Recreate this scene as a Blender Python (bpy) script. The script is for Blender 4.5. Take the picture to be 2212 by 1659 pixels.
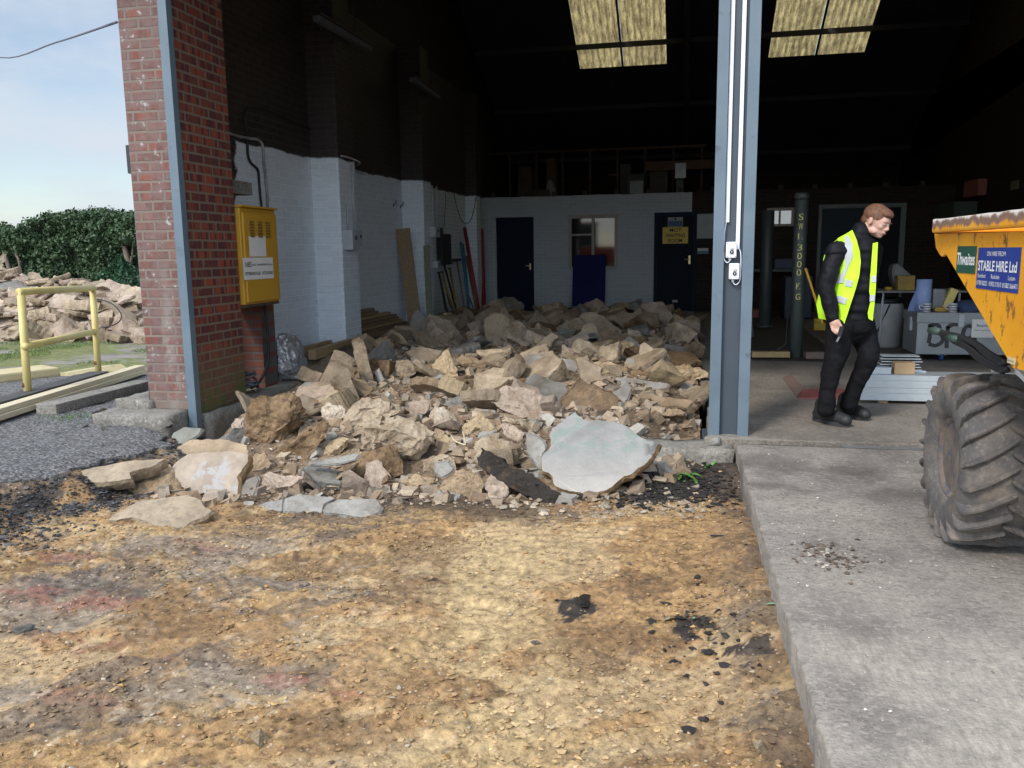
import bpy, bmesh, math, random
import numpy as np
from mathutils import Vector, Matrix, noise
R = math.radians
scene = bpy.context.scene
for o in list(bpy.data.objects): bpy.data.objects.remove(o)

# ------------------------------------------------------------------ camera
FPX, CX, CY = 1780.0, 1106.0, 829.5          # focal length and centre, in pixels of a 2212 px wide picture
PITCH, ROLL = R(9.08), 0.0136
YAW = R(12.026)
EYE = Vector((0, 0, 1.32))                    # floor level of the workshop is z = 0
cF = Vector((-math.sin(YAW)*math.cos(PITCH), math.cos(YAW)*math.cos(PITCH), -math.sin(PITCH)))
cR = Vector((math.cos(YAW), math.sin(YAW), 0)); cU = cR.cross(cF)
ix = cR*math.cos(ROLL) - cU*math.sin(ROLL); iy = cR*math.sin(ROLL) + cU*math.cos(ROLL)
cam = bpy.data.cameras.new('camera'); camo = bpy.data.objects.new('camera', cam)
scene.collection.objects.link(camo); scene.camera = camo
cam.sensor_width = 36; cam.lens = FPX/2212*36; cam.clip_start = 0.05; cam.clip_end = 2000
camo.matrix_world = Matrix(((ix.x, iy.x, -cF.x, EYE.x), (ix.y, iy.y, -cF.y, EYE.y), (ix.z, iy.z, -cF.z, EYE.z), (0, 0, 0, 1)))

# ------------------------------------------------------------------ world, sun, exposure
SUN_EL, SUN_AZ = R(42), R(205)                # azimuth measured clockwise from +Y
w = bpy.data.worlds.new('World'); scene.world = w; w.use_nodes = True
nt = w.node_tree; nt.nodes.clear()
def wn(t): return nt.nodes.new(t)
sky = wn('ShaderNodeTexSky'); sky.sky_type = 'NISHITA'; sky.sun_disc = False
sky.sun_elevation = SUN_EL; sky.sun_rotation = SUN_AZ; sky.air_density = 1.0; sky.dust_density = 0.4
tc = wn('ShaderNodeTexCoord'); mp = wn('ShaderNodeMapping'); mp.inputs['Scale'].default_value = (1, 1, 2.6)
mp.inputs['Location'].default_value = (0.4, 2.3, 0.15)
nz = wn('ShaderNodeTexNoise'); nz.inputs['Scale'].default_value = 3.4; nz.inputs['Detail'].default_value = 7; nz.inputs['Roughness'].default_value = 0.52
rp = wn('ShaderNodeValToRGB'); rp.color_ramp.elements[0].position = 0.33; rp.color_ramp.elements[1].position = 0.57
rp.color_ramp.elements[0].color = (0.04, 0.04, 0.04, 1); rp.color_ramp.elements[1].color = (1, 1, 1, 1)
mx = wn('ShaderNodeMix'); mx.data_type = 'RGBA'; mx.inputs['B'].default_value = (4.55, 5.0, 5.6, 1)
bg = wn('ShaderNodeBackground'); bg.inputs['Strength'].default_value = 0.12
out = wn('ShaderNodeOutputWorld')
L = nt.links.new
L(tc.outputs['Generated'], mp.inputs['Vector']); L(mp.outputs[0], nz.inputs['Vector']); L(nz.outputs['Fac'], rp.inputs[0])
L(rp.outputs[0], mx.inputs['Factor']); L(sky.outputs[0], mx.inputs['A'])
# whole sky scaled brighter towards the sun behind the camera, to light the interior
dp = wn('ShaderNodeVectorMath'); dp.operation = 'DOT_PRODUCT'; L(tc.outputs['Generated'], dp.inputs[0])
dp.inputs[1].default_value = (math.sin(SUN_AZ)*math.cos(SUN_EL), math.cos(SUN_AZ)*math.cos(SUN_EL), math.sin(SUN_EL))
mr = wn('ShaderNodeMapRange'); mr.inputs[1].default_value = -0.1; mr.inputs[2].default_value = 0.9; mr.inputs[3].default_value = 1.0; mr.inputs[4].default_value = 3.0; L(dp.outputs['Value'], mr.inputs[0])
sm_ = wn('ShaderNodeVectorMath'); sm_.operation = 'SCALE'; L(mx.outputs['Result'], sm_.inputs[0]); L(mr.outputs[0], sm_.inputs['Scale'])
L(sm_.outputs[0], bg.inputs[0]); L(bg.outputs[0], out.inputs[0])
sl = bpy.data.lights.new('sun', 'SUN'); sl.energy = 2.2; sl.angle = R(11); sl.color = (1.0, 0.93, 0.84)
so = bpy.data.objects.new('sun', sl); scene.collection.objects.link(so)
sd = Vector((math.sin(SUN_AZ)*math.cos(SUN_EL), math.cos(SUN_AZ)*math.cos(SUN_EL), math.sin(SUN_EL)))
so.rotation_euler = sd.to_track_quat('Z', 'Y').to_euler(); so.location = sd*30
scene.view_settings.view_transform = 'Standard'; scene.view_settings.look = 'None'
scene.view_settings.gamma = 1; scene.view_settings.exposure = 0.36

# ------------------------------------------------------------------ pixel helpers (2212 px wide picture)
def ray(x, y): return cF + ix*((x-CX)/FPX) + iy*(-(y-CY)/FPX)
def atZ(x, y, z=0.0): d = ray(x, y); return EYE + d*((z-EYE.z)/d.z)
def atY(x, y, Y): d = ray(x, y); return EYE + d*(Y/d.y)
def atX(x, y, X): d = ray(x, y); return EYE + d*(X/d.x)
S0 = 2212/4032
CR = {'A': (600, 1400, 1.8433), 'B': (1700, 1400, 1.8433), 'C': (0, 1600, 2.4578), 'D': (1150, 1150, 2.4578),
      'E': (1900, 1150, 2.212), 'L': (0, 750, 1.8433), 'W': (800, 550, 1.8433), 'K': (1800, 500, 1.8433),
      'R': (2832, 600, 1.8433), 'P': (3100, 750, 1.66), 'T': (3000, 1300, 1.8433), 'N': (800, 0, 1.8433), 'G': (2000, 2100, 1.0886), 'H': (0, 2100, 1.106), 'M': (0, 0, 1/S0)}
def px(c, x, y): ox, oy, s = CR[c]; return ((ox+x/s)*S0, (oy+y/s)*S0)

# ------------------------------------------------------------------ scene helpers
def link(o): scene.collection.objects.link(o); return o
def props(o, label=None, cat=None, group=None, kind=None):
    if label: o['label'] = label
    if cat: o['category'] = cat
    if group: o['group'] = group
    if kind: o['kind'] = kind
    return o
def thing(name, label, cat, loc=(0, 0, 0), group=None):
    o = link(bpy.data.objects.new(name, None)); o.location = loc; o.empty_display_size = 0.1
    return props(o, label, cat, group)
bpy_upd = []
def mesh_obj(name, me, mat=None, parent=None, smooth=False):
    if mat is not None and not me.materials: me.materials.append(mat)
    o = link(bpy.data.objects.new(name, me))
    if smooth:
        for p in me.polygons: p.use_smooth = True
    if parent is not None:
        o.parent = parent
        o.matrix_parent_inverse = wmat(parent).inverted()
    return o
def wmat(o):
    m = o.matrix_basis.copy()
    if o.parent is not None: m = wmat(o.parent) @ o.matrix_parent_inverse @ m
    return m
def obj(name, bm, mat=None, parent=None, smooth=False, centre=True):
    me = bpy.data.meshes.new(name); bm.to_mesh(me); bm.free()
    if parent is None and centre and len(me.vertices):
        n = len(me.vertices); a = np.empty(n*3); me.vertices.foreach_get('co', a); a = a.reshape(-1, 3)
        c = Vector(((a[:, 0].min()+a[:, 0].max())/2, (a[:, 1].min()+a[:, 1].max())/2, a[:, 2].min()))
        me.transform(Matrix.Translation(-c))
        o = mesh_obj(name, me, mat, None, smooth); o.location = c; return o
    return mesh_obj(name, me, mat, parent, smooth)
def BM(): return bmesh.new()
def box(bm, a, b, bev=0.0, M=None):
    x0, y0, z0 = a; x1, y1, z1 = b
    co = [(x0,y0,z0),(x1,y0,z0),(x1,y1,z0),(x0,y1,z0),(x0,y0,z1),(x1,y0,z1),(x1,y1,z1),(x0,y1,z1)]
    vs = [bm.verts.new(c) for c in co]
    fs = [bm.faces.new([vs[i] for i in f]) for f in ((0,3,2,1),(4,5,6,7),(0,1,5,4),(1,2,6,5),(2,3,7,6),(3,0,4,7))]
    if bev:
        es = list({e for f in fs for e in f.edges})
        r = bmesh.ops.bevel(bm, geom=es, offset=bev, segments=2, affect='EDGES', profile=0.6)
        vs = list({v for f in r['faces'] for v in f.verts} | {v for v in vs if v.is_valid})
    if M is not None: bmesh.ops.transform(bm, matrix=M, verts=[v for v in vs if v.is_valid])
    return vs
def frame3(o, u, v, w_):
    return Matrix(((u.x, v.x, w_.x, o.x), (u.y, v.y, w_.y, o.y), (u.z, v.z, w_.z, o.z), (0, 0, 0, 1)))
def dirM(a, b, up=Vector((0, 0, 1))):
    a = Vector(a); b = Vector(b); z = (b-a).normalized()
    if abs(z.dot(up)) > 0.98: up = Vector((1, 0, 0))
    x = up.cross(z).normalized(); y = z.cross(x)
    return frame3(a, x, y, z)
def bar(bm, a, b, w_, h, bev=0.0, up=Vector((0, 0, 1))):
    L_ = (Vector(b)-Vector(a)).length
    return box(bm, (-w_/2, -h/2, 0), (w_/2, h/2, L_), bev, dirM(a, b, up))
def tube(bm, pts, r, n=8, cap=True):
    pts = [Vector(p) for p in pts]; rs = r if isinstance(r, (list, tuple)) else [r]*len(pts)
    rings = []; prev = None
    for i, p in enumerate(pts):
        t = (pts[min(i+1, len(pts)-1)]-pts[max(i-1, 0)]).normalized()
        if prev is None:
            u = Vector((0, 0, 1)) if abs(t.z) < 0.9 else Vector((1, 0, 0)); x = u.cross(t).normalized()
        else: x = (prev - t*prev.dot(t)).normalized()
        prev = x; y = t.cross(x)
        rings.append([bm.verts.new(p + (x*math.cos(k*2*math.pi/n) + y*math.sin(k*2*math.pi/n))*rs[i]) for k in range(n)])
    for a, b in zip(rings, rings[1:]):
        for k in range(n): f = bm.faces.new((a[k], a[(k+1) % n], b[(k+1) % n], b[k])); f.smooth = True
    if cap:
        bm.faces.new(rings[0][::-1]); bm.faces.new(rings[-1])
def lathe(bm, prof, M=Matrix(), n=24, smooth=True):
    rings = []
    for (r, z) in prof:
        rings.append([bm.verts.new(M @ Vector((r*math.cos(k*2*math.pi/n), r*math.sin(k*2*math.pi/n), z))) for k in range(n)])
    for a, b in zip(rings, rings[1:]):
        for k in range(n): f = bm.faces.new((a[k], a[(k+1) % n], b[(k+1) % n], b[k])); f.smooth = smooth
    if prof[0][0] > 1e-4: bm.faces.new(rings[0][::-1])
    if prof[-1][0] > 1e-4: bm.faces.new(rings[-1])
    bmesh.ops.remove_doubles(bm, verts=[v for r_ in rings for v in r_], dist=1e-5)
def prism(bm, pts, off, M=None):
    a = [bm.verts.new(p) for p in pts]; b = [bm.verts.new(Vector(p)+Vector(off)) for p in pts]
    bm.faces.new(a); bm.faces.new(b[::-1])
    n = len(pts)
    for i in range(n): bm.faces.new((a[i], b[i], b[(i+1) % n], a[(i+1) % n]))
    if M is not None: bmesh.ops.transform(bm, matrix=M, verts=a+b)
    bmesh.ops.recalc_face_normals(bm, faces=bm.faces)
def curve_pts(P, n=6):
    P = [Vector(p) for p in P]; out_ = []
    for i in range(len(P)-1):
        p0, p1, p2, p3 = P[max(i-1, 0)], P[i], P[i+1], P[min(i+2, len(P)-1)]
        for k in range(n):
            t = k/n
            out_.append(0.5*((2*p1)+(-p0+p2)*t+(2*p0-5*p1+4*p2-p3)*t*t+(-p0+3*p1-3*p2+p3)*t**3))
    out_.append(P[-1]); return out_
def text(name, s, o, u, v, width, height, mat, parent, lift=0.002, bold=0.0, shear=0.0):
    """lettering of one line: lower left corner o, along unit u, up unit v, fitted in width x height"""
    cu = bpy.data.curves.new('t', 'FONT'); cu.body = s; cu.size = 1; cu.offset = bold; cu.extrude = 0.0; cu.shear = shear
    cu.resolution_u = 3
    to = link(bpy.data.objects.new('t', cu)); dg = bpy.context.evaluated_depsgraph_get()
    me = bpy.data.meshes.new_from_object(to.evaluated_get(dg)); bpy.data.objects.remove(to); bpy.data.curves.remove(cu)
    n = len(me.vertices); a = np.empty(n*3); me.vertices.foreach_get('co', a); a = a.reshape(-1, 3)
    x0, x1, y0, y1 = a[:, 0].min(), a[:, 0].max(), a[:, 1].min(), a[:, 1].max()
    nrm = u.cross(v).normalized()
    sx, sy = width/(x1-x0), height/(y1-y0)
    M = frame3(Vector(o)+nrm*lift, u*sx, v*sy, nrm) @ Matrix.Translation((-x0, -y0, 0))
    me.transform(M); me.materials.clear(); me.materials.append(mat)
    return mesh_obj(name, me, None, parent)
def quad(bm, pts): return bm.faces.new([bm.verts.new(p) for p in pts])

# ------------------------------------------------------------------ materials
def mat(name, col=(0.5, 0.5, 0.5), rough=0.7, metal=0.0):
    m = bpy.data.materials.new(name); m.use_nodes = True
    b = m.node_tree.nodes['Principled BSDF']
    b.inputs['Base Color'].default_value = (*col, 1); b.inputs['Roughness'].default_value = rough; b.inputs['Metallic'].default_value = metal
    return m
class NG:
    def __init__(s, m): s.m = m; s.t = m.node_tree; s.b = s.t.nodes['Principled BSDF']
    def n(s, t, **k):
        x = s.t.nodes.new(t)
        for a, v in k.items():
            if a.startswith('i_'): x.inputs[int(a[2:]) if a[2:].isdigit() else a[2:]].default_value = v
            else: setattr(x, a, v)
        return x
    def l(s, a, b): s.t.links.new(a, b)
    def coord(s, kind='Object', scale=(1, 1, 1)):
        if kind == 'Position': c = s.n('ShaderNodeNewGeometry').outputs['Position']
        else: c = s.n('ShaderNodeTexCoord').outputs[kind]
        mp = s.n('ShaderNodeMapping'); mp.inputs['Scale'].default_value = scale; s.l(c, mp.inputs['Vector']); return mp.outputs[0]
    def noise(s, vec, scale, detail=4, rough=0.55):
        x = s.n('ShaderNodeTexNoise'); x.inputs['Scale'].default_value = scale; x.inputs['Detail'].default_value = detail; x.inputs['Roughness'].default_value = rough
        s.l(vec, x.inputs['Vector']); return x.outputs['Fac']
    def ramp(s, fac, stops):
        x = s.n('ShaderNodeValToRGB'); e = x.color_ramp.elements
        while len(e) < len(stops): e.new(0.5)
        for el, (p, c) in zip(e, stops): el.position = p; el.color = (*c, 1) if len(c) == 3 else c
        s.l(fac, x.inputs[0]); return x.outputs[0]
    def mask(s, fac, a, b):
        x = s.n('ShaderNodeMapRange'); x.inputs[1].default_value = a; x.inputs[2].default_value = b; x.interpolation_type = 'SMOOTHSTEP'
        s.l(fac, x.inputs[0]); return x.outputs[0]
    def mix(s, fac, a, b, mode='MIX'):
        x = s.n('ShaderNodeMix', data_type='RGBA', blend_type=mode)
        for nm, v in (('Factor', fac), ('A', a), ('B', b)):
            if isinstance(v, (int, float)): x.inputs[nm].default_value = v
            elif isinstance(v, tuple): x.inputs[nm].default_value = (*v, 1) if len(v) == 3 else v
            else: s.l(v, x.inputs[nm])
        return x.outputs['Result']
    def math(s, op, a, b=0.0):
        x = s.n('ShaderNodeMath', operation=op)
        for i, v in enumerate((a, b)):
            if isinstance(v, (int, float)): x.inputs[i].default_value = v
            else: s.l(v, x.inputs[i])
        return x.outputs[0]
    def bump(s, fac, strength=0.3, dist=0.01, prev=None):
        x = s.n('ShaderNodeBump'); x.inputs['Strength'].default_value = strength; x.inputs['Distance'].default_value = dist
        s.l(fac, x.inputs['Height'])
        if prev is not None: s.l(prev, x.inputs['Normal'])
        return x.outputs[0]
    def fin(s, col=None, nrm=None, rough=None):
        if col is not None: s.l(col, s.b.inputs['Base Color'])
        if nrm is not None: s.l(nrm, s.b.inputs['Normal'])
        if rough is not None: s.l(rough, s.b.inputs['Roughness'])
        return s.m
def mottled(name, c1, c2, scale=6, rough=0.75, bump=0.25, bscale=60, metal=0.0, spots=None, spot_amt=(0.6, 0.68), stretch=(1, 1, 1), kind='Object', bd=0.004):
    g = NG(mat(name, c1, rough, metal)); v = g.coord(kind, stretch)
    n1 = g.noise(v, scale, 6, 0.6); c = g.ramp(n1, [(0.3, c1), (0.7, c2)])
    if spots: c = g.mix(g.mask(g.noise(v, scale*2.7, 5, 0.65), *spot_amt), c, spots)
    return g.fin(c, g.bump(g.noise(v, bscale, 3, 0.6), bump, bd) if bump else None)
# ------------------------------------------------------------------ brick materials
def brick_mat(name, axis, c1, c2, mortar, rough=0.85, var=None, stain=None, bumpd=0.006, msize=0.011, paint=None):
    """axis 'x': wall plane faces along x (uses y,z); axis 'y': wall plane faces along y (uses x,z)"""
    g = NG(mat(name, c1, rough)); pos = g.n('ShaderNodeNewGeometry').outputs['Position']
    sp = g.n('ShaderNodeSeparateXYZ'); g.l(pos, sp.inputs[0])
    cb = g.n('ShaderNodeCombineXYZ'); g.l(sp.outputs['Y' if axis == 'x' else 'X'], cb.inputs[0]); g.l(sp.outputs['Z'], cb.inputs[1])
    wob = g.n('ShaderNodeTexNoise'); wob.inputs['Scale'].default_value = 3.0; g.l(pos, wob.inputs['Vector'])
    vm = g.n('ShaderNodeVectorMath', operation='MULTIPLY_ADD'); g.l(wob.outputs['Color'], vm.inputs[0]); vm.inputs[1].default_value = (0.006, 0.006, 0); g.l(cb.outputs[0], vm.inputs[2])
    bt = g.n('ShaderNodeTexBrick'); g.l(vm.outputs[0], bt.inputs['Vector']); bt.inputs['Scale'].default_value = 1.0
    bt.inputs['Brick Width'].default_value = 0.225; bt.inputs['Row Height'].default_value = 0.0765; bt.inputs['Mortar Size'].default_value = msize
    bt.inputs['Mortar Smooth'].default_value = 0.25; bt.inputs['Bias'].default_value = 0.0
    bt.inputs['Color1'].default_value = (*c1, 1); bt.inputs['Color2'].default_value = (*c2, 1); bt.inputs['Mortar'].default_value = (*mortar, 1)
    col = bt.outputs['Color']; nb = g.noise(pos, 9, 5, 0.65); fine = g.noise(pos, 120, 3, 0.6)
    if var:
        # rustic bands across the brick faces
        s2 = g.n('ShaderNodeSeparateXYZ'); g.l(vm.outputs[0], s2.inputs[0]); c2_ = g.n('ShaderNodeCombineXYZ')
        g.l(g.math('MULTIPLY', s2.outputs[0], 17.0), c2_.inputs[0]); g.l(g.math('MULTIPLY', g.math('FLOOR', g.math('DIVIDE', s2.outputs[1], 0.0765)), 7.31), c2_.inputs[1])
        band = g.noise(c2_.outputs[0], 1.0, 1, 0.5)
        vcol = g.mix(g.math('MULTIPLY', g.mask(band, 0.50, 0.56), g.math('SUBTRACT', 1.0, bt.outputs['Fac'])), col, var)
        col = vcol
    if stain: col = g.mix(g.mask(nb, stain[1], stain[2]), col, stain[0])
    g.brick, g.col, g.pos, g.sep, g.nb, g.fine = bt, col, pos, sp, nb, fine
    g.nrm = g.bump(fine, 0.3, 0.003, g.bump(g.math('SUBTRACT', 1.0, bt.outputs['Fac']), 0.8, bumpd))
    return g
def zmask(g, lo, hi, amp=0.25, scale=5):
    z = g.math('ADD', g.sep.outputs['Z'], g.math('MULTIPLY', g.math('SUBTRACT', g.noise(g.pos, scale, 5, 0.6), 0.5), amp))
    return g.mask(z, lo, hi)
# pier, face to the yard: weathered, lime stains
g = brick_mat('pier_brick_front', 'y', (0.13, 0.045, 0.035), (0.21, 0.058, 0.036), (0.19, 0.155, 0.12), var=(0.115, 0.055, 0.048))
c = g.mix(g.math('MULTIPLY', g.mask(g.noise(g.pos, 7, 5, 0.7), 0.34, 0.58), 0.75), g.col, (0.165, 0.118, 0.105))
c = g.mix(g.math('MULTIPLY', g.mask(g.noise(g.pos, 14, 5, 0.7), 0.60, 0.68), 0.8), c, (0.42, 0.40, 0.37))
vx = g.math('ABSOLUTE', g.math('ADD', g.math('ADD', g.sep.outputs['X'], 4.10), g.math('MULTIPLY', g.math('SUBTRACT', g.noise(g.pos, 4, 5, 0.6), 0.5), 0.16)))
c = g.mix(g.math('MULTIPLY', g.math('MULTIPLY', g.mask(vx, 0.09, 0.0), g.mask(g.sep.outputs['Z'], 1.6, 0.3)), g.mask(g.noise(g.pos, 8, 5, 0.7), 0.40, 0.60)), c, (0.25, 0.225, 0.20))
c = g.mix(g.math('MULTIPLY', zmask(g, 0.32, 0.05), 0.75), c, (0.17, 0.14, 0.115))
M_PIER_F = g.fin(c, g.nrm)
g = brick_mat('pier_brick_side', 'x', (0.10, 0.025, 0.020), (0.235, 0.05, 0.023), (0.155, 0.115, 0.08), var=(0.075, 0.020, 0.021))
c = g.mix(g.math('MULTIPLY', g.mask(g.nb, 0.55, 0.75), 0.4), g.col, (0.25, 0.13, 0.10))
c = g.mix(g.math('MULTIPLY', zmask(g, 0.75, 0.25, 0.5, 4), 0.55), c, (0.15, 0.10, 0.055))
gm = g.math('MULTIPLY', zmask(g, 0.48, 0.12, 0.5, 6), g.mask(g.noise(g.pos, 6, 4, 0.6), 0.40, 0.60))
c = g.mix(gm, c, (0.085, 0.10, 0.025))
c = g.mix(g.math('MULTIPLY', zmask(g, 0.10, 0.0, 0.2, 9), 0.8), c, (0.035, 0.035, 0.025))
M_PIER_S = g.fin(c, g.nrm)
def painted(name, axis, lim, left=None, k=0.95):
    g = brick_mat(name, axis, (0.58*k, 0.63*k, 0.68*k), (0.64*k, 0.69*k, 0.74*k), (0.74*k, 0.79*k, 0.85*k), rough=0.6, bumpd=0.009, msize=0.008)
    pt = g.mix(g.math('MULTIPLY', g.mask(g.noise(g.pos, 18, 5, 0.7), 0.60, 0.72), 0.35), g.col, (0.42, 0.43, 0.42))
    pt = g.mix(g.math('MULTIPLY', zmask(g, 0.25, 0.0, 0.3), 0.5), pt, (0.36, 0.33, 0.28))
    dk = brick_dark(g)
    m = zmask(g, lim-0.012, lim+0.012, 0.10, 2.2)
    if left is not None:
        yy = g.math('ADD', g.sep.outputs['Y'], g.math('MULTIPLY', g.math('SUBTRACT', g.noise(g.pos, 3, 5, 0.6), 0.5), 0.35))
        yy = g.math('SUBTRACT', yy, g.math('MULTIPLY', g.sep.outputs['Z'], 0.14))
        m = g.math('MAXIMUM', m, g.mask(yy, left+0.02, left-0.02))
    return g.fin(g.mix(m, pt, dk), g.nrm)
def brick_dark(g): return g.mix(g.brick.outputs['Fac'], g.ramp(g.nb, [(0.3, (0.020, 0.017, 0.018)), (0.7, (0.045, 0.028, 0.024))]), (0.05, 0.045, 0.042))
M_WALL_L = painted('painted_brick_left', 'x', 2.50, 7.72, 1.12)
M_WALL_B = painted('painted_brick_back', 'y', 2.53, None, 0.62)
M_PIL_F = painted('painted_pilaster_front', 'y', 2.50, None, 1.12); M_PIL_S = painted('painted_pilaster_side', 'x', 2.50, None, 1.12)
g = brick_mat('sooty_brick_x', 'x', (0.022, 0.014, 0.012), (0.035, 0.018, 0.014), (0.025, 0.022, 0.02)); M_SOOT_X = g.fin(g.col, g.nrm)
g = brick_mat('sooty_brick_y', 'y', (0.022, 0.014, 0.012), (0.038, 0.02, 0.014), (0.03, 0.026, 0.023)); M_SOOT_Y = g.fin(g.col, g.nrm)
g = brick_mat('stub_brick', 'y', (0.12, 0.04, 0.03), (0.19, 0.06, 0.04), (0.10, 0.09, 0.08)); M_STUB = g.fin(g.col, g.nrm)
M_ROOF = mottled('dark_roof_sheet', (0.03, 0.034, 0.042), (0.042, 0.047, 0.057), 2, 0.9, 0.2)
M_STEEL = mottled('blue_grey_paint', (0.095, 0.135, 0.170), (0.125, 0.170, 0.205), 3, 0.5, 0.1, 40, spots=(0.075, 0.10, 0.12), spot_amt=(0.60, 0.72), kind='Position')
M_STEEL_IN = mottled('blue_grey_shaded_paint', (0.040, 0.056, 0.074), (0.052, 0.070, 0.088), 3, 0.55, 0.1, 40)  # column paint again, with the shade of its recess darkened into the colour
M_WHITE_PL = mat('white_plastic', (0.72, 0.73, 0.76), 0.4)
M_BLACK = mat('black_rubber', (0.012, 0.012, 0.013), 0.6)
M_DARKMETAL = mat('dark_metal', (0.03, 0.033, 0.036), 0.55, 0.3)
M_NAVY = mottled('navy_door_paint', (0.004, 0.009, 0.026), (0.006, 0.012, 0.032), 2, 0.45, 0.05)
M_BLUE = mottled('blue_board', (0.006, 0.009, 0.07), (0.009, 0.013, 0.09), 2, 0.5, 0.05)
M_BRASS = mat('brass', (0.75, 0.62, 0.32), 0.35, 0.6)
M_CONC = None
def concrete_mat(name, base, light, dark, streak=True):
    g = NG(mat(name, base, 0.85)); p = g.coord('Position')
    c = g.ramp(g.noise(p, 1.3, 7, 0.62), [(0.32, dark), (0.5, base), (0.68, light)])
    st = g.coord('Position', (1.0, 0.35, 1)) if streak else p
    c = g.mix(g.math('MULTIPLY', g.mask(g.noise(st, 9, 6, 0.7), 0.50, 0.66), 0.35), c, light)
    c = g.mix(g.math('MULTIPLY', g.mask(g.noise(g.coord('Position', (1, 1.6, 1)), 22, 4, 0.7), 0.56, 0.68), 0.4), c, dark)
    vo = g.n('ShaderNodeTexVoronoi'); vo.inputs['Scale'].default_value = 46; g.l(g.coord('Position', (1, 1.5, 1)), vo.inputs['Vector'])
    vq = g.n('ShaderNodeSeparateColor'); g.l(vo.outputs['Color'], vq.inputs[0])
    c = g.mix(g.math('MULTIPLY', g.mask(vq.outputs[0], 0.72, 0.9), 0.45), c, light); c = g.mix(g.math('MULTIPLY', g.mask(vq.outputs[1], 0.72, 0.9), 0.5), c, dark)
    c = g.mix(g.math('MULTIPLY', g.mask(vo.outputs['Distance'], 0.16, 0.08), 0.5), c, (0.45, 0.42, 0.37))
    c = g.mix(g.math('MULTIPLY', g.mask(g.noise(p, 75, 4, 0.7), 0.46, 0.60), 0.5), c, dark)
    c = g.mix(g.math('MULTIPLY', g.mask(g.noise(g.coord('Position', (1, 2.2, 1)), 48, 4, 0.75), 0.56, 0.66), 0.5), c, light)
    oil = g.mask(g.noise(g.coord('Position', (1.2, 1.2, 1)), 0.9, 3, 0.5), 0.62, 0.72)
    c = g.mix(g.math('MULTIPLY', oil, 0.22), c, (0.06, 0.052, 0.045))
    n = g.bump(g.noise(p, 90, 4, 0.65), 0.8, 0.006, g.bump(g.noise(p, 24, 5, 0.7), 0.6, 0.012))
    return g, c, n
g, c, n = concrete_mat('apron_concrete', (0.235, 0.210, 0.182), (0.38, 0.335, 0.28), (0.115, 0.10, 0.088))
sp = g.n('ShaderNodeSeparateXYZ'); g.l(g.coord('Position'), sp.inputs[0])
near = g.mask(sp.outputs['Y'], 3.9, 2.4)      # cleaner, paler cement towards the yard end of the apron
c = g.mix(g.math('MULTIPLY', g.math('MULTIPLY', near, g.mask(g.noise(g.coord('Position'), 1.6, 5, 0.6), 0.36, 0.60)), 0.7), c, g.ramp(g.noise(g.coord('Position', (2.6, 0.8, 1)), 17, 7, 0.75), [(0.34, (0.19, 0.17, 0.145)), (0.64, (0.46, 0.415, 0.335))]))
band = g.mask(g.math('ABSOLUTE', g.math('ADD', sp.outputs['Y'], -4.9)), 0.75, 0.2)
c = g.mix(g.math('MULTIPLY', g.math('MULTIPLY', band, g.mask(g.noise(g.coord('Position'), 2.2, 4), 0.42, 0.6)), 0.6), c, (0.075, 0.062, 0.052))
M_APRON = g.fin(c, n)
g, c, n = concrete_mat('shop_floor_concrete', (0.20, 0.175, 0.145), (0.30, 0.265, 0.22), (0.10, 0.085, 0.07))
M_FLOOR = g.fin(c, n)
g, c, n = concrete_mat('kerb_concrete', (0.23, 0.21, 0.18), (0.36, 0.34, 0.30), (0.09, 0.085, 0.07), False)
M_KERB = g.fin(c, n)

# ------------------------------------------------------------------ numpy value noise
_rs = np.random.RandomState(7); _perm = _rs.rand(256, 256)
def vnoise(x, y):
    xi = np.floor(x).astype(int); yi = np.floor(y).astype(int); fx = x-xi; fy = y-yi
    fx = fx*fx*(3-2*fx); fy = fy*fy*(3-2*fy)
    a = _perm[xi % 256, yi % 256]; b = _perm[(xi+1) % 256, yi % 256]; c_ = _perm[xi % 256, (yi+1) % 256]; d = _perm[(xi+1) % 256, (yi+1) % 256]
    return (a*(1-fx)+b*fx)*(1-fy)+(c_*(1-fx)+d*fx)*fy
def fbm(x, y, f, oct=5, gain=0.5, seed=0):
    s = 0; a = 1; t = 0
    for o in range(oct):
        s = s+a*(vnoise(x*f+17.3*o+seed*31.7, y*f+9.1*o+seed*13.3)-0.5)*2; t += a; a *= gain; f *= 2.03
    return s/t
def sstep(x, a, b): t = np.clip((x-a)/(b-a), 0, 1); return t*t*(3-2*t)
def grid_mesh(name, X, Y, Z, cols=None, mat_=None, kind='structure', keep=None):
    ny, nx = X.shape
    v = np.stack([X.ravel(), Y.ravel(), Z.ravel()], 1)
    i = np.arange(ny*nx).reshape(ny, nx)
    f = np.stack([i[:-1, :-1].ravel(), i[:-1, 1:].ravel(), i[1:, 1:].ravel(), i[1:, :-1].ravel()], 1)
    if keep is not None: f = f[(keep[:-1, :-1] & keep[1:, 1:] & keep[1:, :-1] & keep[:-1, 1:]).ravel()]
    me = bpy.data.meshes.new(name); me.vertices.add(len(v)); me.vertices.foreach_set('co', v.ravel())
    me.loops.add(f.size); me.loops.foreach_set('vertex_index', f.ravel()); me.polygons.add(len(f))
    me.polygons.foreach_set('loop_start', np.arange(0, f.size, 4)); me.polygons.foreach_set('loop_total', np.full(len(f), 4))
    me.update(calc_edges=True)
    if cols is not None:
        ca = me.color_attributes.new('soil', 'FLOAT_COLOR', 'POINT')
        ca.data.foreach_set('color', np.concatenate([cols.reshape(-1, 3), np.ones((len(v), 1))], 1).ravel())
    o = mesh_obj(name, me, mat_, None, True); props(o, kind=kind); return o
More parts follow.
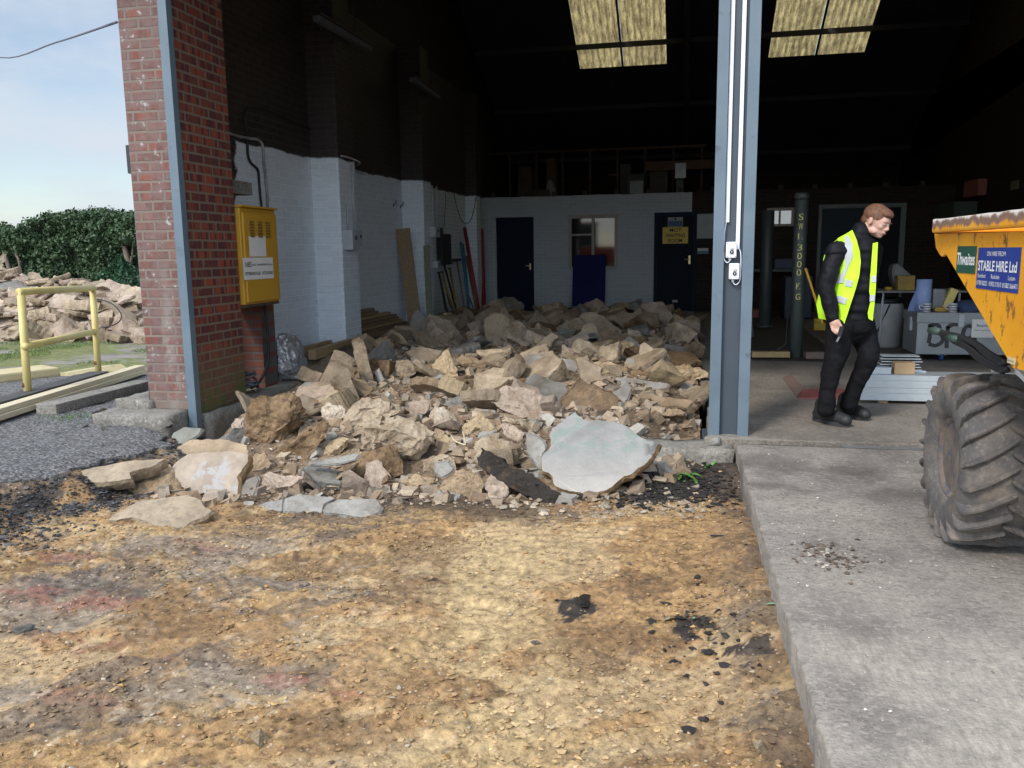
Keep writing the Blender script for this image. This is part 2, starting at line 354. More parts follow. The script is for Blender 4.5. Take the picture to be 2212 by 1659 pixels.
def lerp(a, b, t): return a*(1-t)[..., None] + np.array(b)*t[..., None] if np.ndim(t) else a*(1-t)+b*t

# ------------------------------------------------------------------ dug ground in front of the bay
def edge_x(y):      # edge of the tarmac on the left of the dig
    return np.interp(y, [-1, 2, 4.11, 4.55, 5.24, 5.5, 5.7, 5.95], [-4.6, -4.35, -4.07, -3.86, -3.70, -3.86, -4.15, -4.68]) + 0.05*np.sin(y*9)+0.03*np.sin(y*23+1)
def dig_height(X, Y):
    h = -0.20 + 0.030*fbm(X, Y, 0.9, 3, 0.5, 1) + 0.022*fbm(X, Y, 3.2, 4, 0.55, 2)
    rough = 0.25+0.75*sstep(fbm(X, Y, 1.3, 3, 0.5, 6), -0.25, 0.35)
    clay, dark, grey, crumb = soil_patch(X, Y); rough = np.clip(1-0.8*clay, 0.15, 1)
    flat_ = 1-0.65*sstep(Y, 3.7, 4.2)
    h = h - 0.010*clay*flat_ + 0.013*crumb*flat_ + 0.020*flat_*rough*np.abs(fbm(X, Y, 9, 5, 0.66, 3)) + 0.011*(0.4+0.6*rough)*fbm(X, Y, 34, 3, 0.7, 4)
    # scrape marks of a digger bucket, running left to right
    s = sstep(Y, 3.9, 4.3)*(1-sstep(Y, 4.5, 4.8))*sstep(X, -1.9, -1.2)*(1-sstep(X, -0.2, 0.2))
    h = h + s*0.008*np.sin((Y+0.04*np.sin(X*3))*75)
    # track plate prints across the left
    u = (X*0.86+Y*0.5); v_ = (-X*0.5+Y*0.86)
    t = sstep(fbm(X, Y, 0.8, 2, 0.5, 9), -0.1, 0.3)
    h = h - t*0.014*np.clip(np.sin(v_*26), 0, 1)**2*(0.6+0.4*np.sin(u*6))
    sw = np.exp(-((X+0.62-0.28*np.sin(Y*1.3))/0.22)**2)*sstep(4.1-Y, 0, 0.8)
    dx = np.abs(X+0.62-0.28*np.sin(Y*1.3)); ph = Y/0.15+dx*2.6*np.where(X+0.62-0.28*np.sin(Y*1.3) > 0, 1, 0.9)
    h = h - 0.020*sw - 0.013*sw*sstep(np.sin(2*np.pi*ph)+0.5*fbm(X, Y, 6, 3, 0.5, 91), -0.1, 0.5)
    # banked up soil against the slab and under the threshold
    h = h + 0.085*sstep(X, 0.02, 0.36)*(1-sstep(Y, 4.2, 4.9))*(0.8+0.4*fbm(X, Y, 5, 3, 0.5, 5))
    h = h + (0.10+0.03*fbm(X, Y, 6, 4, 0.6, 7))*sstep(Y, 5.15, 5.55)*sstep(X, -1.2, -0.6)
    e = edge_x(Y); k = 1-sstep(X, e-0.03, e+0.36+0.12*fbm(X, Y, 2.5, 3, 0.5, 8))
    h = h + k*(0.155+0.035*fbm(X, Y, 8, 4, 0.6, 11))
    h = np.where(X < e-0.05, np.minimum(h, -0.03), h)
    h = np.where(X > 0.355, np.minimum(h, -0.06), h)
    return h
def soil_patch(X, Y):
    u = X*0.90+Y*0.44; v = -X*0.44+Y*0.90                      # smears run towards the upper right
    wu = u+0.22*fbm(u, v, 1.7, 4, 0.6, 70); wv = v+0.22*fbm(u, v, 1.7, 4, 0.6, 71)
    clay = sstep(fbm(wu*0.7, wv*1.5, 1.9, 7, 0.62, 72), 0.02, 0.10)
    dark = sstep(fbm(wu*0.8, wv*1.4, 2.3, 7, 0.66, 73), 0.08, 0.20)
    grey = sstep(fbm(wu*0.6, wv*1.3, 1.5, 7, 0.64, 74)+0.22*(1-sstep(X, -2.6, -0.4))-0.30*sstep(Y, 3.5, 4.4)-0.12, 0.02, 0.12)
    crumb = sstep(1-np.abs(fbm(wu, wv*1.3, 3.1, 6, 0.68, 75))*7, 0.15, 0.75)*sstep(fbm(X, Y, 1.2, 3, 0.5, 76), -0.15, 0.25)
    return clay, dark, grey, crumb
def soil_cols(X, Y, H):
    clay, dark, grey, crumb = soil_patch(X, Y); fine = fbm(X, Y, 26, 4, 0.75, 77)
    c = np.ones(X.shape+(3,))*np.array([0.345, 0.215, 0.098])
    c = lerp(c, (0.43, 0.315, 0.175), 0.85*clay)
    c = lerp(c, (0.20, 0.120, 0.055), 0.80*dark)
    c = lerp(c, (0.170, 0.130, 0.095), 0.78*grey)
    c = lerp(c, (0.30, 0.245, 0.185), 0.6*grey*clay)
    c = lerp(c, (0.115, 0.095, 0.082), 0.7*grey*dark)
    pl = np.exp(-((X+0.60-0.28*np.sin(Y*1.3))/0.34)**2)*sstep(4.5-Y, 0, 0.7)
    c = lerp(c, (0.48, 0.36, 0.19), 0.85*pl*sstep(fbm(X, Y, 4, 6, 0.64, 25), -0.18, 0.02))
    c = lerp(c, (0.42, 0.28, 0.12), 0.75*crumb*(1-pl*0.6))
    c = lerp(c, (0.50, 0.43, 0.33), 0.8*sstep(fbm(X, Y, 13, 6, 0.8, 26), 0.14, 0.30)*(1-sstep(X, -1.7, -0.7))*(1-sstep(Y, 3.6, 4.2))*(0.35+0.65*crumb))
    c = c*np.array([0.84, 0.82, 0.80])*(1+0.5*fine)[..., None]
    # red stained clay patches
    for (qx, qy, rx, ry, a) in ((-2.75, 3.05, 0.42, 0.12, 1), (-2.25, 2.65, 0.35, 0.1, 0.9), (-3.1, 3.5, 0.3, 0.08, 0.8), (-2.55, 3.75, 0.28, 0.06, 0.7), (-1.35, 2.55, 0.18, 0.07, 0.8), (-1.15, 2.5, 0.12, 0.05, 0.9), (-2.0, 2.3, 0.3, 0.06, 0.5)):
        r2 = ((X-qx+0.5*(Y-qy))/rx)**2+((Y-qy)/ry)**2
        c = lerp(c, (0.27, 0.085, 0.065), a*0.42*sstep(np.exp(-r2)*(0.6+1.6*fbm(X*0.6, Y*1.6, 9, 6, 0.75, 27)), 0.25, 0.55))
    # dark tarmac crumbs
    dk = sstep(fbm(X, Y, 14, 5, 0.75, 28), 0.33, 0.38)*sstep(fbm(X, Y, 1.7, 3, 0.5, 29)+0.30*sstep(X, -0.5, 0.2), 0.12, 0.35)
    c = lerp(c, (0.05, 0.04, 0.035), 0.6*dk)
    for (qx, qy, r) in ((-0.44, 3.33, 0.085), (-0.47, 3.26, 0.06), (0.07, 3.26, 0.10), (0.03, 3.18, 0.06), (0.27, 3.0, 0.1), (-1.15, 3.55, 0.05)):
        r2 = ((X-qx)**2+(Y-qy)**2)/r**2
        c = lerp(c, (0.02, 0.017, 0.016), 0.95*(r2+1.6*fbm(X, Y, 16, 4, 0.6, 33) < 0.8))
    e = edge_x(Y)
    k = (1-sstep(X, e+0.24, e+0.50))*(1-0.85*sstep(fbm(X, Y, 3.5, 4, 0.6, 30), 0.08, 0.22))
    c = lerp(c, (0.020, 0.019, 0.020), 0.96*k)
    k = (1-sstep(X, e+0.4, e+0.95))*sstep(fbm(X, Y, 7, 5, 0.65, 34), 0.0, 0.25)
    c = lerp(c, (0.05, 0.046, 0.045), 0.85*k)
    k = sstep(Y+0.12*fbm(X, Y, 3, 4, 0.6, 31), 4.98, 5.12)*sstep(X, -1.1, -0.75)
    c = lerp(c, (0.018, 0.015, 0.014), 0.95*k)
    k = sstep(Y+0.35*fbm(X, Y, 3, 4, 0.6, 35)-0.05*X, 4.42, 4.62)*(1-sstep(X, -1.0, -0.5))*sstep(X, -3.3, -3.0)
    c = lerp(c, (0.045, 0.034, 0.026), 0.8*k)
    k = sstep(X+0.10*fbm(X, Y, 4, 4, 0.6, 32), 0.12, 0.30)*(0.35+0.65*(fbm(X, Y, 5, 5, 0.6, 36) > 0.02))
    c = lerp(c, (0.10, 0.072, 0.05), 0.7*k)
    return np.clip(c, 0, 1)
gs = NG(mat('dug_soil', (0.3, 0.2, 0.1), 0.9)); p = gs.coord('Position')
va = gs.n('ShaderNodeVertexColor', layer_name='soil')
c = gs.mix(1.0, va.outputs['Color'], gs.ramp(gs.noise(p, 30, 5, 0.7), [(0.32, (0.50, 0.44, 0.38)), (0.5, (1, 1, 1)), (0.68, (1.40, 1.38, 1.34))]), 'MULTIPLY')
vo = gs.n('ShaderNodeTexVoronoi'); vo.inputs['Scale'].default_value = 60; gs.l(p, vo.inputs['Vector'])
vh = gs.n('ShaderNodeSeparateColor'); gs.l(vo.outputs['Color'], vh.inputs[0])
pb = gs.math('MULTIPLY', gs.mask(vo.outputs['Distance'], 0.34, 0.22), gs.mask(vh.outputs[0], 0.80, 0.86))
c = gs.mix(gs.math('MULTIPLY', pb, 0.7), c, gs.mix(vh.outputs[1], (0.16, 0.10, 0.06), (0.62, 0.52, 0.40)))
M_SOIL = gs.fin(c, gs.bump(gs.noise(p, 110, 4, 0.7), 0.55, 0.007, gs.bump(gs.noise(p, 32, 5, 0.65), 0.55, 0.016)))
ys = np.concatenate([np.arange(-1.0, 1.5, 0.10), np.arange(1.5, 6.0, 0.0135)]); xs = np.arange(-4.75, 0.42, 0.0135)
GX, GY = np.meshgrid(xs, ys); GZ = dig_height(GX, GY)
grid_mesh('ground', GX, GY, GZ, soil_cols(GX, GY, GZ), M_SOIL)
def dig_z(x, y): return float(dig_height(np.array([[x]]), np.array([[y]]))[0, 0])

# tarmac strip on the left, with a broken edge over the dig
g = NG(mat('worn_tarmac', (0.1, 0.1, 0.1), 0.9)); p = g.coord('Position')
c = g.ramp(g.noise(p, 2.2, 6, 0.65), [(0.3, (0.075, 0.074, 0.075)), (0.7, (0.135, 0.132, 0.130))])
vo = g.n('ShaderNodeTexVoronoi'); vo.inputs['Scale'].default_value = 70; g.l(g.coord('Position', (0.8, 1.3, 1)), vo.inputs['Vector']); vs_ = g.n('ShaderNodeSeparateColor'); g.l(vo.outputs['Color'], vs_.inputs[0])
c = g.mix(g.math('MULTIPLY', g.mask(vs_.outputs[0], 0.45, 0.75), 0.75), c, (0.26, 0.25, 0.245)); c = g.mix(g.math('MULTIPLY', g.mask(vs_.outputs[1], 0.6, 0.8), 0.8), c, (0.035, 0.034, 0.034))
M_TAR = g.fin(c, g.bump(g.noise(p, 60, 4, 0.7), 0.8, 0.010, g.bump(g.noise(p, 22, 5, 0.7), 0.8, 0.02)))
bm = BM(); top = []; yv = np.arange(-4, 8.2, 0.04); rr = random.Random(3)
for y in yv: top.append((float(edge_x(y))+rr.uniform(-0.025, 0.025), float(y)))
nx = 46
rows = []
for (ex, y) in top:
    row = []
    for k in range(nx+1):
        t = (k/nx)**1.5; x = ex - t*5.2
        z = 0.004 + 0.006*noise.noise(Vector((x*3, y*3, 1))) + (0.012*noise.noise(Vector((x*14, y*14, 5))) if k < 30 else 0) - 0.035*math.exp(-(t*5.2/0.10)**2)
        row.append(bm.verts.new((x, y, z)))
    row.insert(0, bm.verts.new((ex-0.01+rr.uniform(-.01, .01), y, -0.065-rr.random()*0.02))); row.insert(0, bm.verts.new((ex-0.1, y, -0.12)))
    rows.append(row)
for a, b in zip(rows, rows[1:]):
    for k in range(len(a)-1): bm.faces.new((a[k], b[k], b[k+1], a[k+1])).smooth = True
bmesh.ops.recalc_face_normals(bm, faces=bm.faces)
props(obj('tarmac', bm, M_TAR, centre=False), kind='structure')

# yard ground beyond: gravelly, with moss
g = NG(mat('yard_gravel', (0.2, 0.18, 0.16), 0.95)); p = g.coord('Position')
c = g.ramp(g.noise(p, 1.1, 6, 0.65), [(0.3, (0.15, 0.13, 0.115)), (0.7, (0.27, 0.25, 0.225))])
c = g.mix(g.math('MULTIPLY', g.mask(g.noise(p, 13, 5, 0.7), 0.5, 0.7), 0.5), c, (0.10, 0.08, 0.07))
sp = g.n('ShaderNodeSeparateXYZ'); g.l(p, sp.inputs[0])
rowm = g.mask(g.math('ABSOLUTE', g.math('SUBTRACT', sp.outputs['Y'], 9.8)), 2.2, 0.6)
ms = g.mask(g.math('ADD', g.noise(g.coord('Position', (0.6, 1, 1)), 1.0, 6, 0.65), g.math('MULTIPLY', rowm, 0.16)), 0.56, 0.66)
c = g.mix(g.math('MULTIPLY', ms, 0.9), c, g.ramp(g.noise(p, 10, 4, 0.6), [(0.35, (0.07, 0.085, 0.02)), (0.7, (0.20, 0.22, 0.05))]))
M_YARD = g.fin(c, g.bump(g.noise(p, 50, 4, 0.7), 0.6, 0.01))
bm = BM(); X0, X1, Y0, Y1 = -4.9, 5.4, -4, 23.4; BIG = 400
for (a, b, c_, d) in ((-BIG, X0, -BIG, BIG), (X1, BIG, -BIG, BIG), (X0, X1, -BIG, Y0), (X0, X1, Y1, BIG)):
    quad(bm, [(a, c_, -0.02), (b, c_, -0.02), (b, d, -0.02), (a, d, -0.02)])
# pavement under the apron, floor and dig level sheets
quad(bm, [(X0, Y0, -0.55), (X1, Y0, -0.55), (X1, Y1, -0.55), (X0, Y1, -0.55)])
for (ax, ay, bx, by) in ((X0, Y0, X1, Y0), (X1, Y0, X1, Y1), (X1, Y1, X0, Y1), (X0, Y1, X0, Y0)):
    quad(bm, [(ax, ay, -0.55), (bx, by, -0.55), (bx, by, -0.02), (ax, ay, -0.02)])
props(obj('yard_ground', bm, M_YARD, centre=False), kind='structure')

# concrete apron with a chipped edge, and the workshop floor behind it
def slab(name, xl, xr, y0, y1, zt, zb, m, step=0.03, seed=1, rag=0.006, zr=0.0025):
    bm = BM(); ys_ = np.arange(y0, y1+1e-6, step); rows = []
    for y in ys_:
        j = noise.noise(Vector((seed, y*4, 0)))*rag*1.2 + noise.noise(Vector((seed, y*17, 3)))*rag
        ch = 0.010+0.012*max(0, noise.noise(Vector((seed+5, y*7, 3))))
        x0 = xl(y) if callable(xl) else xl
        row = [(x0+j-0.004, zb), (x0+j+0.004, zt-0.5*(zt-zb)), (x0+j, zt-ch), (x0+j+ch*0.35, zt-ch*0.3), (x0+j+ch, zt)]
        for k in range(1, 9): row.append((x0+(xr-x0)*k/8, zt))
        rows.append([bm.verts.new((a, y, b + (zr*noise.noise(Vector((a*2, y*2, 0))) if b == zt else 0))) for a, b in row])
    for a, b in zip(rows, rows[1:]):
        for k in range(len(a)-1): bm.faces.new((a[k], b[k], b[k+1], a[k+1])).smooth = True
    for r_, fl in ((rows[0], 1), (rows[-1], 0)):
        e0 = bm.verts.new((r_[0].co.x, r_[0].co.y, zb)); e1 = bm.verts.new((r_[-1].co.x, r_[0].co.y, zb))
        f = list(r_)+[e1, e0]
        bm.faces.new(f)
    bmesh.ops.recalc_face_normals(bm, faces=bm.faces)
    return props(obj(name, bm, m, centre=False), kind='structure')
slab('concrete_apron', lambda y: 0.352+0.009*(5.74-y), 7.0, -4.0, 5.74, 0.0, -0.35, M_APRON, seed=2, rag=0.012)
slab('workshop_floor', lambda y: 0.17+0.02*math.sin(y*2), 5.3, 5.86, 18.3, 0.0, -0.35, M_FLOOR, seed=4, rag=0.02, step=0.06)
slab('mezzanine_ground_floor', -4.6, 5.3, 18.29, 23.3, -0.002, -0.35, M_FLOOR, seed=6, step=0.5)
bm = BM(); box(bm, (0.36, 5.742, -0.4), (7, 5.858, -0.075)); props(obj('joint_floor', bm, M_SOOT_Y, centre=False), kind='structure')
bm = BM(); box(bm, (1.05, 5.745, -0.07), (7, 5.855, -0.012), 0.005); props(obj('joint_grating_floor', bm, mottled('dull_zinc', (0.10, 0.105, 0.10), (0.16, 0.16, 0.15), 8, 0.6), centre=False), kind='structure')
# ================================================================== BUILDING
XW, XE, YF, YB, YR = -4.62, 5.2, 5.95, 18.3, 23.0
bld = thing('workshop_building', 'brick workshop with two open bays, dark inside, heap of broken concrete in its left bay', 'building', (-0.2, YF, 0))
def part(name, bm, m, parent=None, smooth=False): return obj(name, bm, m, parent or bld, smooth)
# left pier
bm = BM(); box(bm, (-4.335, 5.955, 0.02), (-3.90, 6.72, 4.3)); me_o = part('brick_pier', bm, M_PIER_F); me_o.data.materials.append(M_PIER_S)
for f in me_o.data.polygons:
    if abs(f.normal.x) > 0.5: f.material_index = 1
# pier plinth and wall footing
def rough_box(name, a, b, m, parent=None, amp=0.012, step=0.06, seed=0, kind=None):
    bm = BM(); box(bm, a, b); 
    for it in range(5):
        es = [e for e in bm.edges if e.calc_length() > step*1.6]
        if not es or len(bm.faces) > 9000: break
        bmesh.ops.subdivide_edges(bm, edges=es, cuts=1, use_grid_fill=True)
    c_ = (Vector(a)+Vector(b))/2
    for v in bm.verts:
        q = v.co*6+Vector((seed, 0, 0)); q2 = v.co*21+Vector((0, seed, 0))
        v.co += Vector((noise.noise(q)+0.5*noise.noise(q2), noise.noise(q+Vector((9, 9, 9)))+0.5*noise.noise(q2+Vector((5, 0, 5))), noise.noise(q+Vector((3, 7, 1)))+0.5*noise.noise(q2+Vector((8, 0, 5)))))*amp
    bmesh.ops.recalc_face_normals(bm, faces=bm.faces)
    return obj(name, bm, m, parent, True)
def rb_part(name, a, b, m, **k): return rough_box(name, a, b, m, bld, **k)
rb_part('pier_plinth', (-4.62, 5.62, -0.16), (-3.96, 5.98, 0.085), M_KERB, amp=0.016, seed=3)
rb_part('pier_plinth', (-4.62, 5.90, -0.1), (-4.30, 6.4, 0.16), M_KERB, amp=0.02, seed=5)
rb_part('wall_footing', (-4.7, 6.0, -0.3), (-3.84, 8.9, 0.035), M_KERB, amp=0.012, seed=7)
rb_part('wall_footing', (-4.7, 8.9, -0.3), (-4.05, 18.25, 0.03), M_KERB, amp=0.015, seed=9, step=0.1)
# left wall with its pilasters
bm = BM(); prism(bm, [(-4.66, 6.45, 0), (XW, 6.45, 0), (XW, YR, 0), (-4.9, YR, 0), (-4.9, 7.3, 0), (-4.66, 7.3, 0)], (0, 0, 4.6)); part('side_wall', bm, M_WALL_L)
for (y0, y1, xo) in ((9.83, 10.34, -4.25), (13.2, 13.62, -4.25), (17.2, 17.55, -4.38)):
    bm = BM(); box(bm, (XW+0.001, y0, 0.031), (xo, y1, 4.6)); o = part('pilaster', bm, M_PIL_F); o.data.materials.append(M_PIL_S)
    for f in o.data.polygons:
        if abs(f.normal.x) > 0.5: f.material_index = 1
bm = BM(); box(bm, (-4.42, 7.36, 0.036), (-4.06, 7.62, 0.86)); part('brick_stub', bm, M_STUB)
bm = BM(); box(bm, (-4.615, 6.73, 1.9), (-4.15, 7.5, 2.02)); part('lintel', bm, M_KERB)
# right wall, rear wall, front right pier
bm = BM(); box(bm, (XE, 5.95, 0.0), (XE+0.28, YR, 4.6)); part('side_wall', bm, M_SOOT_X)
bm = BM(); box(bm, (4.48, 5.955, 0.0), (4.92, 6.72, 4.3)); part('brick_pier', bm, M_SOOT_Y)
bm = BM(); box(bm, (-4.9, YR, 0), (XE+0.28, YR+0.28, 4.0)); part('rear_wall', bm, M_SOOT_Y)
# gable strips above the openings
bm = BM(); box(bm, (-4.9, 5.96, 4.301), (XE+0.28, 6.25, 4.75)); part('front_beam', bm, mottled('blue_grey_fascia', (0.12, 0.17, 0.21), (0.15, 0.2, 0.24), 2, 0.5))
for xs_ in (-4.9, XE):
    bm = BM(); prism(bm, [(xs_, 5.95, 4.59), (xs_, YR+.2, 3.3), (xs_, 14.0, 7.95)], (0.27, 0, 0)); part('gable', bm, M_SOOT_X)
# partition at the back of the bays
bm = BM()
dL = (-4.215, -3.36); wn_ = (-2.58, -1.50); dR = (-0.72, 0.165); zt = 2.53
def wallseg(bm, x0, x1, z0, z1): box(bm, (x0, YB, z0), (x1, YB+0.12, z1))
wallseg(bm, XW, dL[0], 0, zt); wallseg(bm, dL[0], dL[1], 2.09, zt); wallseg(bm, dL[1], wn_[0], 0, zt)
wallseg(bm, wn_[0], wn_[1], 0, 0.94); wallseg(bm, wn_[0], wn_[1], 2.10, zt); wallseg(bm, wn_[1], dR[0], 0, zt); wallseg(bm, dR[0], dR[1]-0.1, 2.12, zt)
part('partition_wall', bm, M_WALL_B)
bm = BM(); box(bm, (dR[1]-0.1, YB+0.004, 2.12), (dR[1], YB+0.12, zt)); box(bm, (dR[1], YB+0.004, 0), (1.6, YB+0.12, zt+0.02)); box(bm, (2.15, YB+0.004, 0), (XE, YB+0.12, zt)); box(bm, (1.6, YB+0.004, 0), (2.15, YB+0.12, 1.78)); box(bm, (1.6, YB+0.004, 2.16), (2.15, YB+0.12, zt))
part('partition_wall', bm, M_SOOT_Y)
bm = BM(); box(bm, (-4.6, YB+0.13, 2.42), (XE, YR, 2.50)); 
part('mezzanine_deck', bm, mottled('old_ply', (0.05, 0.038, 0.026), (0.09, 0.065, 0.04), 4, 0.85))
bm = BM()
M_JOI = mottled('joist_wood', (0.045, 0.03, 0.02), (0.07, 0.05, 0.03), 6, 0.85); bm.free()
for k in range(14):
    bm = BM(); box(bm, (-4.3+k*0.68, YB-0.03, 2.532), (-4.22+k*0.68, YB+0.12, 2.62)); part('joist', bm, M_JOI)
# windows, doors
M_CREAM = mottled('old_cream_paint', (0.30, 0.27, 0.22), (0.38, 0.34, 0.28), 5, 0.6)
M_GLASS = mat('dark_glass', (0.012, 0.018, 0.022), 0.04); M_GLASS.node_tree.nodes['Principled BSDF'].inputs['Specular IOR Level'].default_value = 0.6
def ztube(bm, a, b, r): tube(bm, [a, b], r, 8)
bm = BM(); x0, x1, z0, z1 = wn_[0], wn_[1], 0.94, 2.10
for a, b in (((x0, YB-0.02, z0), (x0+0.07, YB+0.06, z1)), ((x1-0.07, YB-0.02, z0), (x1, YB+0.06, z1)), ((x0+.07, YB-0.02, z1-0.07), (x1-.07, YB+0.06, z1)), ((x0+.07, YB-0.035, z0), (x1-.07, YB+0.06, z0+0.05)), (((x0+x1)/2-0.03, YB-0.01, z0+.05), ((x0+x1)/2+0.03, YB+0.05, z1-.07)), ((x0+.07, YB-0.005, 1.66), ((x0+x1)/2-.03, YB+0.045, 1.70))): box(bm, a, b, 0.004)
wf = part('window', bm, M_CREAM)
bm = BM(); quad(bm, [(x0+.05, YB+0.03, z0+.03), (x1-.05, YB+0.03, z0+.03), (x1-.05, YB+0.03, z1-.05), (x0+.05, YB+0.03, z1-.05)]); obj('pane', bm, M_GLASS, wf)
def handle(bm, x, y, z, s=1):
    box(bm, (x-0.018, y-0.012, z-0.07), (x+0.018, y, z+0.07), 0.003); tube(bm, [(x, y-0.01, z+0.02), (x, y-0.05, z+0.02), (x-0.10*s, y-0.055, z+0.02)], 0.009, 8)
bm = BM(); box(bm, (dL[0]+0.003, YB+0.03, 0.01), (dL[1]-0.003, YB+0.08, 2.085), 0.003); d = part('door', bm, M_NAVY); props(d, label='plain navy blue door')
bm = BM(); handle(bm, dL[1]-0.09, YB+0.03, 1.0); obj('handle', bm, M_BRASS, d)
bm = BM(); x0, x1 = dR
for a, b in (((x0, YB-0.02, 0), (x0+0.06, YB+0.08, 2.12)), ((x1-0.06, YB-0.02, 0), (x1, YB+0.08, 2.12)), ((x0+.06, YB-0.02, 2.06), (x1-.06, YB+0.08, 2.12))): box(bm, a, b, 0.004)
M_NAVY2 = mottled('navy_frame_paint', (0.008, 0.018, 0.042), (0.011, 0.023, 0.05), 2, 0.4, 0.05)
df = part('door_frame', bm, M_NAVY2)
bm = BM(); box(bm, (x0+0.062, YB+0.015, 0.02), (x1-0.062, YB+0.06, 2.058), 0.003); d = part('door', bm, mottled('navy_teal_door', (0.004, 0.009, 0.018), (0.006, 0.012, 0.022), 2, 0.4, 0.05)); props(d, label='dark blue waiting room door')
bm = BM(); handle(bm, x1-0.13, YB+0.015, 1.1); box(bm, (x1-0.15, YB-0.004, 1.02), (x1-0.11, YB+0.014, 1.2), 0.002); obj('handle', bm, M_BRASS, d)
bm = BM(); box(bm, (-0.31, YB+0.008, 0.20), (-0.20, YB+0.0135, 0.25)); obj('scuff_plate', bm, mat('peeled_paint', (0.4, 0.4, 0.4)), d)
# openings behind the lift bay
def pxY(c, x, y, Y): return atY(*px(c, x, y), Y)
bm = BM()
a = pxY('R', 330, 430, YB); b = pxY('R', 480, 560, YB)
for q in (((1.6, YB-0.02, 1.78), (1.66, YB+0.05, 2.16)), ((2.09, YB-0.02, 1.78), (2.15, YB+0.05, 2.16)), ((1.66, YB-0.02, 2.10), (2.09, YB+0.05, 2.16)), ((1.66, YB-0.02, 1.78), (2.09, YB+0.05, 1.83)), ((1.84, YB-0.01, 1.83), (1.88, YB+0.04, 2.10))): box(bm, *q, 0.003)
wf = part('window', bm, M_CREAM)
M_LITG = mat('glowing_window_glass', (0.3, 0.33, 0.34), 0.3); bb = M_LITG.node_tree.nodes['Principled BSDF']; bb.inputs['Emission Color'].default_value = (0.6, 0.65, 0.66, 1); bb.inputs['Emission Strength'].default_value = 0.35  # pane emits a faint glow in place of daylight behind it
bm = BM(); quad(bm, [(1.62, YB+0.03, 1.8), (2.13, YB+0.03, 1.8), (2.13, YB+0.03, 2.14), (1.62, YB+0.03, 2.14)]); obj('pane', bm, M_LITG, wf)
fx0, fx1 = 2.62, 4.3
M_GREYF = mottled('grey_green_frame', (0.13, 0.15, 0.15), (0.17, 0.19, 0.18), 4, 0.6)
bm = BM()
for q in (((fx0, YB-0.05, 0), (fx0+0.07, YB, 2.2)), ((fx1-0.1, YB-0.05, 0), (fx1, YB, 2.2)), ((fx0+.07, YB-0.05, 2.12), (fx1-.1, YB, 2.2)), ((3.5, YB-0.05, 0), (3.57, YB, 2.12))): box(bm, *q, 0.004)
part('door_frame', bm, M_GREYF)
bm = BM(); box(bm, (fx0+.08, YB-0.02, 0.01), (3.49, YB, 2.11)); d = part('door', bm, mottled('grey_blue_door', (0.03, 0.04, 0.055), (0.04, 0.05, 0.065), 3, 0.5)); 
bm = BM(); box(bm, (3.58, YB-0.02, 0.01), (4.19, YB, 2.11)); part('door', bm, mottled('black_door', (0.012, 0.013, 0.016), (0.018, 0.02, 0.022), 3, 0.5))
for _m in bpy.data.materials:
    if any(k in _m.name for k in ('navy', 'blue_board', 'black_door', 'grey_blue_door', 'sooty', 'dark_roof')):
        _b = _m.node_tree.nodes['Principled BSDF']; _b.inputs['Specular IOR Level'].default_value = 0.12; _b.inputs['Roughness'].default_value = 0.6
# mezzanine partition frame and top rail
M_OLDW = mottled('sooty_timber', (0.035, 0.024, 0.017), (0.055, 0.037, 0.025), 8, 0.9)
bm = BM()
for k in range(8):
    x = -4.1+0.62*k
    box(bm, (x, YB+0.9, 2.51), (x+0.05, YB+0.95, 3.55))
box(bm, (-4.6, YB+0.9, 3.551), (0.35, YB+0.95, 3.61)); box(bm, (-1.8, YB+0.905, 3.0), (-0.1, YB+0.945, 3.04))
part('stud_frame', bm, M_OLDW)
bm = BM(); p0 = pxY('K', 1370, 285, YB+0.3); p1 = pxY('K', 1900, 268, YB+0.3)
bar(bm, p0, p1, 0.04, 0.19, 0.004); part('timber_rail', bm, mottled('brown_timber', (0.06, 0.032, 0.018), (0.08, 0.042, 0.024), 6, 0.8))
# roof: ridge along x; rear slope carries the rooflights
RY, RZ = 13.65, 7.98
def rz(y): return RZ-0.5*(y-RY) if y > RY else RZ-0.5*(RY-y)
holes = [(-2.41, -0.53), (1.58, 3.48)]; HY0, HY1 = 15.2, 19.0
bm = BM()
def rq(x0, x1, y0, y1):
    quad(bm, [(x0, y0, rz(y0)), (x1, y0, rz(y0)), (x1, y1, rz(y1)), (x0, y1, rz(y1))])
rq(-5.1, XE+0.5, 5.4, RY); rq(-5.1, XE+0.5, RY, HY0); rq(-5.1, XE+0.5, HY1, YR+0.6)
for a, b in ((-5.1, holes[0][0]), (holes[0][1], holes[1][0]), (holes[1][1], XE+0.5)): rq(a, b, HY0, HY1)
roof = part('roof', bm, M_ROOF)
# translucent rooflight sheets, corrugated
gq = NG(mat('mossy_rooflight', (0.6, 0.52, 0.33), 0.6)); p = gq.coord('Position')
c = gq.ramp(gq.noise(gq.coord('Position', (4, 0.7, 0.7)), 5, 5, 0.7), [(0.36, (0.20, 0.145, 0.06)), (0.60, (0.66, 0.52, 0.24))])
c = gq.mix(gq.math('MULTIPLY', gq.mask(gq.noise(p, 2.2, 5, 0.7), 0.45, 0.65), 0.55), c, (0.16, 0.12, 0.06))
c = gq.mix(gq.mask(gq.noise(p, 26, 4, 0.7), 0.58, 0.66), c, (0.08, 0.06, 0.035))
c = gq.mix(gq.math('MULTIPLY', gq.mask(gq.noise(p, 60, 4, 0.7), 0.52, 0.66), 0.6), c, (0.24, 0.20, 0.12))
tr = gq.n('ShaderNodeBsdfTranslucent'); gq.l(c, tr.inputs[0]); ms_ = gq.n('ShaderNodeMixShader'); ms_.inputs[0].default_value = 0.72
